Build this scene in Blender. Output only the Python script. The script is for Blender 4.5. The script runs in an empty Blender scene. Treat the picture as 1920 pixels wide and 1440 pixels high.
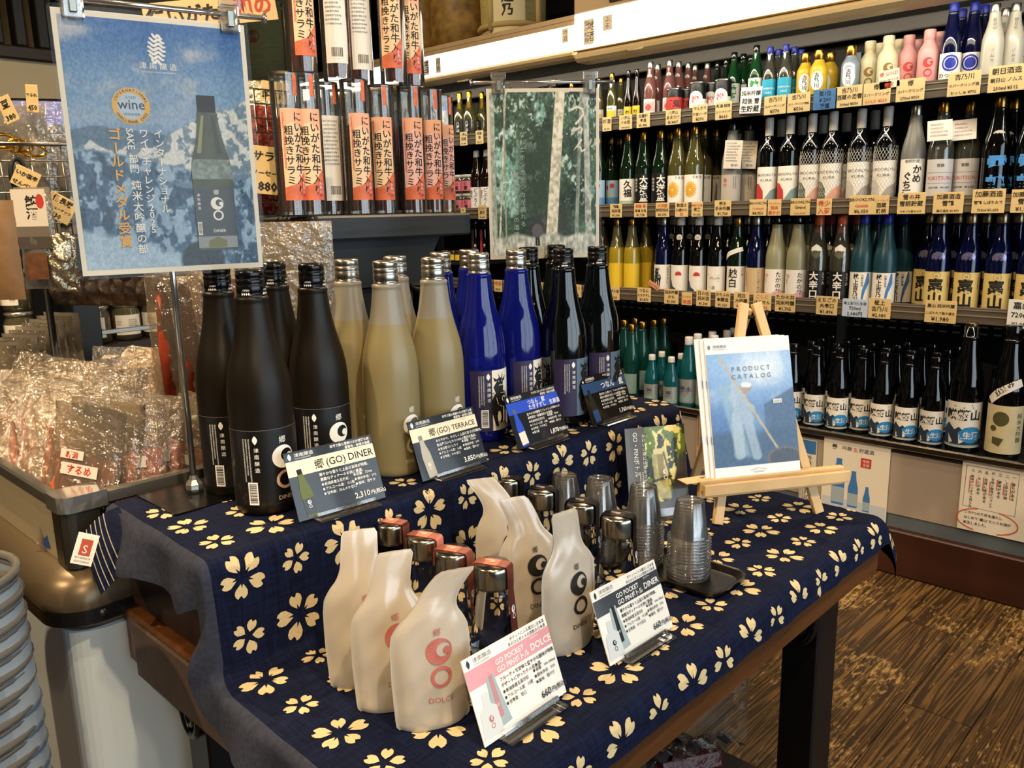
import bpy, math, random
import numpy as np
from mathutils import Vector, Matrix
random.seed(7)
rng = np.random.default_rng(7)
SC = bpy.context.scene
COL = SC.collection
# ------------------------------------------------------------------ camera
ZC = 1.17                     # lens height above the floor
FPX, YAW, PITCH, ROLL = 1560.8, math.radians(43.767), math.radians(11.736), math.radians(-1.2)
_f = Vector((math.cos(YAW)*math.cos(PITCH), math.sin(YAW)*math.cos(PITCH), -math.sin(PITCH)))
_r0 = Vector((math.sin(YAW), -math.cos(YAW), 0)); _u0 = _r0.cross(_f)
_r = _r0*math.cos(ROLL) + _u0*math.sin(ROLL); _u = -_r0*math.sin(ROLL) + _u0*math.cos(ROLL)
cam_d = bpy.data.cameras.new('camera'); cam_d.lens = FPX/1920*36; cam_d.sensor_width = 36; cam_d.clip_start = .02
cam = bpy.data.objects.new('camera', cam_d); COL.objects.link(cam)
cam.matrix_world = Matrix(((_r.x, _u.x, -_f.x, 0), (_r.y, _u.y, -_f.y, 0), (_r.z, _u.z, -_f.z, ZC), (0, 0, 0, 1)))
SC.camera = cam
def ray(px, py): return _f + _r*((px-960)/FPX) + _u*((720-py)/FPX)
def onz(px, py, z): d = ray(px, py); return Vector((0, 0, ZC)) + d*((z-ZC)/d.z)
def onx(px, py, x): d = ray(px, py); return Vector((0, 0, ZC)) + d*(x/d.x)
def ony(px, py, y): d = ray(px, py); return Vector((0, 0, ZC)) + d*(y/d.y)
# ------------------------------------------------------------------ view, world, daylight
vs = SC.view_settings; vs.view_transform = 'Standard'; vs.look = 'None'; vs.gamma = 1; vs.use_curve_mapping = False
vs.exposure = 0.0
SC.cycles.transparent_max_bounces = 48; SC.cycles.max_bounces = 10; SC.cycles.sample_clamp_indirect = 8; SC.cycles.caustics_reflective = False; SC.cycles.caustics_refractive = False
W = bpy.data.worlds.new('world'); SC.world = W; W.use_nodes = True
W.node_tree.nodes['Background'].inputs[0].default_value = (.62, .74, .9, 1)
W.node_tree.nodes['Background'].inputs[1].default_value = .5
def area(name, loc, target, sx, sy, power, col):
    l = bpy.data.lights.new(name, 'AREA'); l.shape = 'RECTANGLE'; l.size = sx; l.size_y = sy; l.energy = power; l.color = col
    o = bpy.data.objects.new(name, l); COL.objects.link(o); o.location = loc
    o.rotation_euler = (Vector(target)-Vector(loc)).to_track_quat('-Z', 'Y').to_euler(); return o
# daylight arriving through the shop windows behind the table front (wall at y = -2.2)
area('daylight_window', (1.4, -2.45, 1.35), (1.4, 0, 1.35), 4.4, 1.9, 150, (.72, .86, 1))
# ------------------------------------------------------------------ materials
def lin(h):
    if isinstance(h, str):
        c = [int(h[i:i+2], 16)/255 for i in (0, 2, 4)]
        return tuple(x/12.92 if x <= .04045 else ((x+.055)/1.055)**2.4 for x in c)
    return tuple(h)
MC = {}
def M(name, col='808080', rough=.5, metal=0, trans=0, ior=1.45, spec=.5, emit=0, ecol=None, coat=0, noise=None, bump=None, sss=0):
    if name in MC: return MC[name]
    m = bpy.data.materials.new(name); m.use_nodes = True; nt = m.node_tree; b = nt.nodes['Principled BSDF']
    c = lin(col); b.inputs['Base Color'].default_value = (*c, 1)
    b.inputs['Roughness'].default_value = rough; b.inputs['Metallic'].default_value = metal
    b.inputs['Transmission Weight'].default_value = trans; b.inputs['IOR'].default_value = ior
    b.inputs['Specular IOR Level'].default_value = spec; b.inputs['Coat Weight'].default_value = coat
    b.inputs['Coat Roughness'].default_value = .05
    if emit:
        b.inputs['Emission Color'].default_value = (*lin(ecol or col), 1); b.inputs['Emission Strength'].default_value = emit
    if noise or bump:
        tc = nt.nodes.new('ShaderNodeTexCoord')
    if noise:   # (scale, amount, stretch)
        sc_, am = noise[0], noise[1]; st = noise[2] if len(noise) > 2 else (1, 1, 1)
        mp = nt.nodes.new('ShaderNodeMapping'); mp.inputs['Scale'].default_value = st
        nz = nt.nodes.new('ShaderNodeTexNoise'); nz.inputs['Scale'].default_value = sc_; nz.inputs['Detail'].default_value = 6
        rp = nt.nodes.new('ShaderNodeValToRGB'); rp.color_ramp.elements[0].position = .3; rp.color_ramp.elements[1].position = .7
        rp.color_ramp.elements[0].color = (*[x*(1-am) for x in c], 1); rp.color_ramp.elements[1].color = (*[min(1, x*(1+am*.6)) for x in c], 1)
        nt.links.new(tc.outputs['Object'], mp.inputs[0]); nt.links.new(mp.outputs[0], nz.inputs['Vector'])
        nt.links.new(nz.outputs['Fac'], rp.inputs[0]); nt.links.new(rp.outputs[0], b.inputs['Base Color'])
    if bump:    # (scale, strength, distance)
        n2 = nt.nodes.new('ShaderNodeTexNoise'); n2.inputs['Scale'].default_value = bump[0]; n2.inputs['Detail'].default_value = 4
        bp = nt.nodes.new('ShaderNodeBump'); bp.inputs['Strength'].default_value = bump[1]; bp.inputs['Distance'].default_value = bump[2] if len(bump) > 2 else .01
        nt.links.new(tc.outputs['Object'], n2.inputs['Vector']); nt.links.new(n2.outputs['Fac'], bp.inputs['Height']); nt.links.new(bp.outputs[0], b.inputs['Normal'])
    MC[name] = m; return m
def clear(name, tint='f4f4f2', gloss=.05, base=.03, ior=1.45, haze=0, hazecol='d8d2c4', bump=None):
    """thin clear plastic sheet: mostly see-through, Fresnel gloss, optional milky haze"""
    if name in MC: return MC[name]
    m = bpy.data.materials.new(name); m.use_nodes = True; nt = m.node_tree; nt.nodes.remove(nt.nodes['Principled BSDF'])
    out = nt.nodes['Material Output']; N = nt.nodes.new; L = nt.links.new
    tr = N('ShaderNodeBsdfTransparent'); tr.inputs[0].default_value = (*lin(tint), 1)
    gl = N('ShaderNodeBsdfGlossy'); gl.inputs['Roughness'].default_value = gloss
    fr = N('ShaderNodeFresnel'); fr.inputs[0].default_value = ior
    ad = N('ShaderNodeMath'); ad.operation = 'ADD'; ad.use_clamp = True; ad.inputs[1].default_value = base; L(fr.outputs[0], ad.inputs[0])
    mx = N('ShaderNodeMixShader'); L(ad.outputs[0], mx.inputs[0]); L(gl.outputs[0], mx.inputs[2])
    if haze:
        df = N('ShaderNodeBsdfDiffuse'); df.inputs[0].default_value = (*lin(hazecol), 1)
        tl = N('ShaderNodeBsdfTranslucent'); tl.inputs[0].default_value = (*lin(hazecol), 1)
        m0 = N('ShaderNodeMixShader'); m0.inputs[0].default_value = .5; L(df.outputs[0], m0.inputs[1]); L(tl.outputs[0], m0.inputs[2])
        m2 = N('ShaderNodeMixShader'); m2.inputs[0].default_value = haze; L(tr.outputs[0], m2.inputs[1]); L(m0.outputs[0], m2.inputs[2]); L(m2.outputs[0], mx.inputs[1])
    else: L(tr.outputs[0], mx.inputs[1])
    if bump:
        tc = N('ShaderNodeTexCoord'); nz = N('ShaderNodeTexNoise'); nz.inputs['Scale'].default_value = bump[0]; nz.inputs['Detail'].default_value = 3
        bp = N('ShaderNodeBump'); bp.inputs['Strength'].default_value = bump[1]; bp.inputs['Distance'].default_value = .01
        L(tc.outputs['Object'], nz.inputs['Vector']); L(nz.outputs['Fac'], bp.inputs['Height']); L(bp.outputs[0], gl.inputs['Normal'])
    L(mx.outputs[0], out.inputs[0]); MC[name] = m; return m
def frosted(name, col, top=None, level=None, tl=.45, rough=.32, hi=.12):
    """satin frosted glass with drink inside: diffuse + translucent + soft gloss; colour changes at the liquid level"""
    if name in MC: return MC[name]
    m = bpy.data.materials.new(name); m.use_nodes = True; nt = m.node_tree; nt.nodes.remove(nt.nodes['Principled BSDF'])
    out = nt.nodes['Material Output']; N = nt.nodes.new; L = nt.links.new
    df = N('ShaderNodeBsdfDiffuse'); tn = N('ShaderNodeBsdfTranslucent'); gl = N('ShaderNodeBsdfGlossy'); gl.inputs['Roughness'].default_value = rough
    for n in (df, tn): n.inputs[0].default_value = (*lin(col), 1)
    if top:
        tc = N('ShaderNodeTexCoord'); sp = N('ShaderNodeSeparateXYZ'); L(tc.outputs['Object'], sp.inputs[0])
        cmp = N('ShaderNodeMapRange'); cmp.inputs['From Min'].default_value = level-.0008; cmp.inputs['From Max'].default_value = level+.0008; L(sp.outputs['Z'], cmp.inputs['Value'])
        mc = N('ShaderNodeMix'); mc.data_type = 'RGBA'; mc.inputs['A'].default_value = (*lin(col), 1); mc.inputs['B'].default_value = (*lin(top), 1)
        L(cmp.outputs[0], mc.inputs['Factor'])
        for n in (df, tn): L(mc.outputs['Result'], n.inputs[0])
    a = N('ShaderNodeMixShader'); a.inputs[0].default_value = tl; L(df.outputs[0], a.inputs[1]); L(tn.outputs[0], a.inputs[2])
    fr = N('ShaderNodeFresnel'); fr.inputs[0].default_value = 1.4
    ml = N('ShaderNodeMath'); ml.operation = 'MULTIPLY_ADD'; ml.inputs[1].default_value = .8; ml.inputs[2].default_value = hi*.2; ml.use_clamp = True; L(fr.outputs[0], ml.inputs[0])
    b = N('ShaderNodeMixShader'); L(ml.outputs[0], b.inputs[0]); L(a.outputs[0], b.inputs[1]); L(gl.outputs[0], b.inputs[2]); L(b.outputs[0], out.inputs[0])
    MC[name] = m; return m
def vcol(name, rough=.45, spec=.4, coat=0, grain=0):
    """print whose colours were laid down per vertex"""
    if name in MC: return MC[name]
    m = M(name, 'ffffff', rough, spec=spec, coat=coat); nt = m.node_tree
    a = nt.nodes.new('ShaderNodeVertexColor'); a.layer_name = 'Col'; nt.links.new(a.outputs[0], nt.nodes['Principled BSDF'].inputs['Base Color']); return m
# ------------------------------------------------------------------ mesh building
class MB:
    def __init__(s): s.v = []; s.f = []; s.m = []; s.sm = []
    def add(s, vs, fs, m=0, smooth=False):
        o = len(s.v); s.v.extend(tuple(v) for v in vs); s.f.extend(tuple(i+o for i in f) for f in fs)
        s.m.extend([m]*len(fs)); s.sm.extend([smooth]*len(fs)); return s
    def box(s, a, b, m=0, T=None):
        x0, y0, z0 = a; x1, y1, z1 = b
        v = [(x0,y0,z0),(x1,y0,z0),(x1,y1,z0),(x0,y1,z0),(x0,y0,z1),(x1,y0,z1),(x1,y1,z1),(x0,y1,z1)]
        if T is not None: v = [tuple(T @ Vector(p)) for p in v]
        return s.add(v, [(0,3,2,1),(4,5,6,7),(0,1,5,4),(1,2,6,5),(2,3,7,6),(3,0,4,7)], m)
    def bbox(s, a, b, r=.004, m=0, T=None):
        """box with chamfered edges"""
        x0,y0,z0 = a; x1,y1,z1 = b; v = []; 
        cx,cy,cz = (x0+x1)/2,(y0+y1)/2,(z0+z1)/2; hx,hy,hz = (x1-x0)/2,(y1-y0)/2,(z1-z0)/2; r = min(r,hx*.9,hy*.9,hz*.9)
        idx = {}
        for sx in (-1,1):
            for sy in (-1,1):
                for sz in (-1,1):
                    for k,p in (('x',(hx,hy-r,hz-r)),('y',(hx-r,hy,hz-r)),('z',(hx-r,hy-r,hz))):
                        idx[(sx,sy,sz,k)] = len(v); v.append((cx+sx*p[0],cy+sy*p[1],cz+sz*p[2]))
        f = []
        for a_,k in ((0,'x'),(1,'y'),(2,'z')):
            for sg in (-1,1):
                q = []
                for (p,w) in ((-1,-1),(1,-1),(1,1),(-1,1)):
                    t = [p,w]; t.insert(a_,sg); q.append(idx[(*t,k)])
                if (sg < 0) != (a_ == 1): q = q[::-1]
                f.append(q)
        for a_ in range(3):      # edges along axis a_
            o1,o2 = [i for i in range(3) if i != a_]
            for s1 in (-1,1):
                for s2 in (-1,1):
                    q = []
                    for sa,k in ((-1,o1),(1,o1),(1,o2),(-1,o2)):
                        t = [0,0,0]; t[a_]=sa; t[o1]=s1; t[o2]=s2; q.append(idx[(*t,'xyz'[k])])
                    f.append(q if (s1*s2 > 0) == (a_ != 1) else q[::-1])
        for sx in (-1,1):
            for sy in (-1,1):
                for sz in (-1,1):
                    q = [idx[(sx,sy,sz,k)] for k in 'xyz']; f.append(q if sx*sy*sz > 0 else q[::-1])
        if T is not None: v = [tuple(T @ Vector(p)) for p in v]
        return s.add(v, f, m)
    def lathe(s, prof, n=24, m=0, smooth=True, c=(0,0), close=True, sweep=None):
        """prof: (radius, z) from bottom up; a zero radius closes with a pole"""
        v = []; f = []; rings = []
        for (r,z) in prof:
            if r < 1e-6: rings.append([len(v)]); v.append((c[0],c[1],z))
            else:
                rings.append(list(range(len(v),len(v)+n)))
                v += [(c[0]+r*math.cos(2*math.pi*i/n), c[1]+r*math.sin(2*math.pi*i/n), z) for i in range(n)]
        for a,b in zip(rings,rings[1:]):
            for i in range(n):
                j = (i+1)%n
                if len(a) == 1 and len(b) == 1: continue
                if len(a) == 1: f.append((a[0],b[j],b[i]))
                elif len(b) == 1: f.append((a[i],a[j],b[0]))
                else: f.append((a[i],a[j],b[j],b[i]))
        return s.add(v,f,m,smooth)
    def tube(s, pts, r, n=8, m=0, closed=False, caps=True):
        pts = [Vector(p) for p in pts]; v = []; f = []; K = len(pts)
        rr = r if hasattr(r,'__len__') else [r]*K
        up = None
        for i,p in enumerate(pts):
            if closed: t = pts[(i+1)%K]-pts[i-1]
            else: t = pts[min(i+1,K-1)]-pts[max(i-1,0)]
            t.normalize()
            if up is None:
                up = Vector((0,0,1)) if abs(t.z) < .9 else Vector((1,0,0))
            a = t.cross(up); 
            if a.length < 1e-6: a = t.orthogonal()
            a.normalize(); up = a.cross(t).normalized()
            for k in range(n):
                an = 2*math.pi*k/n; v.append(p + a*(math.cos(an)*rr[i]) + up*(math.sin(an)*rr[i]))
        for i in range(K if closed else K-1):
            for k in range(n):
                a0=i*n+k; a1=i*n+(k+1)%n; j=(i+1)%K; f.append((a0,a1,j*n+(k+1)%n,j*n+k))
        if caps and not closed: f.append(tuple(range(n))[::-1]); f.append(tuple(range((K-1)*n,K*n)))
        return s.add(v,f,m,True)
    def grid(s, P, m=0, smooth=True, flip=False):
        """P[i][j] points"""
        h = len(P); w = len(P[0]); v = [tuple(p) for row in P for p in row]; f = []
        for i in range(h-1):
            for j in range(w-1):
                q = (i*w+j, i*w+j+1, (i+1)*w+j+1, (i+1)*w+j); f.append(q[::-1] if flip else q)
        return s.add(v,f,m,smooth)
    def prism(s, pts, z0, z1, m=0, T=None):
        n = len(pts); v = [(x,y,z0) for x,y in pts]+[(x,y,z1) for x,y in pts]
        if T is not None: v = [tuple(T @ Vector(p)) for p in v]
        return s.add(v, [tuple(range(n))[::-1], tuple(range(n,2*n))]+[(i,(i+1)%n,(i+1)%n+n,i+n) for i in range(n)], m)
    def mesh(s, name, mats):
        me = bpy.data.meshes.new(name); me.from_pydata(s.v, [], s.f)
        for mt in (mats if isinstance(mats,(list,tuple)) else [mats]): me.materials.append(mt)
        me.polygons.foreach_set('material_index', s.m); me.polygons.foreach_set('use_smooth', s.sm); me.update(); return me
def setp(o, label=None, cat=None, group=None, kind=None):
    if label: o['label'] = label
    if cat: o['category'] = cat
    if group: o['group'] = group
    if kind: o['kind'] = kind
    return o
def empty(name, loc=(0,0,0), rot=(0,0,0), label=None, cat=None, group=None, scale=1):
    o = bpy.data.objects.new(name, None); COL.objects.link(o); o.location = loc; o.rotation_euler = rot; o.scale = (scale,)*3
    o.empty_display_size = .02; return setp(o,label,cat,group)
def obj(name, mesh, parent=None, mats=None, loc=None, rot=None):
    if isinstance(mesh, MB): mesh = mesh.mesh(name, mats)
    o = bpy.data.objects.new(name, mesh); COL.objects.link(o)
    if parent: o.parent = parent
    if loc is not None: o.location = loc
    if rot is not None: o.rotation_euler = rot
    return o
class Proto:
    """parts of a kind of thing: (name, mesh, index of parent part or None)"""
    def __init__(s, name, cat): s.name = name; s.cat = cat; s.parts = []
    def part(s, name, mb, mats, parent=None):
        s.parts.append((name, mb.mesh(name, mats) if isinstance(mb, MB) else mb, parent)); return len(s.parts)-1
    def put(s, label, loc, rz=0, group=None, rot=None, scale=1, name=None):
        e = empty(name or s.name, loc, rot or (0,0,rz), label, s.cat, group, scale); os = []
        for n,me,p in s.parts: os.append(obj(n, me, e if p is None else os[p]))
        return e
# ------------------------------------------------------------------ lettering
_tc = bpy.data.curves.new('glyph_source','FONT'); _to = bpy.data.objects.new('glyph_source',_tc); TXT = {}
def glyphs(s, bold=0, res=2):
    k = (s,bold,res)
    if k not in TXT:
        _tc.body = s; _tc.offset = bold; _tc.resolution_u = res
        me = _to.to_mesh(); n = len(me.vertices)
        co = np.empty(n*3); me.vertices.foreach_get('co',co); co = co.reshape(-1,3)[:,:2].copy()
        TXT[k] = (co,[tuple(p.vertices) for p in me.polygons]); _to.to_mesh_clear()
    return TXT[k]
class Print:
    """flat artwork in metres (x right, y up); wrapped onto a card or round a bottle afterwards"""
    def __init__(s, step=.00003): s.v = []; s.f = []; s.m = []; s.L = .0002; s.mats = []; s.step = step
    def _mi(s,m):
        if m not in s.mats: s.mats.append(m)
        return s.mats.index(m)
    def raw(s, co, fs, m):
        o = len(s.v); s.v += [(float(x),float(y),s.L) for x,y in co]; s.f += [tuple(i+o for i in f) for f in fs]; s.m += [s._mi(m)]*len(fs); s.L += s.step; return s
    def rect(s,x0,y0,x1,y1,m,n=None):
        n = n or max(1,int(math.ceil(abs(x1-x0)/.006))); co = []; fs = []
        for i in range(n+1): x = x0+(x1-x0)*i/n; co += [(x,y0),(x,y1)]
        for i in range(n): fs.append((2*i,2*i+2,2*i+3,2*i+1))
        return s.raw(co,fs,m)
    def poly(s,pts,m): return s.raw(pts,[tuple(range(len(pts)))],m)
    def fan(s,pts,m):
        c = np.mean(pts,axis=0); n = len(pts); return s.raw([c]+list(pts),[(0,i+1,(i+1)%n+1) for i in range(n)],m)
    def disc(s,x,y,r,m,ry=None,n=20): return s.fan([(x+r*math.cos(2*math.pi*i/n),y+(ry or r)*math.sin(2*math.pi*i/n)) for i in range(n)],m)
    def ring(s,x,y,ro,ri,m,n=24,ic=(0,0)):
        co = []; fs = []
        for i in range(n):
            a = 2*math.pi*i/n; co += [(x+ro*math.cos(a),y+ro*math.sin(a)),(x+ic[0]+ri*math.cos(a),y+ic[1]+ri*math.sin(a))]
        for i in range(n): j = (i+1)%n; fs.append((2*i,2*j,2*j+1,2*i+1))
        return s.raw(co,fs,m)
    def line(s,pts,w,m):
        pts = [np.array(p,float) for p in pts]; co = []; fs = []
        for i,p in enumerate(pts):
            t = pts[min(i+1,len(pts)-1)]-pts[max(i-1,0)]; t = t/(np.linalg.norm(t)+1e-9); nn = np.array((-t[1],t[0])); ww = w[i] if hasattr(w,'__len__') else w
            co += [p+nn*ww/2,p-nn*ww/2]
        for i in range(len(pts)-1): fs.append((2*i,2*i+1,2*i+3,2*i+2))
        return s.raw(co,fs,m)
    def text(s,t,x,y,size,m,al='l',bold=0,rot=0,sx=1,res=2):
        co,fs = glyphs(t,bold,res)
        if not len(co): return s
        co = co*size; co[:,0] *= sx; w = co[:,0].max()
        if al == 'c': co[:,0] -= (co[:,0].min()+w)/2
        elif al == 'r': co[:,0] -= w
        if rot:
            c,sn = math.cos(rot),math.sin(rot); co = co@np.array([[c,sn],[-sn,c]])
        return s.raw(co+np.array((x,y)),fs,m)
    def vtext(s,t,x,y,size,m,sp=1.05,bold=0,res=2):
        """vertical column: x is the centre, y the top"""
        co_all = []; fs_all = []; o = 0
        for ch in t:
            if ch in ' 　': y -= size*sp*.6; continue
            co,fs = glyphs(ch,bold,res); co = co*size
            if ch in 'ー-~': co = np.stack([-(co[:,1]-co[:,1].mean())+size*.5, co[:,0]-co[:,0].mean()+size*.36],1)
            off = (co[:,0].max()+co[:,0].min())/2 if ch.isascii() else size*.5
            co_all.append(co+np.array((x-off,y-size*.88))); fs_all += [tuple(i+o for i in f) for f in fs]; o += len(co); y -= size*sp*(.8 if ch.isascii() else 1)
        return s.raw(np.concatenate(co_all),fs_all,m) if co_all else s
    def leaf(s,x,y,h,m,w=.27):
        q = [(x+h*w*math.sin(math.pi*t)**.9,y+h*(t-.5)) for t in np.linspace(0,1,10)]; return s.fan(q+[(2*x-a,b) for a,b in q[::-1][1:-1]],m)
    def go(s,x,y,r,m,m2=None,gap=.25):
        """crescent over ring"""
        s.ring(x,y,r,r*.56,m,ic=(r*.33,r*.10)); s.disc(x+r*.60,y-r*.02,r*.30,m)
        s.ring(x+r*.06,y-r*(1.82+gap),r*.82,r*.56,m2 or m)
    def barcode(s,x0,y0,x1,y1,mw,mk,horizontal=False):
        s.rect(x0,y0,x1,y1,mw); R_ = random.Random(3); 
        if horizontal:
            y = y0+(y1-y0)*.08
            while y < y1-(y1-y0)*.08:
                w = (y1-y0)*R_.choice((.015,.03,.045)); s.rect(x0+(x1-x0)*.12,y,x1-(x1-x0)*.12,y+w,mk,1); s.L -= s.step; y += w+(y1-y0)*R_.choice((.02,.035))
        else:
            x = x0+(x1-x0)*.08
            while x < x1-(x1-x0)*.08:
                w = (x1-x0)*R_.choice((.02,.035,.05)); s.rect(x,y0+(y1-y0)*.15,x+w,y1-(y1-y0)*.12,mk,1); s.L -= s.step; x += w+(x1-x0)*R_.choice((.02,.04))
    def small(s,x,y,w,rows,size,m,chars='新潟県津南町秋成日本酒醸造米麹純吟原材料国産精歩合度製造者株式会社冷所保存',seed=1,vertical=False,sp=1.5):
        R_ = random.Random(seed)
        for i in range(rows):
            n = int(w/size*(.75+.25*R_.random())); t = ''.join(R_.choice(chars) for _ in range(max(2,n)))
            if vertical: s.vtext(t,x-i*size*sp,y,size,m,1.0,res=1)
            else: s.text(t,x,y-i*size*sp,size,m,res=1)
    def mb(s,fn):
        b = MB(); b.v = [tuple(fn(x,y,l)) for x,y,l in s.v]; b.f = s.f; b.m = s.m; b.sm = [False]*len(s.f); return b
    def flat(s): return s.mb(lambda x,y,l:(x,-l,y))          # stands up, faces -Y
    def cyl(s,R,z0=0,lim=.007):
        """wrap round a bottle of radius R, splitting wide triangles so they follow the curve"""
        v = list(s.v); f = []; m = []; cache = {}
        def midp(a,b):
            k = (a,b) if a < b else (b,a)
            if k not in cache: cache[k] = len(v); v.append(tuple((p+q)/2 for p,q in zip(v[a],v[b])))
            return cache[k]
        for fc,mi in zip(s.f,s.m):
            st = [(fc[0],fc[i],fc[i+1]) for i in range(1,len(fc)-1)]
            while st:
                t = st.pop(); ds = [abs(v[t[i]][0]-v[t[(i+1)%3]][0]) for i in range(3)]; k = max(range(3),key=lambda i: ds[i])
                if ds[k] < lim: f.append(t); m.append(mi)
                else: a,b,c = t[k],t[(k+1)%3],t[(k+2)%3]; h = midp(a,b); st += [(a,h,c),(h,b,c)]
        g = lambda x,y,l:((R+l+.0005)*math.sin(x/R),-(R+l+.0005)*math.cos(x/R),z0+y)
        b = MB(); b.v = [g(*p) for p in v]; b.f = f; b.m = m; b.sm = [False]*len(f); return b
# ================================================================== the setting
mk = M
wood_floor = M('floor_wood','4a3018',.42,noise=(9,.55,(.35,3.2,1)),bump=(26,.25,.004),spec=.45)
def floor_wood(name, seed):
    """worn dark plank: grain along X, pale scuffs"""
    m = bpy.data.materials.new(name); m.use_nodes = True; nt = m.node_tree; b = nt.nodes['Principled BSDF']; N = nt.nodes.new; L = nt.links.new
    tc = N('ShaderNodeTexCoord'); mp = N('ShaderNodeMapping'); mp.inputs['Scale'].default_value = (.55,13,1); mp.inputs['Location'].default_value = (seed*3.1,seed*1.7,0); L(tc.outputs['Object'],mp.inputs[0])
    n1 = N('ShaderNodeTexNoise'); n1.inputs['Scale'].default_value = 1.5; n1.inputs['Detail'].default_value = 2; n1.inputs['Distortion'].default_value = .25; L(mp.outputs[0],n1.inputs['Vector'])
    wv = N('ShaderNodeMath'); wv.operation = 'MULTIPLY'; wv.inputs[1].default_value = 75; L(n1.outputs['Fac'],wv.inputs[0])
    sn = N('ShaderNodeMath'); sn.operation = 'SINE'; L(wv.outputs[0],sn.inputs[0])
    r1 = N('ShaderNodeValToRGB'); e = r1.color_ramp.elements; e[0].position = .15; e[0].color = (*lin('33220f'),1); e[1].position = .95; e[1].color = (*lin('6e4f27'),1)
    ms = N('ShaderNodeMapRange'); ms.inputs['From Min'].default_value = -1; L(sn.outputs[0],ms.inputs['Value']); 
    n3 = N('ShaderNodeTexNoise'); n3.inputs['Scale'].default_value = 6; n3.inputs['Detail'].default_value = 5; L(tc.outputs['Object'],n3.inputs['Vector'])
    mu = N('ShaderNodeMath'); mu.operation = 'MULTIPLY'; L(ms.outputs[0],mu.inputs[0]); L(n3.outputs['Fac'],mu.inputs[1]); mu2 = N('ShaderNodeMath'); mu2.operation = 'MULTIPLY'; mu2.inputs[1].default_value = 1.6; L(mu.outputs[0],mu2.inputs[0]); L(mu2.outputs[0],r1.inputs[0])
    mp2 = N('ShaderNodeMapping'); mp2.inputs['Scale'].default_value = (1,3.5,1); L(tc.outputs['Object'],mp2.inputs[0])
    n2 = N('ShaderNodeTexNoise'); n2.inputs['Scale'].default_value = 28; n2.inputs['Detail'].default_value = 6; n2.inputs['Roughness'].default_value = .7; L(mp2.outputs[0],n2.inputs['Vector'])
    n4 = N('ShaderNodeTexNoise'); n4.inputs['Scale'].default_value = 3.5; L(tc.outputs['Object'],n4.inputs['Vector'])
    ad = N('ShaderNodeMath'); ad.operation = 'MULTIPLY_ADD'; ad.inputs[1].default_value = .55; L(n4.outputs['Fac'],ad.inputs[0]); L(n2.outputs['Fac'],ad.inputs[2])
    r2 = N('ShaderNodeValToRGB'); r2.color_ramp.elements[0].position = .84; r2.color_ramp.elements[1].position = .97; L(ad.outputs[0],r2.inputs[0])
    mx = N('ShaderNodeMix'); mx.data_type = 'RGBA'; L(r2.outputs[0],mx.inputs['Factor']); L(r1.outputs[0],mx.inputs['A']); mx.inputs['B'].default_value = (*lin('ad8a52'),1)
    L(mx.outputs['Result'],b.inputs['Base Color']); b.inputs['Roughness'].default_value = .4
    bp = N('ShaderNodeBump'); bp.inputs['Strength'].default_value = .25; bp.inputs['Distance'].default_value = .003; L(sn.outputs[0],bp.inputs['Height']); L(bp.outputs[0],b.inputs['Normal'])
    return m
FW = [floor_wood('worn_plank_wood_%d'%i,i) for i in range(4)]
fl = setp(obj('floor', MB().box((-2.6,-2.2,-.06),(3.6,5.6,-.008)), mats=M('subfloor','1a1009',.8)),kind='structure')
pw = .1475; k = 0
for i in range(-14,34):
    y0 = .425+pw*i; x = -2.6+((i*37)%17)*.11
    if x > -2.55: obj('plank', MB().box((-2.6,y0+.0012,-.008),(x-.0012,y0+pw-.0012,0)), fl, FW[(i+2)%4])
    while x < 3.6:
        L_ = 1.15+((i*53+k*29)%11)*.09; x1 = min(3.6,x+L_); k += 1
        obj('plank', MB().box((x+.0012,y0+.0012,-.008),(x1-.0012,y0+pw-.0012,0)), fl, FW[(i+k)%4]); x = x1
cream = M('plaster_cream','c8b99a',.8,noise=(4,.08)); dark = M('ceiling_dark','15110d',.8)
def struct(name, mb, m): return setp(obj(name, mb, mats=m), kind='structure')
struct('wall_back', MB().box((3.5,-2.2,0),(3.6,5.6,2.7)), M('wall_dark_back','1c1712',.8))
struct('wall_far', MB().box((-2.6,5.5,0),(3.5,5.6,2.7)), M('wall_far_plaster','9c8f74',.8,noise=(3,.1)))
struct('wall_left', MB().box((-2.7,-2.2,0),(-2.6,5.6,2.7)), cream)
wb = MB()                                      # wall with the shop windows (behind the photographer's right shoulder)
wb.box((-2.6,-2.3,0),(3.6,-2.2,.4)).box((-2.6,-2.3,2.3),(3.6,-2.2,2.7)).box((-2.6,-2.3,.4),(-.9,-2.2,2.3)).box((3.55,-2.3,.4),(3.6,-2.2,2.3))
wf = struct('wall_front', wb, cream)
wm = M('window_frame_dark','2a2018',.5)
for i,x in enumerate(np.linspace(-.9,3.55,4)[:-1]):
    w = 4.45/3; wn = setp(empty('window_%d'%(i+1),(x,-2.25,.4)),kind='structure')
    fr = MB().box((0,-.03,0),(w,.03,.06)).box((0,-.03,1.84),(w,.03,1.9)).box((0,-.03,.06),(.05,.03,1.84)).box((w-.05,-.03,.06),(w,.03,1.84))
    for q in range(1,4): fr.box((w*q/4-.012,-.015,.06),(w*q/4+.012,.015,1.84))
    obj('window_frame',fr,wn,wm); obj('pane',MB().box((.05,-.003,.06),(w-.05,.003,1.84)),wn,clear('window_glass',base=.0))
struct('ceiling', MB().box((-2.6,-2.2,2.62),(3.6,5.6,2.7)), dark)
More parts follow.
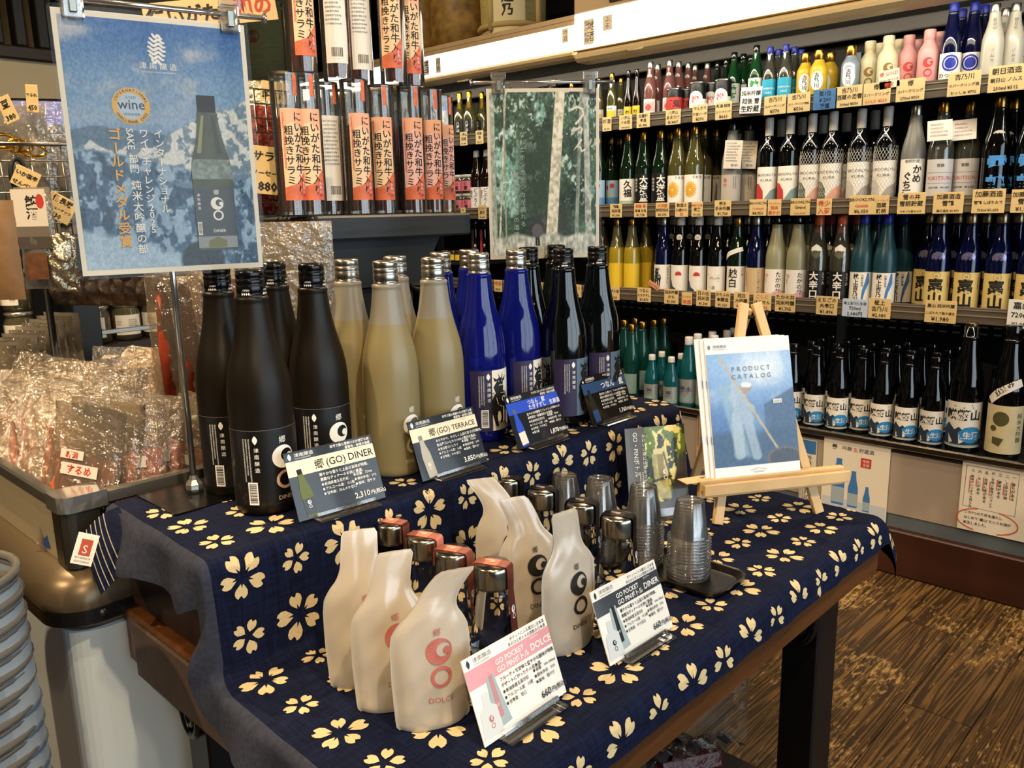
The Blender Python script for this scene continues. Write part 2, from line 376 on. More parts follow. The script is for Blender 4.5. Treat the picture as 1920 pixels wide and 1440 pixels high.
# pale band and slatted screen high on the far wall, dark beam
tr = setp(empty('trim_1',(0,0,0)),kind='structure')
obj('beam', MB().bbox((-.6,3.30,1.715),(1.35,3.40,1.76),.006), tr, M('beam_dark_wood','2a1d10',.5,noise=(12,.3,(.3,3,3))))
obj('fascia', MB().box((-.6,3.32,1.37),(1.35,3.38,1.715)), tr, M('fascia_beige','b3a686',.7,noise=(5,.06)))
obj('fascia_joint', MB().box((-.6,3.314,1.485),(1.35,3.3195,1.491)), tr, M('fascia_line','82775d',.8))
for i in range(26):
    obj('slat', MB().bbox((-.55+i*.072,3.30,1.76),(-.515+i*.072,3.36,2.55),.004), tr, M('slat_dark_wood','1d140b',.5))
obj('screen_glass', MB().box((-.6,3.42,1.76),(1.35,3.43,2.55)), tr, M('ribbed_panel','6b5a3a',.25,noise=(3,.5)))
# ================================================================== cloth-covered table
ZT, ZS = .665, .805
wood_t = M('table_wood','5a3518',.38,noise=(7,.45,(.4,5,5)),bump=(40,.15,.003),spec=.5)
wood_e = M('table_end_wood','54443a',.55,noise=(14,.3,(3,1,1)),bump=(50,.2,.003))
blk = M('black_iron','0b0b0c',.38,spec=.5)
tb = empty('display_table',(.85,.78,0),label='dark wooden table with black iron legs under the navy flowered cloth',cat='table')
off = Vector((-.85,-.78,0))
def tobj(name,mb,m,parent=tb):
    o = obj(name,mb,parent,m); o.location = off if parent == tb else (0,0,0); return o
tobj('top',MB().bbox((.38,.468,.588),(1.335,1.09,ZT-.004),.004),wood_t)
tobj('front_beam',MB().bbox((.376,.4545,.578),(1.338,.4675,.648),.003),wood_t)
tobj('end_board',MB().bbox((.3735,.50,.582),(.3795,1.05,ZT-.006),.002),wood_e)
for (x,y) in ((1.20,.49),(1.20,.99),(.43,.60),(.43,.99)):
    lg = tobj('leg',MB().bbox((x,y,0),(x+.075,y+.06,.5875),.003),blk)
    cy_,cz = y+.030,.525
    for (r1,r2,th) in ((.024,.042,.006),(.012,.026,.005)):
        obj('scroll_ring',MB().tube([(x-.006,cy_+r1*math.cos(a),cz+r2*math.sin(a)) for a in np.linspace(0,2*math.pi,25)[:-1]],th,8,closed=True),lg,M('black_iron_gloss','0a0a0a',.2))
    br = MB().tube([(x-.03,y+.045,.5865),(x-.03,y+.045,.57),(x-.022,y+.05,.555),(x+.002,y+.05,.550)],.005,8)
    obj('scroll_foot',br,lg,blk)
tobj('stretcher',MB().bbox((.46,1.0,.12),(1.25,1.03,.15),.003),blk)
rb = setp(obj('riser_box',MB().bbox((.392,.824,ZT+.001),(1.285,1.088,ZS-.004),.003),mats=M('riser_wood','2b1a10',.5,noise=(9,.3,(.4,4,4)))),'dark wooden riser box under the cloth at the table back','box')
# ---- tablecloth: one profile swept along X, falling over every edge
PRO = []
def arc(cy,cz,r,a0,a1,n):
    for a in np.linspace(a0,a1,n): PRO.append((cy+r*math.cos(a),cz+r*math.sin(a)))
PRO.append((.446,.624)); PRO.append((.449,.637)); arc(.474,ZT-.024,.025,math.pi*.97,math.pi*.5,7)
PRO += [(.55,ZT+.001),(.66,ZT+.0008),(.77,ZT+.001)]; arc(.797,ZT+.018,.017,-math.pi/2,-.12,5)
PRO += [(.8145,.71),(.815,.76),(.8155,ZS-.014)]; arc(.830,ZS-.0125,.0142,math.pi,math.pi/2,6); PRO += [(.93,ZS+.0018),(1.03,ZS+.0018),(1.096,ZS+.0018)]
PRO = np.array(PRO); SEG = np.r_[0,np.cumsum(np.linalg.norm(np.diff(PRO,axis=0),axis=1))]
def pro(s): return float(np.interp(s,SEG,PRO[:,0])), float(np.interp(s,SEG,PRO[:,1]))
def s_at_y(y,lo,hi):
    a = np.linspace(lo,hi,400); return float(a[np.argmin([abs(pro(t)[0]-y) for t in a])])
S_FOLD = SEG[8]; S_CONC = SEG[12]; S_CONV = SEG[len(SEG)-8]; S_END = SEG[-1]
def xl(s): return float(np.interp(s,[0,S_FOLD,S_CONC-.02,S_CONC+.03,S_CONV,S_END],[.358,.361,.370,.380,.376,.385]))
def xr(s): return float(np.interp(s,[0,S_FOLD,S_CONC-.03,S_CONC+.02,S_CONV,S_CONV+.04,S_END],[1.342,1.346,1.352,1.335,1.298,1.318,1.345]))
def wl(s): return float(np.interp(s,[0,S_FOLD,S_FOLD+.15,S_CONC,S_CONC+.06,S_CONV,S_CONV+.05,S_CONV+.16,S_END],[.045,.06,.05,.05,.045,.06,.075,.06,.085]))
def wr(s): return float(np.interp(s,[0,.02,.05,S_FOLD+.05,S_CONC,S_CONC+.05,S_CONV,S_END],[.095,.10,.085,.035,.035,.06,.10,.12]))
def backness(s):     # 0: overhang falls straight down, 1: it wraps backwards
    return float(np.interp(s,[0,.03,S_FOLD+.03,S_CONC-.04,S_CONC+.03,S_CONV-.05,S_CONV,S_CONV+.06],[.55,.4,0,0,.75,.55,.35,0]))
def cloth(s,x):
    s_ = min(max(s,0),S_END); y,z = pro(s_); a,b = xl(s_),xr(s_); e = 0
    if x < a: d = a-x; e = -1; X = a
    elif x > b: d = x-b; e = 1; X = b
    else:
        rp = .0012*math.sin(x*61+y*17)+.0009*math.sin(x*23-y*41); vert = S_CONC < s_ < S_CONV or s_ < .05
        return Vector((x, y-(abs(rp)*1.2+.0003*math.sin(x*90) if vert else 0), z+(0 if vert else abs(rp)*.8)))
    r = .009; t = min(d/r,math.pi/2); out = r*math.sin(t); fall = r*(1-math.cos(t))+max(0,d-r*math.pi/2)
    k = backness(s_)*(0 if e > 0 and s_ < S_CONC-.04 else 1); fl_ = .010*math.sin(s_*47+ (1 if e>0 else 0))*min(1,d/.05)+.018*min(1,d/.06)*(.5+.5*math.sin(s_*19+.6))
    out += max(0,fl_)+(.028*min(1,d/.07) if e > 0 and s_ < .07 else 0)
    return Vector((X+e*out, y+fall*k*.9, z-fall*math.sqrt(max(0,1-(k*.9)**2))))
cl = MB(); Pg = []
SS = np.unique(np.concatenate([np.linspace(0,S_END,110),SEG]))
for s in SS:
    a,b = xl(s),xr(s); row = [cloth(s,a-wl(s)*t) for t in np.linspace(1,0,11)[:-1]]+[cloth(s,x) for x in np.linspace(a,b,64)]+[cloth(s,b+wr(s)*t) for t in np.linspace(0,1,11)[1:]]
    Pg.append(row)
cl.grid(Pg,flip=False); cl.m = [1 if (i%(len(Pg[0])-1)) < 10 else 0 for i in range(len(cl.f))]
def cloth_mat():
    m = M('navy_cotton','1c2a52',.85,spec=.15); nt = m.node_tree; b = nt.nodes['Principled BSDF']; N = nt.nodes.new; L = nt.links.new
    tc = N('ShaderNodeTexCoord'); out = []
    for sc_ in ((400,30,30),(30,400,400)):
        mp = N('ShaderNodeMapping'); mp.inputs['Scale'].default_value = sc_; nz = N('ShaderNodeTexNoise'); nz.inputs['Scale'].default_value = 1.0; nz.inputs['Detail'].default_value = 2; L(tc.outputs['Object'],mp.inputs[0]); L(mp.outputs[0],nz.inputs['Vector']); out.append(nz.outputs['Fac'])
    ad = N('ShaderNodeMath'); ad.operation = 'ADD'; L(out[0],ad.inputs[0]); L(out[1],ad.inputs[1])
    rp = N('ShaderNodeValToRGB'); rp.color_ramp.elements[0].position = .75/2*2*.8; rp.color_ramp.elements[1].position = 1; rp.color_ramp.elements[0].color = (*lin('080d22'),1); rp.color_ramp.elements[1].color = (*lin('121c3c'),1)
    hf = N('ShaderNodeMath'); hf.operation = 'MULTIPLY'; hf.inputs[1].default_value = .75; L(ad.outputs[0],hf.inputs[0]); L(hf.outputs[0],rp.inputs[0]); L(rp.outputs[0],b.inputs['Base Color'])
    bp = N('ShaderNodeBump'); bp.inputs['Strength'].default_value = .3; bp.inputs['Distance'].default_value = .001; L(ad.outputs[0],bp.inputs['Height']); L(bp.outputs[0],b.inputs['Normal'])
    b.inputs['Sheen Weight'].default_value = .0
    return m
navy = cloth_mat()
tc_ = setp(obj('tablecloth',cl,mats=[navy,M('navy_border_lit','343846',.9,spec=.1,noise=(200,.25,(.2,1,1)))]),'navy cotton cloth with cream cherry blossom print draped over table and riser','tablecloth')  # plain left border; its lighter grey also carries warm lamp light painted in
cream_p = M('cream_print','d2be92',.8,spec=.15,noise=(300,.08))
def petal(R,big):
    o = [(.30,.05),(.44,.17 if big else .2),(.62,.29 if big else .3),(.80,.30 if big else .29),(.93,.23),(1.0,.13),(.86,.015)]
    if big: inner = [(.52,.012)]
    else: inner = [(.24,.0)]
    up = [(a*R,w*R) for a,w in o]; dn = [(a*R,-w*R) for a,w in o[::-1]]
    return up+dn+[(a*R,w*R) for a,w in inner]
def nrm(s,x):
    h = .002; a = cloth(min(s+h,S_END),x)-cloth(max(s-h,0),x); b = cloth(s,x+h)-cloth(s,x-h); n = b.cross(a)
    return n.normalized() if n.length > 1e-9 else Vector((0,0,1))
def flower(s0,x0,R,big,rot):
    fp = MB()
    for k_ in range(5):
        a = rot+2*math.pi*k_/5; c,sn = math.cos(a),math.sin(a); pts = []
        sc2 = .9+.2*random.random(); pp = petal(R*sc2,big)
        ok = True
        for (p,q) in [(.68*R*sc2,0)]+pp:
            s = s0+p*sn+q*c; x = x0+p*c-q*sn
            if s < .0015 or s > S_END-.001 or x < xl(s)-.002 or x > xr(s)+wr(s)-.003: ok = False; break
            pts.append(cloth(s,x)+nrm(s,x)*.0007)
        if ok:
            n = len(pts)-1; fp.add(pts,[(0,i+1,(i+1)%n+1) for i in range(n)])
    if fp.f: obj('blossom_print',fp,tc_,cream_p)
S_ROW0 = s_at_y(.499,SEG[8],S_CONC)
for j in range(-2,10):
    for i in range(-1,16):
        big = (i+j)%2 == 0; x = .411+.0685*i; s = S_ROW0+.0702*j+.012*(x-.4)*(1 if j < 5 else 0)
        flower(s,x,(.0275 if big else .0195)*(1+.06*math.sin(i*5+j*3)),big,math.pi/2+(.5*math.sin(i*3.7+j*2.3)))
# folded back corner with pale stripes and the maker's tag
fc = MB(); tip = onx(147,993,.335); 
Q = [[Vector((.383,1.07,ZS+.004)),Vector((.366,1.092,ZS-.004)),Vector((.345,1.098,ZS-.03))],
     [Vector((.372,1.02,ZS-.005)),Vector((.352,1.06,ZS-.03)),Vector((.338,1.075,ZS-.058))],
     [Vector((.366,.96,ZS-.025)),Vector((.348,1.0,ZS-.058)),Vector((.335,1.03,ZS-.088))]]
def quadpatch(Q,n=10):
    out = []
    for i in range(n+1):
        u = i/n; bu = ((1-u)**2,2*u*(1-u),u*u); r_ = []
        for j in range(n+1):
            v = j/n; bv = ((1-v)**2,2*v*(1-v),v*v); p = Vector()
            for a in range(3):
                for b in range(3): p += Q[a][b]*(bu[a]*bv[b])
            r_.append(p)
        out.append(r_)
    return out
FP = quadpatch(Q); obj('corner_fold',MB().grid(FP),tc_,navy)
st = MB()
for j in (4,5.2,6.4,7.6,8.8):
    pl = [];
    for i in range(11):
        j0 = int(j); a = FP[i][j0].lerp(FP[i][min(10,j0+1)],j-j0); n = Vector((-.8,-.5,.25)); pl.append(a+n.normalized()*.0012)
    st.tube(pl,.0007,4)
obj('stripe',st,tc_,M('stripe_thread','9a988f',.9))
tg = Print(); tg.rect(-.012,-.019,.012,.019,M('tag_white','e6e2d6',.7)); tg.rect(-.006,-.008,.007,.012,M('tag_red','b04a35',.7)); tg.small(-.009,-.012,.02,2,.003,M('ink_black','141414',.6),seed=5); tg.text('S',-.003,-.005,.014,M('tag_white'))
to_ = obj('care_tag',tg.flat(),tc_,tg.mats); to_.location = onx(174,1021,.336)+Vector((-.012,-.008,0)); to_.rotation_euler = (-.25,.32,-.62)
def sstep(a,b,x): t = np.clip((x-a)/(b-a),0,1); return t*t*(3-2*t)
# ================================================================== things on the table
ink = M('ink_black','101012',.5); white = M('ink_white','f2f0ea',.55); peach = M('ink_peach','d9b394',.55); cardw = M('card_white','eceae2',.35,coat=.4)
cardk = M('card_charcoal','17191d',.28,coat=.5); cardk2 = M('card_black','14110f',.3,coat=.5); creamb = M('card_cream','f3e3c4',.35,coat=.4)
acry = clear('acrylic','ffffff',base=.05,haze=.10,hazecol='e0dcd2'); silver = M('cap_silver','b9b4a8',.28,metal=1); gold = M('cap_gold','b98a3c',.25,metal=1); capk = M('cap_black','08080a',.22)
PROF720 = [(0,.003),(.030,.003),(.033,0),(.0365,.001),(.0388,.005),(.0395,.012),(.0395,.140),(.0392,.152),(.0380,.165),(.0358,.178),(.0328,.190),(.0297,.201),(.0266,.213),(.0240,.225),(.0219,.238),(.0204,.250),(.0195,.259),(.0192,.262),(.0198,.2635),(.0198,.2665),(.0185,.268),(.0165,.269),(.0165,.290),(0,.290)]
def scale_prof(p,kr,kz): return [(r*kr,z*kz) for r,z in p]
def cap_mb(z0,z1,r,n=28,ridges=True):
    h = z1-z0; p = [(r*.97,z0),(r*1.0,z0+h*.03),(r*1.0,z0+h*.18),(r*.965,z0+h*.2),(r*.965,z0+h*.24),(r,z0+h*.27),(r,z0+h*.50),(r*.96,z0+h*.53),(r,z0+h*.57),(r,z0+h*.68),(r*.955,z0+h*.71),(r*.955,z0+h*.75),(r,z0+h*.79),(r,z0+h*.93),(r*.93,z0+h*.99),(r*.84,z1),(r*.80,z1-h*.025),(0,z1-h*.03)]
    return MB().lathe(p,n)
def cyl_sheet(R,u0,u1,z0,z1,eps=.0004,n=None):
    n = n or max(6,int((u1-u0)/.005)); g = [[((R+eps)*math.sin(u/R),-(R+eps)*math.cos(u/R),z) for u in np.linspace(u0,u1,n+1)] for z in (z0,z1)]
    return MB().grid(g)
def cap_print(m_, r=.0172, z=.271):
    p = Print()
    for u in (-.016,.010,.030):
        p.text('OPEN',u,.0045,.0032,m_,al='c',res=1)
        for k_ in range(4): p.poly([(u-.005+k_*.0026,-.0005),(u-.0028+k_*.0026,.0012),(u-.005+k_*.0026,.003)],m_); p.L -= p.step
    return p.cyl(r,z)
def side_block(p,x,m_,ytop,seed=2,bar=True,cols=3):
    """maker's column, small print and barcode at the left of a sake label"""
    p.leaf(x,ytop-.006,.011,m_); p.vtext('津南醸造',x+.0008,ytop-.0155,.0062,m_,1.35,res=1)
    p.small(x-.0075,ytop-.004,.060,cols,.0021,m_,seed=seed,vertical=True,sp=1.7)
    if bar: p.barcode(x-.0125,ytop-.088,x-.0005,ytop-.059,white,ink,horizontal=True)
# ---- black DINER bottle
pd = Proto('sake_bottle','bottle')
blackmatte = M('matte_black_glass','15100a',.40,spec=.28,coat=.0)
bd = pd.part('body',MB().lathe(PROF720,40),blackmatte)
cp = pd.part('cap',cap_mb(.2645,.300,.0172),capk); pd.part('lettering',cap_print(white),[white],cp)
lb = pd.part('label',cyl_sheet(.0395,-.088,.075,.014,.110),M('label_black','100e0e',.4,coat=.2))
p = Print(); p.rect(-.088,.0955,.075,.0958,M('ink_grey','8a8a88',.5)); side_block(p,-.033,white,.090); 
p.text('郷',0,.078,.0095,white,al='c',res=2); p.go(0,.060,.0145,white,peach,gap=.18); p.text('DINER',.001,.006,.0075,peach,al='c',res=2)
pd.part('lettering',p.cyl(.0395,.014),p.mats,lb)
def at(px,D): d = ray(px,500); h = Vector((d.x,d.y,0)).normalized()*D; return Vector((h.x,h.y,ZS+.0022))
G1 = 'black DINER sake bottles on the riser'
for px,D,rz,lab in ((405,1.150,.05,'matte black sake bottle beside the chrome pole, barcode label turned sideways'),(467,1.058,.06,'matte black sake bottle standing foremost, white crescent and DINER on label'),(512,1.215,.1,'matte black sake bottle hidden behind the foremost one, only neck showing'),(583,1.150,.02,'matte black sake bottle just behind the 2,310 yen price card')):
    pd.put(lab,at(px,D),rz,G1)
# ---- frosted TERRACE bottle
pt = Proto('frosted_sake_bottle','bottle')
fro = frosted('frosted_glass_sake','b4a678','b3ae9e',.214,tl=.5)
pt.part('body',MB().lathe(PROF720,40),fro); cp = pt.part('cap',cap_mb(.2645,.300,.0172),silver); pt.part('lettering',cap_print(ink),[ink],cp)
p = Print(); p.text('郷',0,.092,.0095,white,al='c'); p.go(0,.074,.0145,white,M('ink_cream2','e3cf9c',.55),gap=.18); p.text('TERRACE',.001,.020,.0072,M('ink_cream2'),al='c'); pt.part('lettering',p.cyl(.0395),p.mats)
for px,D,rz,lab in ((650,1.235,.05,'frosted glass sake bottle with silver cap, farthest left of the frosted ones'),(722,1.165,.06,'frosted glass sake bottle standing foremost, pale yellow, crescent print facing out'),(741,1.285,.0,'frosted glass sake bottle mostly hidden behind the foremost frosted one'),(812,1.215,.05,'frosted glass sake bottle beside the blue bottles, crescent print above price card')):
    pt.put(lab,at(px,D),rz,'frosted sake bottles on the riser')
# ---- serow picture used on the blue and green bottles
def serow(p,x,y,h,m_,acc):
    k = h
    def P_(pts): p.fan([(x+a*k,y+b*k) for a,b in pts],m_)
    P_([(-.18,.62),(-.24,.50),(-.20,.38),(-.06,.33),(.10,.38),(.17,.50),(.14,.62),(.02,.69),(-.10,.68)])     # trunk
    P_([(-.21,.50),(-.25,.34),(-.16,.02),(-.11,0),(-.10,.03),(-.12,.2),(-.07,.42)]); P_([(-.06,.42),(-.05,.30),(-.02,.14),(-.05,.07),(.0,.06),(.03,.14),(.03,.40)])
    P_([(.06,.42),(.07,.28),(.06,.06),(.10,.05),(.12,.10),(.13,.26),(.17,.48)]); P_([(-.15,.64),(-.20,.76),(-.13,.86),(-.02,.86),(.05,.76),(.03,.64)])
    P_([(-.12,.80),(-.13,.90),(-.05,.94),(.04,.89),(.03,.78),(-.04,.72)]); P_([(-.10,.89),(-.20,.95),(-.17,.86)]); P_([(.02,.89),(.12,.96),(.07,.85)])
    P_([(-.07,.92),(-.09,1.02),(-.045,.93)]); P_([(-.01,.92),(.025,1.03),(.02,.91)])
    p.disc(x-.085*k,y+.865*k,.011*k,acc,n=8); p.disc(x-.005*k,y+.87*k,.011*k,acc,n=8); p.ring(x+.05*k,y+.52*k,.055*k,.035*k,acc,n=14)
    p.line([(x-.08*k,y+.78*k),(x-.03*k,y+.80*k),(x+.02*k,y+.77*k)],.012*k,acc); p.line([(x-.14*k,y+.56*k),(x-.10*k,y+.42*k),(x+.0*k,y+.37*k)],.012*k,acc); p.line([(x-.04*k,y+.64*k),(x+.08*k,y+.63*k),(x+.13*k,y+.54*k)],.01*k,acc)
plum = M('label_plum','2e2748',.45); paper = M('label_paper','efe6d6',.55,noise=(60,.05)); slate = M('label_slate','5b7388',.45)
blueglass = M('blue_glass','0a16a0',.06,trans=.72,ior=1.45,coat=.3); blueglass.node_tree.nodes['Principled BSDF'].inputs['Base Color'].default_value = (.012,.022,.42,1)
pb = Proto('blue_sake_bottle','bottle'); pb.part('body',MB().lathe(PROF720,40),blueglass); cp = pb.part('cap',cap_mb(.2645,.300,.0172),silver); pb.part('lettering',cap_print(ink),[ink],cp)
lb = pb.part('label',cyl_sheet(.0395,-.056,.050,.020,.118),plum)
p = Print(); p.rect(-.021,0,.0505,.098,paper); side_block(p,-.027,white,.094,seed=4); serow(p,-.002,.006,.085,ink,paper)
for k_ in range(26): p.disc(-.021+.018*random.random(),.03+.05*random.random()*random.random(),.0006+.0012*random.random(),ink,n=6)
p.vtext('たきすずし',.032,.092,.0115,ink,1.1); p.small(.012,.03,.02,1,.003,ink,chars='こまくらし',vertical=True,seed=8); pb.part('lettering',p.cyl(.0395,.020),p.mats,lb)
for px,D,rz,lab in ((826,1.372,.05,'cobalt blue sake bottle nearly hidden behind the frosted bottle'),(880,1.457,.05,'cobalt blue sake bottle half hidden behind another blue one, cap showing'),(897,1.322,.18,'cobalt blue sake bottle standing foremost with animal picture label and barcode'),(968,1.402,.40,'cobalt blue sake bottle behind the blue banded 1,870 yen price card')):
    pb.put(lab,at(px,D),rz,'cobalt blue sake bottles on the riser')
pg = Proto('dark_sake_bottle','bottle'); darkglass = M('dark_green_glass','05080a',.05,spec=.6,coat=.5); pg.part('body',MB().lathe(PROF720,40),darkglass)
cp = pg.part('cap',cap_mb(.2645,.300,.0172),capk); pg.part('lettering',cap_print(white),[white],cp); lb = pg.part('label',cyl_sheet(.0395,-.060,.062,.020,.118),plum)
p = Print(); p.rect(-.021,0,.032,.098,slate); side_block(p,-.027,white,.094,seed=4,bar=False); serow(p,.004,.006,.088,ink,slate); p.vtext('つなん',.042,.092,.019,white,1.15); pg.part('lettering',p.cyl(.0395,.020),p.mats,lb)
for px,D,rz,lab in ((991,1.49,0,'dark glass sake bottle in the back row beside the blue one'),(1043,1.565,0,'dark glass sake bottle in the back row, cap behind the foremost dark one'),(1056,1.412,.22,'dark glass sake bottle with slate blue animal label, beside blue price card'),(1120,1.478,.25,'dark glass sake bottle standing at the end behind the 1,760 yen card')):
    pg.put(lab,at(px,D),rz,'dark sake bottles on the riser')
# ---- price cards in acrylic feet
def mini_bottle(p,x,y,h,mg,ml,mc,tilt=0):
    k = h/.3; c,s = math.cos(tilt),math.sin(tilt)
    pr_ = [(r*k,z*k) for r,z in PROF720[2:-2]]; pts = [(r,z) for r,z in pr_]+[(-r,z) for r,z in pr_[::-1]]
    T = lambda a,b:(x+a*c-b*s,y+a*s+b*c)
    p.poly([T(*q) for q in pts],mg)
    p.poly([T(-.0172*k,.268*k),T(.0172*k,.268*k),T(.0172*k,.3*k),T(-.0172*k,.3*k)],mc)
    if ml: p.poly([T(-.0385*k,.015*k),T(.0385*k,.015*k),T(.0385*k,.115*k),T(-.0385*k,.115*k)],ml)
def card(name_px,z,w,h,lean,art,lab,yaw=None,k=1.14):
    (ax,ay),(bx,by) = name_px; A = onz(ax,ay,z+.004); B = onz(bx,by,z+.004); ang = math.atan2(B.y-A.y,B.x-A.x) if yaw is None else yaw
    c = (A+B)/2; e = empty('price_card',(c.x,c.y,z+.0015),(0,0,ang),lab,'price card','price cards in acrylic feet',k)
    T = Matrix.Translation((0,0,.003)) @ Matrix.Rotation(-lean,4,'X')
    cd = MB().bbox((-w/2,0,0),(w/2,.0012,h),.0004,T=T); co = obj('card',cd,e,art['edge'])
    pm = art['print'].mb(lambda x,y,l: tuple(T @ Vector((x,-l,y)))); obj('lettering',pm,co,art['print'].mats)
    # clear foot: two angled strips and a slab
    sl = MB().bbox((-.036,-.014,.0),(.040,.022,.003),.0008); sl.box((-.034,-.0055,.003),(.038,-.003,.0065),T=Matrix.Rotation(-lean,4,'X') @ Matrix.Translation((0,-.001,0))); sl.box((-.034,.0045,.003),(.038,.0075,.022),T=Matrix.Rotation(-lean,4,'X') @ Matrix.Translation((0,.001,0)))
    obj('acrylic_foot',sl,e,acry); return e
def sake_art(w,h,head,band,bandtxt,title,ruby,lines,specs,price,body,pics,tcol=white,bcol=None,upper=('世界で最も雪解け水が綺麗な郷','豪雪地・秘境の酒蔵'),logo=white):
    p = Print(); x0,x1 = -w/2,w/2; p.rect(x0,0,x1,h,body,1); p.rect(x0,h*.86,x1,h,head,1); 
    p.leaf(x0+.006,h*.925,.0075,logo); p.text('津南醸造',x0+.0115,h*.915,.0046,logo,sx=1.25); p.text('TSUNAN SAKE BREWERY',x0+.0117,h*.88,.0017,logo,res=1)
    p.text(upper[0],x1-.003,h*.93,.0036,logo,al='r',bold=.01); p.text(upper[1],x1-.003,h*.872,.0036,logo,al='r',bold=.01)
    p.rect(x0,h*.64,x1,h*.86,band,1)
    if isinstance(title,tuple):
        for t_,x_,y_,s_ in title: p.text(t_,x_,y_,s_,bandtxt,bold=.012)
    if ruby: p.text(ruby,x1-.026,h*.815,.0028,bandtxt)
    pics(p)
    for i,t_ in enumerate(lines): p.text(t_,x0+w*.32,h*(.560-.072*i),.0040,tcol,bold=.012,res=1)
    for i,(a,b) in enumerate(specs):
        p.disc(x0+w*.335,h*(.415-.070*i)+.0014,.0013,tcol,n=10); p.text(a,x0+w*.355,h*(.415-.070*i),.0037,tcol,bold=.008,res=1)
        if b: p.disc(x0+w*.705,h*(.44-.070*i)+.0014,.0013,tcol,n=10); p.text(b,x0+w*.725,h*(.44-.070*i),.0037,tcol,bold=.008,res=1)
    a,b = price; p.text(a,x1-.0185,h*.105,.0088,tcol,al='r',bold=.014); p.text(b,x1-.0175,h*.108,.0054,tcol,bold=.014)
    return {'print':p,'edge':body}
cw,chh = .108,.0735
olive = M('print_olive','5f6b35',.4); pale = M('print_pale','b9b5aa',.4); blu = M('print_blue','2850c8',.35,coat=.4); slb = M('print_slateblue','2c4a78',.35,coat=.4); dkg = M('print_darkgreen','20261c',.4)
def pic_d(p): mini_bottle(p,-.036,.002,.052,olive,cardk2,ink,.10); p.go(-.0375,.0175,.0022,white)
def pic_t(p): mini_bottle(p,-.036,.002,.052,pale,None,M('print_grey','8f8c86',.4),.10); p.go(-.0375,.0175,.0022,white)
def pic_b(p): mini_bottle(p,-.037,.002,.052,blu,paper,silver,.10)
def pic_k(p): mini_bottle(p,-.037,.002,.052,dkg,slb,ink,.10)
sp_r = ('容量：720ml','精米歩合：50%','酸味：穏やか')
card(((563,980),(722,934)),ZS+.002,cw,chh,.36,sake_art(cw,chh,cardk,creamb,ink,(('郷',-.022,chh*.685,.0115),('(GO)',-.008,chh*.69,.0112),('DINER',.0195,chh*.69,.0112)),'ダイナー',('華やかな香りと上品な旨味が特徴。','素敵なディナーのお供に最適。'),list(zip(('新潟県産五百万石','アルコール度：15.5度','甘辛度：ほんのり甘口'),sp_r)),('2,310','円(税込)'),cardk,pic_d),'black price card with cream band reading GO DINER, 2,310 yen')
card(((792,905),(915,866)),ZS+.002,cw,chh,.36,sake_art(cw,chh,cardk,creamb,ink,(('郷',-.026,chh*.685,.0108),('(GO)',-.0135,chh*.69,.0098),('TERRACE',.0115,chh*.69,.0092)),'テラス',('まろやかで、やさしく上品な甘さが印象的。','魚沼産コシヒカリ100%の贅沢な逸品。'),list(zip(('魚沼産コシヒカリ','アルコール度：16度','甘辛度：やや甘口'),sp_r)),('3,850','円(税込)'),cardk,pic_t),'black price card with cream band reading GO TERRACE, 3,850 yen')
card(((970,846),(1068,813)),ZS+.002,cw,chh,.36,sake_art(cw,chh,cardk,blu,white,(('つなん　藍',-.012,chh*.755,.0075),('たきすずし　生原酒',-.012,chh*.66,.0075)),None,('爽やかな吟醸香とフレッシュな味わいの','夏季限定・数量限定の生原酒。'),list(zip(('新潟県産五百万石','アルコール度：16度','甘辛度：やや辛口','要冷蔵'),sp_r+(None,))),('1,870','円(税込)'),cardk,pic_b,upper=('今なおニホンカモシカが訪れる','豪雪地・秘境の酒蔵')),'black price card with bright blue band, 1,870 yen, before the blue bottle')
card(((1113,800),(1189,775)),ZS+.002,cw,chh,.36,sake_art(cw,chh,cardk2,slb,white,(('つなん　藍',-.010,chh*.69,.0115),),None,('澄み渡った香りと膨らみのある味わい。','素材の調和を活かした中糖型の逸品。'),list(zip(('新潟県産五百万石','アルコール度：15度','甘辛度：やや辛口'),sp_r)),('1,760','円(税込)'),cardk2,pic_k,upper=('今なおニホンカモシカが訪れる','豪雪地・秘境の酒蔵')),'black price card with slate blue band, 1,760 yen, at the riser end')
pinkb = M('card_pink','d58f96',.35,coat=.4); pbk = M('card_pinkbottle','b9848a',.4); pgl = M('print_glass','9fb0b4',.4); pwh = M('print_pouch','cfd6d8',.4); blk2 = M('card_band_black','2a2a2c',.35,coat=.4)
def pic_p(tape,glassc,txt):
    def f(p):
        mini = [(-.052,.004),(-.050,.026),(-.044,.030),(-.0435,.040),(-.036,.040),(-.0355,.030),(-.030,.026),(-.029,.004)]
        p.poly([(-.038,.006),(-.0345,.041),(-.034,.050),(-.024,.051),(-.023,.041),(-.017,.008)],glassc); p.poly([(-.031,.014),(-.031,.051),(-.0265,.051),(-.0245,.015)],tape); p.poly(mini,pwh); p.go(-.0395,.018,.0028,txt); p.text('GO',-.0293,.024,.004,white,al='c',res=1)
    return f
spl = ('容量：100-180ml','精米歩合：50%','酸味：穏やか')
up2 = ('ポケットに入る蔵出し日本酒','手のひらボトルの旅飲み日本酒')
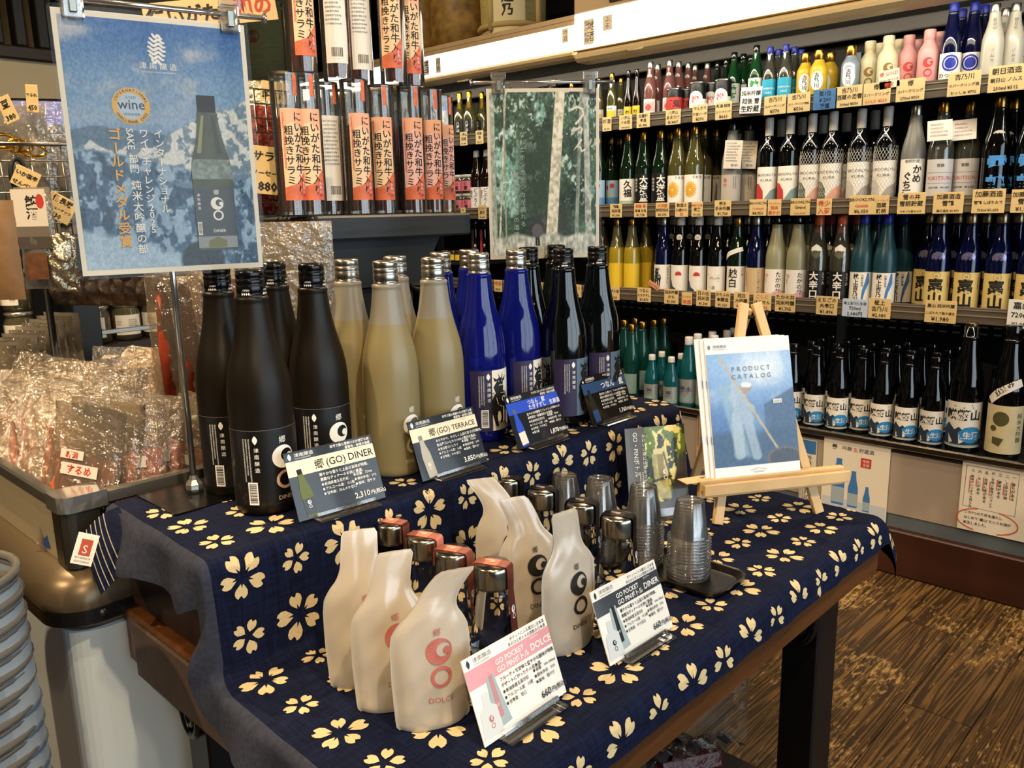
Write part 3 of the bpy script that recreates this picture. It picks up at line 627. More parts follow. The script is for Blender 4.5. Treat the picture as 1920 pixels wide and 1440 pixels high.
card(((912,1402),(1060,1300)),ZT+.002,cw,chh,.36,sake_art(cw,chh,cardw,pinkb,white,(('GO POCKET',-.019,chh*.755,.0066),('GO PINボトル',-.019,chh*.665,.0066),('DOLCE',.0255,chh*.685,.0086)),'ドルチェ',('フルーティな甘味と爽やかな酸味が特徴。','デザートにぴったりの日本酒。'),list(zip(('新潟県産五百万石','アルコール度：13度','甘辛度：甘口'),spl)),('660','円(税込)'),cardw,pic_p(pbk,pgl,M('ink_rose','b86a62',.5)),tcol=M('ink_navy','2c2c38',.5),upper=up2,logo=M('ink_navy')),'white price card with pink band for GO POCKET DOLCE')
card(((1152,1246),(1255,1180)),ZT+.002,cw,chh,.36,sake_art(cw,chh,cardw,blk2,white,(('GO POCKET',-.019,chh*.755,.0066),('GO PINボトル',-.019,chh*.665,.0066),('DINER',.0260,chh*.685,.0088)),'ダイナー',('華やかな香りと上品な旨味が特徴。','素敵なディナーのお供に最適。'),list(zip(('新潟県産五百万石','アルコール度：15.5度','甘辛度：やや甘口'),spl)),('660','円(税込)'),cardw,pic_p(ink,pgl,ink),tcol=M('ink_navy'),upper=up2,logo=M('ink_navy')),'white price card with black band for GO POCKET DINER')
# ---- drink pouches
pouchm = frosted('pouch_film','e6dccb',tl=.35,rough=.22,hi=.5)
rose = M('ink_rose')
def make_pouch(bend,markm,word,name,seed):
    Hh = .172; W2 = .0405
    def half(v):   # half width against height 0..1
        return float(np.interp(v,[0,.02,.06,.30,.52,.60,.66,.71,.76,.80,.98,1],[.86,.93,.95,1.0,1.0,.95,.80,.62,.53,.50,.47,.40]))*W2
    def thick(v): return float(np.interp(v,[0,.015,.12,.35,.55,.70,.82,.95,1],[.012,.013,.014,.0125,.010,.007,.003,.0012,.0008]))
    def cen(v): t = max(0,(v-.55)/.45); return Vector((bend[0]*t*t, bend[1]*t*t, -bend[2]*t*t))
    R_ = random.Random(seed); ph = [R_.random()*6 for _ in range(4)]
    def S(u,v,side):
        w = half(v); th = thick(v)*max(0,1-(abs(u)/.92)**2.6)**.75+.0004
        wr_ = .0012*math.sin(u*5+v*9+ph[0])*math.sin(v*7-u*3+ph[1])+.0006*math.sin(u*9-v*15+ph[2])*math.sin(v*23+ph[3]); wr_ *= (1-abs(u)**4)*min(1,v*8)*(1-sstep(.62,.8,v)*.7)
        c = cen(v); return Vector((u*w,side*(th+wr_),v*Hh))+c
    us = [math.sin(a) for a in np.linspace(-math.pi/2,math.pi/2,22)]; vs_ = np.r_[np.linspace(0,.1,6)[:-1],np.linspace(.1,1,34)]
    b = MB(); b.grid([[S(u,v,-1) for u in us] for v in vs_]); b.grid([[S(u,v,1) for u in us] for v in vs_],flip=True)
    pr_ = Proto(name,'pouch'); pr_.part('pouch_body',b,pouchm)
    p = Print(); p.text('郷',.004,.100,.0085,markm,al='c'); p.go(.006,.083,.0135,markm,gap=.12); p.text(word,.006,.030,.0080,markm,al='c')
    def fn(x,y,l):
        v = y/Hh; return S(max(-.97,min(.97,x/half(v))),v,-1)+Vector((0,-.0007-l,0))
    pr_.part('lettering',p.mb(fn),p.mats); return pr_
def yawdir(dx,dy): return math.atan2(dy,dx)
for px,py,bend,m_,word,yw,lab,sd in ((688,1288,(.004,.012,0),rose,'DOLCE',-.52,'milky drink pouch with square top, rearmost of the rose-lettered pouches',1),(742,1332,(.010,.004,.004),rose,'DOLCE',-.50,'milky drink pouch with rose lettering standing between two others',2),(817,1366,(.030,-.004,.010),rose,'DOLCE',-.46,'milky drink pouch with rose DOLCE lettering and neck curled sideways',3)):
    q = onz(px,py,ZT+.003); make_pouch(bend,m_,word,'drink_pouch',sd).put(lab,(q.x+.006,q.y+.010,ZT+.0025),yw,'rose-lettered drink pouches')
for px,py,bend,m_,word,yw,lab,sd in ((955,1130,(-.030,.014,.006),ink,'DINER',-.50,'milky drink pouch with black lettering, rearmost, neck leaning sideways',4),(1000,1180,(-.020,.004,.004),ink,'DINER',-.44,'milky drink pouch with black DINER lettering standing in the middle',5),(1073,1222,(-.006,0,.002),ink,'DINER',-.16,'milky drink pouch with black DINER lettering beside the white price card',6)):
    q = onz(px,py,ZT+.003); make_pouch(bend,m_,word,'drink_pouch',sd).put(lab,(q.x+.006,q.y+.010,ZT+.0025),yw,'black-lettered drink pouches')
# ---- small glass bottles with tape
vialglass = M('clear_glass','f4f6f4',.015,trans=1,ior=1.33)
steel = M('vial_cap_steel','a59f92',.22,metal=1)
def make_vial(tape,txt,word,mark):
    v = Proto('pocket_bottle','bottle')
    v.part('body',MB().lathe([(0,.0015),(.020,.0015),(.025,0),(.0268,.002),(.0275,.007),(.0272,.02),(.0240,.060),(.0210,.086),(.0203,.0915),(.0190,.0925),(.0190,.0985),(.0,.0985)],32),vialglass)
    v.part('cap',MB().lathe([(.0197,.094),(.0212,.0945),(.0214,.097),(.0214,.115),(.0208,.1185),(.0192,.1205),(.0,.1212)],32),steel)
    tp = MB(); path = [(-.0218,.100),(-.0219,.116),(-.0200,.1210),(-.008,.1218),(.008,.1218),(.0198,.1212),(.0219,.118),(.0220,.096),(.0216,.091),(.0246,.062),(.0262,.040),(.0272,.022)]
    tp.grid([[(w,-d,z) for w in (-.0082,-.004,0,.004,.0082)] for d,z in path],flip=True)
    tp.grid([[(w,-d,z) for w in (-.0082,-.004,0,.004,.0082)] for d,z in path])
    t_ = v.part('seal_tape',tp,tape)
    p = Print(); p.go(0,.030,.0042,txt,gap=.1); p.text(word,.0017,.0,.0062,txt,rot=-math.pi/2,res=1)
    top = Print(); top.disc(0,0,.0032,mark,n=14); top.text('津南醸造',.004,-.0028,.0032,txt,rot=math.pi/2,res=1)
    def fn(x,y,l):
        d,z = .0262-(y+.0)*(.0262-.0216)/.052, .040+y; return (x,-d-.0006-l,z)
    b = p.mb(fn); o_ = len(b.v); q = top.mb(lambda x,y,l:(x,y-.0,.1221+l))
    b.v += q.v; b.f = b.f+[tuple(i+o_ for i in f) for f in q.f]; b.m = b.m+[i+len(p.mats) for i in q.m]; b.sm = b.sm+q.sm
    v.part('lettering',b,p.mats+top.mats,t_); return v
tp_pink = M('tape_pink','cf8274',.45); tp_blk = M('tape_black','14110f',.4)
vp = make_vial(tp_pink,white,'DOLCE',M('tape_mark','f0b48a',.5)); vk = make_vial(tp_blk,white,'DINER',M('tape_mark2','a06a50',.5))
for pr_,lst,g,wd in ((vp,((733,978),(795,1004),(849,1031),(923,1056)),'pink-taped pocket bottles','pink'),(vk,((952,896),(1017,917),(1091,941),(1159,966)),'black-taped pocket bottles','black')):
    for i,(px,py) in enumerate(lst):
        q = onz(px,py,ZT+.1225); lab = ('small clear bottle with %s seal tape, rearmost in its row','small clear bottle with %s seal tape, second from the riser','small clear bottle with %s seal tape, third from the riser','small clear bottle with %s seal tape, foremost in its row')[i]%wd
        pr_.put(lab,(q.x,q.y,ZT+.0026),.35,g)
# ---- tray with stacks of clear tasting cups
tr0 = Vector((.900,.502,ZT+.0022)); TW,TL = .098,.262
def rrect(w,l,r,n=6):
    pts = []
    for cx,cy,a0 in ((w/2-r,l/2-r,0),(-w/2+r,l/2-r,90),(-w/2+r,-l/2+r,180),(w/2-r,-l/2+r,270)):
        pts += [(cx+r*math.cos(math.radians(a0+90*i/n)),cy+r*math.sin(math.radians(a0+90*i/n))) for i in range(n+1)]
    return pts
tm = MB(); rings = []
for (ins,z) in ((.010,0),(.002,.006),(0,.0105),(.0015,.0112),(.004,.0102),(.011,.0032)):
    rings.append([(x,y,z) for x,y in rrect(TW-2*ins,TL-2*ins,.022-ins*.6)])
n_ = len(rings[0]); V_ = [q for r_ in rings for q in r_]; F_ = [(i*n_+j,i*n_+(j+1)%n_,(i+1)*n_+(j+1)%n_,(i+1)*n_+j) for i in range(len(rings)-1) for j in range(n_)]
F_ += [tuple(range(n_))[::-1],tuple(range((len(rings)-1)*n_,len(rings)*n_))]; tm.add(V_,F_,0,False)
tray = setp(obj('serving_tray',tm,mats=M('tray_black','17130f',.3,spec=.5,bump=(400,.1,.001)),loc=(tr0.x+TW/2-.006,tr0.y+TL/2,tr0.z)),'black rectangular serving tray under the clear cup stacks','tray')
cupm = clear('cup_plastic','ffffff',.08,base=.03,haze=.06,hazecol='f4f4f2')
cupmesh = MB().lathe([(.0285,0),(.0300,.0006),(.0300,.0018),(.0275,.0024),(.0262,.003),(.0255,.008),(.0188,.0535),(.0180,.0548),(.0160,.0550),(.0150,.0542),(0,.0542)],30).mesh('tasting_cup',cupm)
for si,(x,y,n) in enumerate(((.943,.572,13),(.940,.646,14),(.937,.722,13),(.935,.800-.012,12))):
    for k_ in range(n):
        o = obj('tasting_cup',cupmesh,loc=(x+.0004*math.sin(k_*2+si),y+.0004*math.cos(k_*3),tr0.z+.0035+.0046*k_ + (0 if si < 3 else -.003)))
        pos = ('topmost' if k_ == n-1 else 'bottom' if k_ == 0 else 'second third fourth fifth sixth seventh eighth ninth tenth eleventh twelfth thirteenth fourteenth'.split()[k_-1]+' from below')
        where = ('foremost stack on the tray','second stack on the tray','third stack, behind the bottles','rearmost stack by the riser')[si]
        setp(o,'clear plastic tasting cup, %s in the %s'%(pos,where),'cup','clear cups in the '+where)
# ---- easel with catalogues
wd = M('pale_pine','d8b581',.55,noise=(14,.16,(1,1,.15)),bump=(60,.1,.002))
eL,eR = onz(1345,986,ZT),onz(1535,964,ZT); mid = (eL+eR)/2; ang = math.atan2(eR.y-eL.y,eR.x-eL.x)
ez = empty('tabletop_easel',(mid.x,mid.y,ZT+.0025),(0,0,ang),'small pale wooden tabletop easel holding the catalogues','easel')
def bar(a,b,w,d,up=(0,-1,0)):
    a,b = Vector(a),Vector(b); t = (b-a); L_ = t.length; t.normalize(); s = t.cross(Vector(up)).normalized(); u = s.cross(t)
    T = Matrix(((s.x,u.x,t.x,a.x),(s.y,u.y,t.y,a.y),(s.z,u.z,t.z,a.z),(0,0,0,1))); return MB().bbox((-w/2,-d/2,0),(w/2,d/2,L_),.001,T=T)
hw = (eR-eL).length/2; LE = .26
for s_ in (-1,1): obj('leg',bar((s_*hw,0,.0),(s_*.011,.335*LE,.345),.016,.010),ez,wd)
obj('leg',bar((-.03,.215,.0),(0,.092,.335),.014,.010),ez,wd)
obj('ledge',bar((-.125,.004,.062),(.135,.004,.062),.012,.030,up=(0,0,1)),ez,wd)
obj('ledge_lip',bar((-.125,-.014,.067),(.135,-.014,.067),.022,.007,up=(0,0,1)) if False else MB().bbox((-.125,-.0185,.056),(.135,-.0115,.074),.001),ez,wd)
obj('hinge_screw',MB().tube([(-.022,.088,.325),(.024,.088,.325)],.003,8).lathe([(.005,0),(.005,.003),(0,.003)],8,c=(0,0)) if False else MB().tube([(-.022,.086,.322),(.030,.086,.322)],.0028,8).tube([(.028,.086,.316),(.033,.086,.332)],.0028,6),ez,M('screw_dark','3a332c',.4,metal=1))
def picture(w,h,nx,ny,fn):
    """printed picture: colour per vertex from fn(u,v arrays) -> rgb (sRGB 0..1)"""
    u,v = np.meshgrid(np.linspace(0,1,nx),np.linspace(0,1,ny)); rgb = np.clip(fn(u,v),0,1); rgb = np.where(rgb<=.04045,rgb/12.92,((rgb+.055)/1.055)**2.4)
    co = np.stack([(u-.5)*w,np.zeros_like(u),v*h],-1).reshape(-1,3); idx = np.arange(nx*ny).reshape(ny,nx)
    fc = np.stack([idx[:-1,:-1],idx[:-1,1:],idx[1:,1:],idx[1:,:-1]],-1).reshape(-1,4)
    me = bpy.data.meshes.new('picture'); me.from_pydata(co.tolist(),[],fc.tolist()); a = me.color_attributes.new('Col','FLOAT_COLOR','POINT')
    a.data.foreach_set('color',np.concatenate([rgb.reshape(-1,3),np.ones((nx*ny,1))],1).astype(np.float32).ravel()); return me
def fnoise(u,v,sc,seed,oct_=5,asp=1.0,rough=.5):
    r_ = np.random.default_rng(seed); out = np.zeros_like(u); amp = 1; tot = 0
    for o in range(oct_):
        n = 64; g = r_.random((n,n)); x = (u*sc*asp+7.3*o)%n; y = (v*sc+3.1*o)%n; xi,yi = np.floor(x).astype(int)%n,np.floor(y).astype(int)%n; fx,fy = x-np.floor(x),y-np.floor(y); fx = fx*fx*(3-2*fx); fy = fy*fy*(3-2*fy)
        a = g[yi,xi]*(1-fx)+g[yi,(xi+1)%n]*fx; b = g[(yi+1)%n,xi]*(1-fx)+g[(yi+1)%n,(xi+1)%n]*fx; out += amp*(a*(1-fy)+b*fy); tot += amp; amp *= rough; sc *= 2.05
    return np.clip((out/tot-.5)*1.7+.5,0,1)
def mix(a,b,t): t = np.clip(t,0,1)[...,None]; return np.asarray(a)*(1-t)+np.asarray(b)*t
def hx(s): return np.array([int(s[i:i+2],16)/255 for i in (0,2,4)])
def seg(u,v,ax,ay,bx,by,w,asp):
    dx,dy = (bx-ax)*asp,by-ay; t = np.clip(((u-ax)*asp*dx+(v-ay)*dy)/(dx*dx+dy*dy),0,1); d = np.hypot((u-ax)*asp-t*dx,(v-ay)-t*dy); return 1-sstep(w*.6,w,d)
def cat_fn(u,v):
    c = mix(hx('3d64a4'),hx('86aede'),sstep(.15,.95,v)+.0*u); c = mix(c,hx('c9d9e8'),sstep(.55,.95,fnoise(u,v,5,3))*.5*sstep(.4,.8,v))
    c = mix(c,hx('e8f0f6'),.75*np.exp(-(((u-.62)/.3)**2+((v-.86)/.16)**2))); c = mix(c,hx('3c5878'),.85*sstep(.0,.02,u-.62-.0*v)*sstep(0,.03,.30+.38*u-v)*sstep(.25,.3,v))
    c = mix(c,hx('30506e'),.8*sstep(.34,.26,v)*sstep(.1,.3,fnoise(u,v,4,9)+.3)); c = mix(c,hx('7fa3bf'),.6*np.exp(-(((u-.5)/.12)**2+((v-.38)/.1)**2)))
    c = mix(c,hx('8fb2c8'),.9*(1-sstep(.06,.10,np.abs(u-.27+.25*(v-.4))))*sstep(.05,.1,v)*sstep(.75,.7,v)*.75)
    body = np.maximum.reduce([seg(u,v,.33,.62,.40,.42,.085,.7),seg(u,v,.30,.44,.30,.10,.055,.7),seg(u,v,.42,.40,.50,.08,.05,.7),seg(u,v,.36,.58,.48,.50,.04,.7),seg(u,v,.30,.60,.30,.72,.035,.7)]); c = mix(c,hx('a9bccd'),body*.7)
    c = mix(c,hx('9a8f92'),seg(u,v,.43,.67,.44,.69,.05,.7)); c = mix(c,hx('d9dfe2'),seg(u,v,.41,.715,.47,.71,.028,.7)); c = mix(c,hx('b9a888'),seg(u,v,.15,.97,.80,.06,.011,.7)*.9)
    e = ((u-.83)/.22)**2+((v-.04)/.10)**2; c = mix(c,hx('6b5a52'),(1-sstep(.9,1.05,e))*.8); c = mix(c,hx('20364a'),(1-sstep(.6,.75,e))*.7)
    c = c+(fnoise(u,v,60,5,3)[...,None]-.5)*.06; return c
CW,CH = .152,.228; lean_c = math.atan2(.335*LE,.345)
grey = M('ink_grey_soft','5c626a',.4,coat=.6)
for i in range(3):
    off_x = -.006*i-.002*(i == 2); e = empty('product_catalog',(0,0,0),(0,0,0),('white bordered product catalogue with blue brewery cover, front copy on easel','product catalogue behind the front copy on the easel, only spine showing','product catalogue at the back of the easel pile, edge showing')[i],'booklet','catalogues on the easel')
    T = Matrix.Translation((mid.x,mid.y,ZT+.0025)) @ Matrix.Rotation(ang,4,'Z') @ Matrix.Translation((-.020+off_x,.0085+.0035*i-.006,.0712+.0005*i)) @ Matrix.Rotation(-lean_c,4,'X'); e.matrix_world = T
    cov = obj('cover',MB().bbox((-CW/2,-.0012,0),(CW/2,.0012,CH),.0005),e,M('catalog_white','e4e6e6',.3,coat=.15))
    [obj('staple',MB().box((-CW/2-.0006,-.0013,z_),(-CW/2+.001,.0013,z_+.012)),e,M('staple_steel','9a9a9a',.3,metal=1)) for z_ in (.06,.15)]
    if i == 0:
        pc = obj('cover_picture',picture(CW*.994,CH*.80,90,120,cat_fn),cov); pc.data.materials.append(vcol('catalog_print',.3,coat=.15)); pc.location = (0,-.0016,CH*.095)
        p = Print(); p.L = .0024; p.leaf(-CW/2+.007,CH*.945,.008,grey); p.text('津南醸造',-CW/2+.013,CH*.94,.0052,grey,sx=1.2); p.text('TSUNAN SAKE BREWERY',-CW/2+.013,CH*.925,.002,grey,res=1)
        for j,w in enumerate(('PRODUCT','CATALOG')):
            for q,ch in enumerate(w): p.text(ch,-.030+q*.0105,CH*(.765-.055*j),.0105,grey,al='c')
        p.text('TSUNAN',0,CH*.04,.004,grey,al='c',sx=1.2); p.line([(-.014,CH*.058),(0,CH*.072),(.014,CH*.058)],.0006,grey); p.rect(.036,CH*.52,.052,CH*.55,M('ink_pale_sign','cdd3d6',.4)); p.text('津南醸造',.044,CH*.527,.0035,grey,al='c',res=1)
        obj('lettering',p.flat(),cov,p.mats)
# small card lying on the ledge end
lc = empty('ledge_card',(0,0,0),(0,0,0),'small pale card with GO mark lying at the easel ledge end','card'); T = Matrix.Translation((mid.x,mid.y,ZT)) @ Matrix.Rotation(ang,4,'Z') @ Matrix.Translation((-.121,.012,.0775)) @ Matrix.Rotation(.12,4,'Z')
lc.matrix_world = T; obj('card',MB().box((-.030,-.012,-.0006),(.030,.016,0)),lc,M('kraft_pale','d6b48c',.6)); p = Print(); p.go(.006,.003,.0035,ink); p.text('郷',-.012,-.001,.005,ink,al='c'); obj('lettering',p.mb(lambda x,y,l:(y+.0,-x+.0,l)) if False else p.mb(lambda x,y,l:(-y+.012,x*1.0,l)),lc,p.mats)
# ---- GO-PIN leaflet in a clear stand
def leaf_fn(u,v):
    c = mix(hx('4a4440'),hx('5a5a58'),fnoise(u,v,4,2)); pic = sstep(.315,.325,u)*sstep(0,.015,(1.0-.18*(1-v)*0-.0*v)-u)*sstep(.14,.15,v); lf = fnoise(u,v,9,11,5); c2 = mix(hx('e8d86a'),hx('f2e9a0'),fnoise(u,v,5,4)); c2 = mix(c2,hx('5f7a2a'),sstep(.50,.56,lf)); c2 = mix(c2,hx('26331a'),sstep(.60,.66,fnoise(u,v,11,21,5)))
    c2 = mix(c2,hx('3c3a38'),sstep(.0,.03,(u-.62)-(.42-.0*u)*(v-.0)*.9)*sstep(.75,.6,v)*sstep(.75,.8,u+.12*(1-v))); c = mix(c,c2,pic)
    bt = (1-sstep(.12,.13,np.abs(u-.56-.08*(.5-v))))*sstep(.16,.18,v)*sstep(.70,.68,v); c = mix(c,mix(hx('b9a860'),hx('e6dc9a'),fnoise(u,v,22,8)),bt*.75); c = mix(c,hx('8a7a3a'),(1-sstep(.05,.055,np.abs(u-.57-.08*(.5-v))))*bt*sstep(.35,.4,v)*.9)
    c = mix(c,hx('d8cc96'),(1-sstep(.10,.11,np.abs(u-.55)))*sstep(.68,.69,v)*sstep(.75,.74,v)); c = mix(c,hx('20281a'),np.maximum(seg(u,v,.62,.70,.80,.14,.012,.7),seg(u,v,.42,.38,.72,.42,.018,.7))*.85); return c
LW,LH = .106,.152; q0 = onz(1250,977,ZT); yl = -.56
le = empty('leaflet',(q0.x,q0.y+.012,ZT+.0025),(0,0,yl),'dark leaflet with leafy bottle photo and vertical GO-PIN lettering in clear stand','leaflet')
T = Matrix.Rotation(-.20,4,'X'); sh = obj('sheet',MB().bbox((-LW/2,0,.006),(LW/2,.001,LH),.0003,T=T),le,M('leaflet_back','3a3634',.4))
me = picture(LW,LH-.006,80,110,leaf_fn); me.transform(T @ Matrix.Translation((0,-.0005,.006))); me.materials.append(vcol('leaflet_print',.3,coat=.4)); obj('picture',me,sh)
p = Print(); p.L = .0012; p.vtext('かわいい酒には旅をさせよ',-.0215,LH*.93,.0066,white,1.12); 
p.text('GO・PINボトル',-.0395,LH*.955,.0105,white,rot=-math.pi/2,res=3); p.small(-.026,LH*.52,.05,2,.0030,white,vertical=True,seed=6); p.go(.0135,LH*.50,.0045,white)
obj('lettering',p.mb(lambda x,y,l: tuple(T @ Vector((x,-l,y)))),sh,p.mats); obj('acrylic_foot',MB().bbox((-.04,-.015,0),(.04,.035,.003),.0008).box((-.04,-.006,.003),(.04,-.003,.016),T=T),le,acry)
# ---- poster stands
chrome = M('chrome','d6d4ce',.14,metal=.9); lamin = clear('laminate',base=.0,gloss=.06,ior=1.3)
def clip(parent,T):
    b = MB().bbox((-.011,-.009,-.012),(.011,-.0045,.020),.002,T=T).bbox((-.011,.0035,-.012),(.011,.008,.020),.002,T=T).bbox((-.008,-.0045,.004),(.008,.0035,.012),.001,T=T).box((-.013,-.012,.014),(.013,-.009,.026),T=T); c_ = obj('clip',b,parent,clear('clip_plastic',base=.10,haze=.12,hazecol='e8e4dc'))
    obj('spring',MB().bbox((-.004,-.0115,-.006),(.004,-.0092,.013),.001,T=T),c_,M('spring_steel','8f948f',.3,metal=1))
def stand(px_base,pole_xy,ztop,A,B,lab,plate=None,name='poster_stand'):
    e = empty(name,(pole_xy[0],pole_xy[1],ZS+.0025),(0,0,0),lab,'stand'); h = ztop-ZS
    obj('pole',MB().tube([(0,0,.004),(0,0,h)],.0042,14),e,chrome); obj('collar',MB().lathe([(.010,.002),(.012,.006),(.0115,.012),(.007,.018),(.0045,.024)],8,smooth=False),e,chrome)
    if plate: obj('base_plate',MB().prism(rrect(plate[2],plate[3],.004),0,.0022,T=Matrix.Translation((plate[0]-pole_xy[0],plate[1]-pole_xy[1],0))),e,M('plate_black','0a0a0a',.15,spec=.6))
    d = Vector((B[0]-A[0],B[1]-A[1],0)); L_ = d.length; d.normalize(); a0 = Vector((A[0]-pole_xy[0],A[1]-pole_xy[1],h+.004)); 
    obj('crossbar',MB().tube([a0-d*.022,a0+d*(L_+.020)],.0032,10).tube([a0-d*.025,a0-d*.0225],.0055,10).tube([a0+d*(L_+.0205),a0+d*(L_+.024)],.0055,10).tube([(0,0,h),a0+d*max(0,min(L_,(-a0).dot(d)))],.0032,8),e,chrome)
    rz = math.atan2(d.y,d.x)
    for f in (.12,.90): clip(e,Matrix.Translation(a0+d*(L_*f)) @ Matrix.Rotation(rz,4,'Z') @ Matrix.Translation((0,0,-.010)))
    return e,rz
def poster(A,B,ztop,h,fn,art,nx,ny,lab,mb_=.0075):
    A,B = Vector((*A,0)),Vector((*B,0)); d = B-A; w = d.length; c = (A+B)/2; rz = math.atan2(d.y,d.x); e = empty('poster',(c.x,c.y,ztop-h),(0,0,rz),lab,'poster')
    sh = obj('sheet',MB().box((-w/2+.004,0,.004),(w/2-.004,.0006,h-.004)),e,M('poster_paper','e9e2d2',.5))
    pc = obj('picture',picture(w-2*mb_-.004,h-2*mb_-.006,nx,ny,fn),sh); pc.data.materials.append(vcol('poster_print',.4)); pc.location = (0,-.0004,mb_+.003)
    p = Print(); p.L = .0006; art(p,w,h); obj('lettering',p.flat(),sh,p.mats); pl = MB(); pp = rrect(w,h,.006)
    Tm = Matrix.Translation((0,-.0030,h/2)) @ Matrix.Rotation(math.pi/2,4,'X'); pl.add([tuple(Tm @ Vector((x,y,0))) for x,y in pp],[tuple(range(len(pp)))]); obj('laminate',pl,e,lamin); return e
def win_fn(u,v):
    n = fnoise(u,v,4,31,5); c = mix(hx('6f93bd'),hx('2f62a8'),sstep(.72,1,v)); c = mix(c,hx('c3bfc4'),sstep(.42,.66,fnoise(u,v,3.4,32,6,.45))*sstep(.55,.7,v)*.8); c = mix(c,hx('93a9c4'),np.exp(-((v-.62)/.05)**2)*.7)
    h1 = .565+.012*np.sin(u*9)+.02*(fnoise(u,v*0,14,33)-.5)+.0*u; c = mix(c,hx('55708c'),sstep(.004,-.004,v-h1)); 
    h2 = .50+.17*sstep(.35,.95,u)+.07*(fnoise(u,v*0,9,34,6)-.5); tr_ = fnoise(u,v,34,35,5,.8); m2 = sstep(.004,-.004,v-h2); c = mix(c,mix(hx('6d8499'),hx('cfd4d6'),sstep(.38,.62,tr_)),m2)
    h3 = .47+.02*np.sin(u*5+1)-.07*u; t3 = fnoise(u,v,26,36,6); m3 = sstep(.01,-.01,v-h3); c = mix(c,mix(hx('3f5f80'),hx('93b0cc'),sstep(.36,.66,t3)),m3)
    c = mix(c,hx('2b4663'),m3*sstep(.58,.66,fnoise(u,v,15,38,5))*.8); c = mix(c,hx('a9c3dd'),sstep(.02,-.02,v-(.17-.25*u+.03*(fnoise(u,v,8,39)-.5)))*.9); c = mix(c,hx('1d2731'),sstep(.02,-.02,(((u-.66)/.13)**2+((v-.02)/.085)**2-1)*.1)*.9)
    c = mix(c,hx('7f9ab4'),(1-sstep(.012,.02,np.abs(v-.375-.03*np.sin(u*7))))*sstep(.45,.6,u)*.6); return c+(fnoise(u,v,110,40,2)[...,None]-.5)*.10
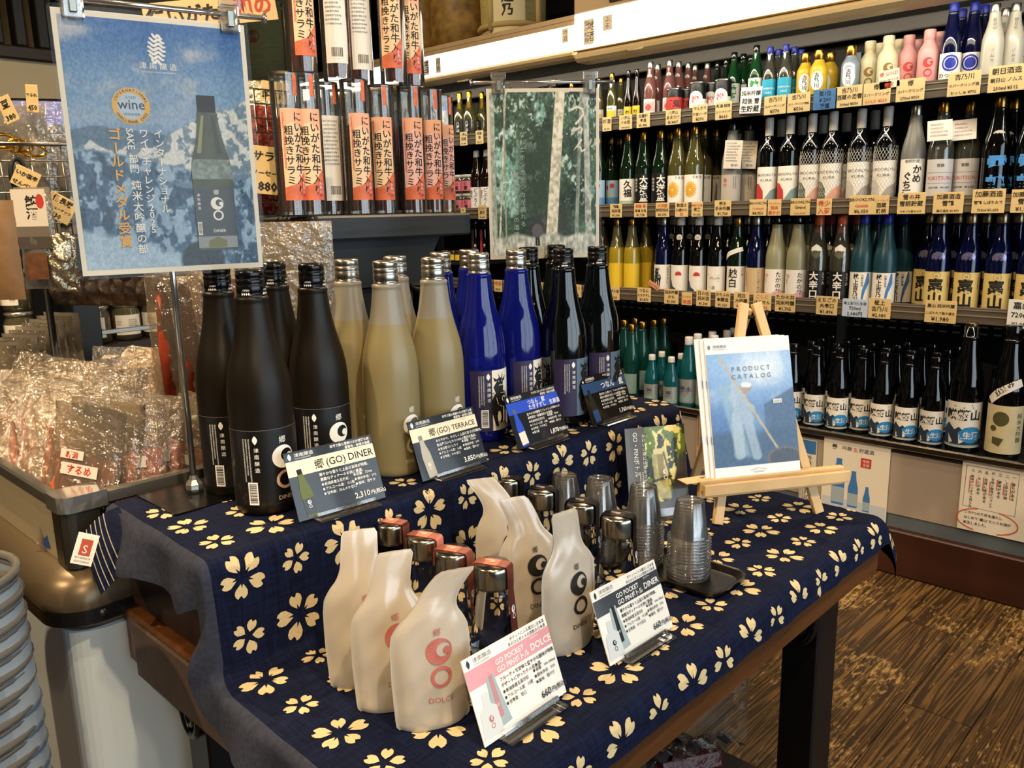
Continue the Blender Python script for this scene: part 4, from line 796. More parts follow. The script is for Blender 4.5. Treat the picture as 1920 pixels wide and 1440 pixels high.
def art1(p,w,h):
    X = lambda t: (t-.5)*w; Y = lambda t: t*h
    wv = white; cx,cy,lh = X(.505),Y(.868),.034      # striped leaf emblem
    for k_ in range(7):
        pts_ = []; ws = []
        for t in np.linspace(-1,1,15):
            yy = -.82+.273*k_; hwid = .29*math.sqrt(max(.02,1-yy*yy)); pts_.append((cx+(t*hwid+.05*yy)*lh,cy+(yy*.5+.045*math.sin(t*5.5+.4)-.03*t)*lh)); ws.append(.0030*(1-.45*abs(t)**3))
        p.line(pts_,ws,wv)
    p.text('津 南 醸 造',cx,Y(.795),.0082,wv,al='c',sx=1.05); p.text('TSUNAN SAKE BREWERY',cx,Y(.779),.0026,wv,al='c',sx=1.3,res=1)
    gx,gy,gr = X(.348),Y(.652),.0205; g_ = M('medal_gold','d9a93c',.4); gk = M('medal_black','1a1a1a',.4)
    p.disc(gx,gy,gr,g_,n=40); p.disc(gx,gy,gr*.70,M('medal_blue','a9c0dc',.4),n=36); p.text('wine',gx,gy-gr*.16,gr*.75,gk,al='c',bold=.01); p.text('GOLD',gx,gy+gr*.40,gr*.22,gk,al='c',res=1); p.text('WINNER',gx,gy-gr*.52,gr*.22,gk,al='c',res=1)
    for s_,t_,a0,da in ((1,'INTERNATIONAL',2.78,-.205),(-1,'CHALLENGE 2025',-2.62,.165)):
        for i,ch in enumerate(t_):
            a = a0+da*i; r_ = gr*(.79 if s_ > 0 else .92); p.text(ch,gx+r_*math.cos(a),gy+r_*math.sin(a),gr*.21,gk,al='c',rot=a-math.pi/2 if s_ > 0 else a+math.pi/2,bold=.012,res=1)
    gt = M('ink_gold','e8a92c',.4)
    p.vtext('インターナショナル',X(.470),Y(.570),.0108,wv,1.0,bold=.012); p.vtext('ワインチャレンジ2025',X(.395),Y(.570),.0108,wv,.98,bold=.012)
    p.text('SAKE',X(.330)-.0045,Y(.570),.0105,wv,rot=-math.pi/2,bold=.012); p.vtext('部門',X(.330),Y(.474),.0108,wv,1.05,bold=.012); p.vtext('純米大吟醸の部',X(.330),Y(.375),.0115,wv,1.07,bold=.012); p.vtext('ゴールドメダル受賞',X(.250),Y(.570),.0142,gt,1.07,bold=.02)
    bx,by,bh = X(.735),Y(.095),.183; k_ = bh/.3; gl_ = M('print_bottle_green','46492a',.4,noise=(90,.5)); fr_ = M('print_frost','7f8f8c',.5,noise=(160,.5)); mini_bottle(p,bx,by,bh,gl_,None,ink)
    prf = [(r*k_*.99,z*k_) for r,z in PROF720 if .12 < z < .185]; p.poly([(bx+r,by+z) for r,z in prf]+[(bx-r,by+z) for r,z in prf[::-1]],fr_); p.rect(bx-.039*k_,by+.028*k_,bx+.039*k_,by+.122*k_,M('print_label_dark','3a3e46',.4),1); p.rect(bx-.0385*k_,by+.004*k_,bx+.0385*k_,by+.027*k_,M('print_base','8a9094',.4),1)
    p.poly([(bx-.012*k_,by+.262*k_),(bx-.007*k_,by+.262*k_),(bx-.018*k_,by+.19*k_),(bx-.026*k_,by+.19*k_)],M('print_bottle_hi','8a8a5a',.4)); p.poly([(bx+.005*k_,by+.262*k_),(bx+.012*k_,by+.262*k_),(bx+.022*k_,by+.19*k_),(bx+.012*k_,by+.19*k_)],M('print_bottle_lo','2c2f18',.4)); p.poly([(bx-.02*k_,by+.005*k_),(bx+.016*k_,by+.005*k_),(bx+.018*k_,by+.018*k_),(bx,by+.026*k_),(bx-.018*k_,by+.018*k_)],M('print_bottle_olive','6a6a24',.4)); p.text('郷',bx+.004*k_,by+.110*k_,.011*k_,wv,al='c'); p.go(bx+.004*k_,by+.092*k_,.0125*k_,wv,gap=.05); p.text('DINER',bx+.005*k_,by+.035*k_,.0085*k_,wv,al='c'); p.vtext('津南醸造',bx-.031*k_,by+.112*k_,.0065*k_,wv,1.3,res=1); p.barcode(bx-.037*k_,by+.030*k_,bx-.029*k_,by+.056*k_,wv,ink,True)
A1,B1 = (.356,1.030),(.566,.977); e1,_ = stand(None,(.477,1.054),1.402,(A1[0],A1[1]),(B1[0],B1[1]),'chrome pole stand with crossbar holding the snowy bottle poster',plate=(.475,1.040,.118,.115))
poster(A1,B1,1.402,.300,win_fn,art1,270,360,'laminated poster of a sake bottle over snowy hills with yellow vertical lettering')
def for_fn(u,v):
    n = fnoise(u,v,6,51,6); fine = fnoise(u,v,40,52,4); c = mix(hx('16241f'),hx('3e5a4c'),n*.9+fine*.35-.2); pat = fnoise(u,v,5,53,6,.9); c = mix(c,mix(hx('58807e'),hx('93b8b6'),fnoise(u,v,30,63,4,.5)),sstep(.50,.66,pat*.7+fnoise(u,v,20,61,4,1.6)*.3+.10*np.exp(-((v-.35)/.25)**2)-.03)*.85); c = mix(c,hx('a9babc'),sstep(.60,.72,fnoise(u,v,12,54,5,.5)*.6+fnoise(u,v,45,62,3,1.5)*.4)*.75*sstep(.2,.4,v)); c = c*(.72+.56*fnoise(u,v,70,64,3)[...,None])
    c = mix(c,hx('22322a'),sstep(.25,.1,np.abs(u-.42))*sstep(.85,.6,v)*sstep(.25,.35,v)*.75); c = mix(c,hx('2c2c30'),sstep(.32,.22,v)*sstep(.1,.16,v)*(1-sstep(.1,.25,np.abs(u-.55)))*.8)
    def trunk(x0,x1,w0,w1,col,a=1.0):
        xc = x0+(x1-x0)*v; w = w0+(w1-w0)*v; m_ = 1-sstep(w*.85,w,np.abs(u-xc)); return mix(c,mix(hx(col)*.72,hx(col)*1.22,fnoise(u,v,38,56,4)),m_*a*sstep(.1,.12,v))
    for t in ((.93,.90,.035,.025,'8b9292'),(.80,.86,.02,.016,'6f7c7a'),(.06,.15,.010,.007,'a59f90'),(.13,.13,.006,.006,'7a7f78'),(.02,.02,.03,.02,'7f8a86'),(.555,.66,.060,.048,'b3b2a6')): c = trunk(*t)
    sn = sstep(.14,.11,v+.01*np.sin(u*20)); c = mix(c,mix(hx('6f7674'),hx('c3c9c8'),fnoise(u,v,30,57,5,2.0)),sn); c = mix(c,hx('1c1f22'),np.maximum(seg(u,v,.42,.12,.42,.065,.008,.7),seg(u,v,.44,.12,.445,.065,.008,.7))); c = mix(c,hx('4a4850'),1-sstep(.8,1,((u-.43)/.055)**2+((v-.155)/.045)**2)); return np.clip(c*1.28+.05,0,1)
def art2(p,w,h):
    X = lambda t: (t-.5)*w; Y = lambda t: t*h
    def C(*q): return [(X(a),Y(b)) for a,b in q]
    p.line(C((.735,.865),(.79,.882),(.835,.87),(.845,.84),(.80,.80),(.775,.785)),.004,white); p.line(C((.765,.765),(.75,.745),(.775,.752),(.82,.77),(.835,.755),(.82,.735),(.80,.74)),.0032,white); p.line(C((.83,.70),(.79,.66),(.755,.635),(.79,.66),(.82,.655),(.83,.63),(.865,.645)),.0036,white)
    p.vtext('今なおニホンカモシカが訪れる',X(.315),Y(.79),.0105,M('ink_soft','b9c6c4',.5),1.28); p.vtext('豪雪地・秘境の酒蔵',X(.255),Y(.52),.0105,M('ink_soft'),1.30)
A2,B2 = (1.118,1.126),(1.279,.983); stand(None,(1.215,1.052),1.392,A2,B2,'chrome pole stand with crossbar holding the snowy forest poster',plate=None,name='poster_stand')
poster(A2,B2,1.392,.315,for_fn,art2,230,330,'laminated poster of a snowy teal forest with white brush lettering')
# ================================================================== refrigerated wall shelf unit along the back
RZ = {'A':1.511,'B':1.169,'C':.833,'D':.418}           # shelf tops
RX = {'A':2.868,'B':2.868,'C':2.868,'D':2.735}          # front rows
RPY = {'A':120,'B':290,'C':490,'D':730}
Y0,Y1 = -.6,4.7
su = empty('wall_shelf_unit',(2.95,2.0,0),(0,0,0),'long refrigerated wall shelf unit with lit canopy, price rails and black back','shelf unit')
so = Vector((-2.95,-2.0,0))
def sobj(name,mb,m,parent=su): 
    o = obj(name,mb,parent,m); o.location = so if parent == su else (0,0,0); return o
black = M('shelf_black','0a0a0b',.5); shelfm = M('shelf_dark_steel','2a2826',.4,metal=.3); beige = M('canopy_beige','b8a07c',.55,noise=(6,.06)); lipm = M('canopy_lip','cdb88c',.4); grey_u = M('canopy_underside','3c3a38',.5)
lit = M('lit_panel','fff6e4',.5,emit=4.2,ecol='fff4e0'); railm = M('rail_plastic','5f5548',.18,spec=.6,coat=.5); chromem = M('ledge_steel','8d857a',.22,metal=1)
sobj('back_panel',MB().box((3.30,Y0,.2),(3.33,Y1,1.80)),black)
sobj('end_panel',MB().box((2.66,Y0-.03,0),(3.33,Y0,1.76)),black); sobj('end_panel',MB().box((2.66,Y1,0),(3.33,Y1+.03,1.76)),black)
for r_ in 'ABC':
    sobj('shelf_plate',MB().bbox((2.815,Y0,RZ[r_]-.022),(3.30,Y1,RZ[r_]),.003),shelfm)
    for (ya,yb) in ((-.6,1.32),(1.325,2.52),(2.525,4.7)):
        rl = sobj('price_rail',MB().bbox((2.806,ya,RZ[r_]-.032),(2.812,yb,RZ[r_]+.020),.002),railm)
        obj('rail_groove',MB().box((2.8035,ya,RZ[r_]-.008),(2.806,yb,RZ[r_]-.004)).box((2.8035,ya,RZ[r_]+.010),(2.806,yb,RZ[r_]+.013)),rl,M('rail_edge','8b7f6c',.2,coat=.5))
sobj('deck',MB().bbox((2.655,Y0,RZ['D']-.02),(3.30,Y1,RZ['D']),.003),shelfm)
sobj('deck_ledge',MB().bbox((2.640,Y0,RZ['D']-.004),(2.6545,Y1,RZ['D']+.018),.004),chromem)
sobj('lower_panel',MB().box((2.660,Y0,.196),(2.68,Y1,RZ['D']-.021)),M('lower_panel_taupe','a59686',.55,noise=(3,.04)))
sobj('kick_strip',MB().box((2.664,Y0,.150),(2.69,Y1,.1955)),M('kick_slate','5c646a',.5)); sobj('plinth',MB().bbox((2.636,Y0,.001),(2.70,Y1,.1495),.004),M('plinth_brown','3c1e12',.4,noise=(5,.3,(3,.3,3))))
for y in (.30,1.32,2.52,3.7):
    up = sobj('slotted_upright',MB().box((3.27,y-.015,.3),(3.2995,y+.015,1.72)),M('upright_grey','6f7274',.4,metal=.6))
for z in (.725,.70):
    sl = MB()
    for i in range(64): sl.box((3.296,.4+i*.045,z),(3.2998,.425+i*.045,z+.006))
    setp(sobj('vent_slots',sl,M('slot_grey','8e8f8e',.4)),kind='stuff')
# canopy
sobj('canopy_top_board',MB().bbox((2.50,Y0,1.842),(3.33,Y1,1.862),.003),beige)
sobj('canopy_fascia',MB().box((2.497,2.035,1.826),(2.5095,Y1,1.8415)),beige); sobj('canopy_fascia',MB().bbox((2.480,Y0,1.855),(2.4995,2.03,1.915),.004),beige)
lp1 = sobj('lit_sign_panel',MB().box((2.498,2.035,1.742),(2.509,Y1,1.8255)),lit); lp2 = sobj('lit_sign_panel',MB().box((2.482,Y0,1.727),(2.494,2.028,1.8545)),lit)
sobj('canopy_lip',MB().bbox((2.488,2.035,1.712),(2.56,Y1,1.7415),.010),lipm); sobj('canopy_lip',MB().bbox((2.470,Y0,1.690),(2.56,2.028,1.7265),.012),lipm)
sobj('canopy_trim',MB().box((2.474,Y0,1.7266),(2.484,2.028,1.731)),M('trim_brass','d0a13c',.3,metal=.6))
sobj('canopy_underside',MB().box((2.5605,Y0,1.800),(3.30,Y1,1.8415)),grey_u)
sobj('hood_edge',MB().bbox((3.17,Y0,1.752),(3.20,Y1,1.7995),.004),M('hood_edge_grey','77746e',.4))
for y in (1.75,2.62,3.1): sobj('canopy_handle',MB().tube([(2.468 if y<2.03 else 2.486,y-.03,1.70),(2.455 if y<2.03 else 2.472,y-.02,1.695),(2.455 if y<2.03 else 2.472,y+.02,1.695),(2.468 if y<2.03 else 2.486,y+.03,1.70)],.004,6),lipm)
def sticker(y,z,w,h,x,cols,seed,parent):
    p = Print(); p.rect(0,0,w,h,M('sticker_cream','efe6d0',.5),1); 
    for i,t in enumerate(cols): p.vtext(t,w*(i+.5)/len(cols),h*.95,h*.9/len(t)*.95,ink,1.0,res=1)
    return obj('sticker',p.mb(lambda a,b,l:(x-.001-l,y-a,z+b)),parent,p.mats)
sticker(2.88,1.750,.035,.062,2.498,('酒','鬼ころ'),1,lp1); sticker(2.80,1.750,.03,.062,2.498,('越後',),2,lp1); sticker(2.10,1.770,.03,.05,2.498,('地酒',),2,lp1); sticker(1.985,1.745,.045,.085,2.482,('雪の松島','地酒'),3,lp2); sticker(1.90,1.78,.04,.05,2.482,('ふる',),3,lp2)
th = sobj('thermometer',MB().bbox((2.474,1.78,1.868),(2.4795,1.87,1.905),.003),M('meter_black','141212',.3)); p = Print(); p.text('-4',0,0,.022,M('led_red','ff2a1e',.4,emit=3,ecol='ff2014'),al='c'); obj('digit_display',p.mb(lambda a,b,l:(2.4735-l,1.825-a,1.878+b)),th,p.mats)
# ---- label papers for the lower panel
def notice(name,px0,py0,px1,py1,w,h,art,lab,x=2.6545,base='label_paper'):
    a = onx(px0,py0,x); e = empty(name,(x,a.y,a.z-h),(0,0,-math.pi/2),lab,'notice'); sh = obj('sheet',MB().box((0,0,0),(w,.001,h)),e,M('notice_paper','e6ddcc',.5))
    p = Print(); p.L = .0008; art(p,w,h); obj('lettering',p.flat(),sh,p.mats); return e
nb = M('notice_blue','3f78b8',.45); nbl = M('notice_navy','2a3f6a',.45); nr = M('notice_red','c03a30',.45)
def art_ginjo(p,w,h):
    p.rect(.004,.004,w-.004,h*.22,M('notice_wash','c3ccd2',.5),1)
    for x,y,s in ((.055,.035,.16),(.105,.035,.125),(.150,.030,.085)): mini_bottle(p,x,y,s,nb,M('notice_silverlabel','9fb0bc',.5),nb)
    p.text('菊',.028,h*.86,.018,ink,bold=.02); p.text('吟醸',.062,h*.865,.016,nbl); p.text('生',.098,h*.865,.016,nr); p.text('貯蔵酒',.117,h*.865,.016,nbl); p.rect(.125,h*.68,.158,h*.80,nr,1); p.text('限期',.1415,h*.745,.011,M('notice_paper'),al='c'); p.text('定間',.1415,h*.695,.011,M('notice_paper'),al='c')
notice('bottle_notice',1546,817,0,0,.215,.262,art_ginjo,'notice with three blue bottles taped to lower panel behind table corner')
def art_hand(p,w,h):
    p.line([(.012,h*.94),(.150,h*.93),(.149,h*.33),(.010,h*.35),(.012,h*.94)],.0012,ink)
    for i,t in enumerate(('一、香りがある','二、上品な甘味','三、酸味がある','四、甘味と酸味がバランス','五、全体に味がある','六、キレがある','七、雑味がいつまでも残らない')): p.vtext(t,.138-i*.018,h*.90,.0105 if len(t) < 11 else .0088,ink,1.05,bold=.01); p.rect(.1305-i*.018,h*(.55+.05*(i%3)),.1325-i*.018,h*(.80-.04*(i%2)),nr,1)
    for i,t in enumerate(('この7つの条件を満たし','はじめて“嘉山”というお酒が','誕生しました。')): p.text(t,.016,h*(.25-.075*i),.0098,ink,bold=.012)
    for a0,a1 in ((1.9,4.3),(-1.2,1.2)): p.line([(.078+.082*math.cos(a),h*.18+.036*math.sin(a)) for a in np.linspace(a0,a1,14)],.003,M('notice_orange','d0572e',.5))
    p.small(w-.012,h*.95,h*.8,3,.006,ink,vertical=True,seed=4,sp=1.6); p.text('⇩',w-.03,h*.06,.018,ink)
notice('handwritten_notice',1806,862,0,0,.235,.215,art_hand,'handwritten white notice with boxed list and red underlines on lower panel')
notice('vertical_notice',1503,822,0,0,.055,.24,lambda p,w,h:(p.rect(.002,h*.80,w-.002,h-.002,nb,1),p.vtext('吟醸極上吉乃川の',.03,h*.78,.020,ink,1.0),p.small(.02,h*.3,.06,3,.005,ink,vertical=True,seed=9)),'narrow blue topped notice with vertical lettering on lower panel behind easel')
notice('tan_notice',1308,772,0,0,.12,.215,lambda p,w,h:(p.rect(.003,.003,w-.003,h-.003,M('notice_tan','b9966a',.6),1),p.small(.05,h*.93,h*.75,5,.0075,ink,vertical=True,seed=12,sp=1.5)),'tan paper notice with small vertical writing between riser and catalogue')
# ================================================================== bottles on the shelves
def wine_prof(H,R): return [(0,.002),(R*.9,0),(R,.005),(R,H*.60),(R*.97,H*.635),(R*.85,H*.68),(R*.62,H*.73),(R*.45,H*.77),(R*.39,H*.81),(R*.385,H*.985),(0,H*.985)]
def alu_prof(H,R): return [(0,.002),(R*.9,0),(R,.006),(R,H*.60),(R*.96,H*.65),(R*.80,H*.71),(R*.60,H*.765),(R*.53,H*.80),(R*.53,H*.985),(0,H*.985)]
def can_prof(H,R): return [(0,.004),(R*.82,.002),(R*.86,0),(R,.010),(R,H-.012),(R*.90,H-.002),(R*.90,H),(R*.86,H-.001),(R*.84,H-.005),(0,H-.005)]
def champ_prof(H,R): return [(0,.004),(R*.9,0),(R,.006),(R,H*.42),(R*.96,H*.50),(R*.80,H*.60),(R*.56,H*.70),(R*.40,H*.80),(R*.36,H*.92),(R*.36,H),(0,H)]
def slim_prof(H,R): return [(0,.002),(R*.9,0),(R,.006),(R,H*.38),(R*.93,H*.46),(R*.70,H*.58),(R*.50,H*.70),(R*.42,H*.82),(R*.42,H*.985),(0,H*.985)]
KIND = {}
def kind(key,name,cat,desc,style,H,R,body,capm,cap=(.88,1.0,.45),label=None,art=None,extra=None,n=20):
    R *= (.86 if key == 'kirin720' else .9 if style in ('720','wine','slim') else 1)
    pr_ = Proto(name,cat); f = {'720':lambda: scale_prof(PROF720,R/.0395,H/.3),'wine':lambda: wine_prof(H,R),'alu':lambda: alu_prof(H,R),'can':lambda: can_prof(H,R),'champ':lambda: champ_prof(H,R),'slim':lambda: slim_prof(H,R)}[style]
    pr_.part('body',MB().lathe(f(),n),body)
    if capm: r_ = R*cap[2]; z0,z1 = H*cap[0],H*cap[1]; pr_.part('cap',MB().lathe([(r_*.97,z0),(r_,z0+.001),(r_,z1-.004),(r_*.93,z1-.0008),(r_*.85,z1),(0,z1)],14),capm)
    if label:
        z0,z1,u0,u1,lm = label; li = pr_.part('label',cyl_sheet(R,u0,u1,z0,z1,.0006,n=14),lm)
        if art: p = Print(); p.L = .0005; art(p,z1-z0); pr_.part('lettering',p.cyl(R,z0),p.mats,li)
    elif art: p = Print(); p.L = .0005; art(p,H); pr_.part('lettering',p.cyl(R,0),p.mats)
    if extra: extra(pr_)
    KIND[key] = (pr_,desc)
gk = M('glass_green_dark','0a1a0c',.06,spec=.6,coat=.5); gkk = M('glass_black','060607',.06,spec=.6,coat=.5); gbn = M('glass_brown','160a05',.06,coat=.5); gbl = M('glass_navy','060b30',.06,coat=.5)
gcl = clear('glass_clear_thin','dfe0d2',.05,base=.10,haze=.30,hazecol='8b8a78'); gye = frosted('glass_yuzu','c8ae30','6f6a44',.18,tl=.4,rough=.08,hi=.4); gyl = clear('glass_pale_yellow','d8d28a',.05,base=.10,haze=.45,hazecol='8d8648'); grs = M('glass_rose','774a44',.12,coat=.4); gte = M('glass_teal','12565e',.08,trans=.25,coat=.4); gtd = M('glass_teal_green','0e3a34',.08,coat=.4)
gfr = frosted('glass_frost_grey','8f9088',tl=.35,rough=.3); gfm = frosted('glass_frost_milk','b3b18c',tl=.4,rough=.3,hi=.2); gtf = frosted('glass_frost_teal','234f5c',tl=.35,rough=.3); ivory = M('alu_ivory','d9cda4',.35,spec=.5,noise=(120,.12)); pinka = M('alu_pink','d99a94',.35); yela = M('alu_yellow','d6b02c',.3,noise=(30,.25)); sila = M('alu_silver','9aa6b0',.3,metal=.4); whb = M('bottle_white','beb8a6',.3,coat=.3)
capw = M('cap_white','d6d2ca',.4); capb = M('cap_blue','1c2c9a',.35); capo = M('cap_orange','c8542a',.35); goldf = M('gold_foil','d2a030',.22,metal=1,bump=(90,.4,.004)); lw = M('label_white','ece7dc',.5); ly = M('label_yellow','e3bf2e',.5); lred = M('label_red','c23b34',.5); lbk = M('label_jet','131313',.4); lbe = M('label_beige','ddc68c',.5); lsil = M('label_silver','a9aca8',.3,metal=.5); lcy = M('label_cyan','2aa0c0',.4); lteal = M('label_tealgrey','7f9a96',.5); lkraft = M('label_kraft','c9ae86',.5); steel2 = M('can_steel','b0b0ae',.25,metal=1)
def T_(*a): return a
def vt(t,m_,s,x=0,top=.95,b=.02): return lambda p,h: p.vtext(t,x,h*top,s,m_,1.0,bold=b)
kind('ume_clear','plum_wine_bottle','bottle','clear bottle with gold cap and pale yellow label','720',.262,.033,gyl,gold,label=(.02,.09,-.04,.04,lw),art=lambda p,h:(p.rect(-.03,.01,.03,.045,ly),p.text('梅酒',0,.05,.014,ink,al='c')))
kind('slim_brown','slim_bottle','bottle','slim brown bottle with yellow label','slim',.262,.027,gbn,gbn,label=(.02,.075,-.025,.025,ly),art=lambda p,h:p.text('柚',0,.018,.022,ink,al='c',bold=.02))
def neck_sticker(m_,r=.012,R=.020,z=.215,shape='disc'):
    def f(pr_):
        p = Print(); p.L = .0012
        if shape == 'hex': p.fan([(r*math.cos(a),r*1.25*math.sin(a)) for a in np.arange(6)*math.pi/3+math.pi/6],m_); p.text('辛口',0,-.004,.010,ink,al='c',bold=.02,res=1)
        else: p.disc(0,0,r,m_,ry=r*.85 if shape == 'oval' else None); p.text('酒',0,-.004,.010,ink if shape!='oval' else gold,al='c',res=1)
        pr_.part('neck_sticker',p.cyl(R,z),p.mats)
    return f
kind('rose','rose_sake_bottle','bottle','rose pink bottle with silver cap and round neck sticker','720',.288,.038,grs,silver,label=(.018,.10,-.036,.036,lw),art=lambda p,h:(p.rect(-.026,.02,.026,.066,M('label_pinkprint','d8b0a8',.5)),p.disc(-.002,.040,.016,lred),p.text('アセロラ',0,.068,.010,ink,al='c',res=1)),extra=neck_sticker(M('sticker_silver','c9c4b4',.3)))
kind('can_dark','drink_can','can','black drink can with red crest band','can',.108,.031,lbk,None,art=lambda p,h:(p.rect(-.09,.025,.09,.07,lred),p.text('酒鬼',0,.035,.030,lbk,al='c',bold=.03),p.rect(-.097,.1,.097,.104,steel2)))
kind('can_ume','drink_can','can','white and black drink can with plum flower crest','can',.124,.033,lbk,None,art=lambda p,h:(p.rect(-.10,.008,.10,.055,lw),p.disc(0,.056,.030,lw),p.text('梅',0,.042,.032,lred,al='c',bold=.03),p.rect(-.1,.116,.1,.12,steel2)))
kind('green_ume','green_bottle','bottle','green bottle with round red plum label','720',.268,.034,gk,gk,label=None,art=lambda p,h:(p.disc(0,.14,.026,lw,ry=.03),p.text('梅',0,.128,.03,lred,al='c',bold=.03)))
kind('green_e','green_bottle','bottle','green bottle with white label and green brush letters','720',.285,.038,M('glass_green','11401c',.07,trans=.2,coat=.4),gk,label=(.02,.135,-.042,.042,lw),art=lambda p,h:p.vtext('越後',0,h*.93,.046,M('ink_green','1f8a3c',.5),1.0,bold=.03))
kind('cyan','clear_bottle','bottle','clear glass bottle with cyan label','720',.268,.037,gcl,capb,label=(.025,.12,-.04,.04,lcy),art=lambda p,h:(p.text('SPARKLING',0,.05,.012,lw,al='c',res=1),p.text('SAKE',0,.03,.014,lw,al='c',res=1)))
yos = lambda m_: (lambda p,h:(p.fan([(.024*math.cos(a),.075+.036*math.sin(a)) for a in np.linspace(0,6.2,16)],M('print_leafwhite','eef0e6',.5)),p.vtext('吉乃川',0,.106,.020,ink,1.0,bold=.03),p.rect(-.06,.008,.06,.02,gold)))
kind('alu_yellow','aluminium_bottle','bottle','yellow aluminium bottle with gold cap','alu',.195,.034,yela,gold,cap=(.80,1,.56),art=yos(1)); kind('alu_silver','aluminium_bottle','bottle','silver blue aluminium bottle with gold cap','alu',.195,.034,sila,gold,cap=(.80,1,.56),art=yos(1))
kind('alu_ivory','aluminium_bottle','bottle','ivory gold aluminium bottle with crescent mark','alu',.205,.036,ivory,ivory,cap=(.82,1,.56),art=lambda p,h:p.go(.004,.090,.017,M('ink_darkgold','8a6a30',.4)))
kind('alu_pink','aluminium_bottle','bottle','pink aluminium bottle with red crescent and ring mark','alu',.205,.036,pinka,pinka,cap=(.82,1,.56),art=lambda p,h:(p.go(.004,.090,.017,lred),p.text('DOLCE',.004,.02,.007,lred,al='c',res=1)))
kind('wasshu','small_sake_bottle','bottle','dark blue bottle with white label and blue round emblem','720',.262,.036,gbl,capb,label=(.015,.105,-.042,.042,lw),art=lambda p,h:(p.disc(0,.058,.026,M('ink_royal','20309a',.4)),p.ring(0,.058,.02,.017,lw),p.text('わっしゅ',0,.014,.018,ink,al='c',bold=.02)))
kind('white_beer','white_bottle','bottle','white frosted bottle with grey cap and brush letters','720',.255,.038,whb,silver,art=lambda p,h:(p.vtext('朝日山',0,.205,.012,ink,1.0),p.vtext('ノムス',0,.11,.014,M('ink_grey_soft'),1.2)))
def foil(pr_): pr_.part('foil',MB().lathe([(.0185,.19),(.0165,.215),(.0155,.25),(.0165,.262),(.0165,.285),(.0145,.292),(0,.293)],14),goldf)
kind('gold_sparkle','sparkling_sake_bottle','bottle','sparkling sake bottle with gold foil neck and black label','champ',.290,.042,gyl,None,label=(.03,.115,-.030,.030,lbk),art=lambda p,h:p.vtext('八海山',0,.08,.022,lw,1.0,bold=.02),extra=foil)
kind('small_white','small_bottle','bottle','small white bottle with blue neck','720',.20,.034,whb,capb)
kind('green_blue','green_bottle','bottle','green bottle with pale blue picture label','720',.298,.0385,gk,gold,label=(.018,.118,-.044,.044,M('label_paleblue','9cc0d8',.5)),art=lambda p,h:(p.disc(-.015,.07,.012,lred),p.disc(.012,.078,.010,lred),p.rect(-.044,0,.044,.03,M('label_blue2','5a8fc0',.5)),p.vtext('鶴',.0,.05,.016,ly)))
kind('kyufuku','green_bottle','bottle','green bottle with white label and two black brush letters','720',.298,.0385,gk,gold,label=(.018,.118,-.042,.042,lw),art=lambda p,h:(p.vtext('久福',.008,.095,.034,ink,1.0,bold=.03),p.rect(-.042,0,.042,.014,M('ink_mist','a8bf9a',.5))))
kind('green_black','green_bottle','bottle','dark green bottle with black label and white vertical lettering','720',.298,.0385,gk,gold,label=(.018,.135,-.042,.042,lbk),art=lambda p,h:(p.vtext('大洋盛',.012,.11,.034,lw,1.0,bold=.03),p.vtext('純米吟醸',-.02,.10,.012,lw,1.1)))
kind('yellow_daisy','plum_wine_bottle','bottle','yellowish bottle with gold cap and yellow burst label','720',.302,.041,gyl,gold,label=(.018,.122,-.046,.046,lw),art=lambda p,h:([p.line([(-.006+.004*math.cos(a),.05+.004*math.sin(a)),(-.006+.024*math.cos(a+.1),.05+.03*math.sin(a+.1))],.004,M('label_amber','e0a51e',.5)) for a in np.linspace(0,6.28,22)],p.text('うめ酒',.02,.09,.012,ink,al='c',res=1)))
def tag(pr_):
    b = MB().bbox((-.033,-.047,.135),(.030,-.0455,.235),.0004,T=Matrix.Rotation(.06,4,'Y')); t_ = pr_.part('paper_tag',b,M('tag_paper','d2c8b6',.6)); p = Print(); p.small(-.026,.222,.05,7,.006,M('ink_grey_soft'),seed=3,sp=1.7); p.barcode(-.01,.14,.02,.155,lw,ink); pr_.part('lettering',p.mb(lambda x,y,l: tuple(Matrix.Rotation(.06,4,'Y') @ Vector((x,-.0472-l,y)))),p.mats,t_)
kind('tagged','frosted_bottle','bottle','frosted grey bottle with hanging paper tag','720',.305,.041,gfr,gkk,label=(.018,.115,-.044,.044,M('label_greige','b5aca0',.5)),art=lambda p,h:(p.vtext('菊水',-.018,.085,.016,lred,1.0),p.small(.02,.09,.06,2,.005,ink,vertical=True,seed=3)),extra=tag)
def wcap(pr_): pass
def bk(c1,c2,net):
    def f(p,h):
        p.raw([(-.048,0),(-.048,.062),(-.026,.058),(-.010,.035),(-.008,0)],[(0,1,2,3,4)],c1); p.raw([(.048,0),(.048,.05),(.015,.035),(-.008,0)],[(0,1,2,3)],c2); p.text('BROOKLYN',0,.085,.0125,ink,al='c',sx=1.1); p.text('KURA',0,.067,.0125,ink,al='c',sx=1.2)
    return f
def netex(pr_):
    b = MB(); R = .0368
    def rr(z): return float(np.interp(z,[0,.17,.20,.225],[R,R,R*.86,R*.6]))
    for sgn in (1,-1):
        for k_ in range(22):
            a0 = 2*math.pi*k_/22; b.tube([(rr(z)*math.sin(a0+sgn*z*16),-rr(z)*math.cos(a0+sgn*z*16),z) for z in np.linspace(.012,.205,9)],.0007,3,caps=False)
    me = pr_.part('foam_net',b,M('net_white','cfcbc2',.6))
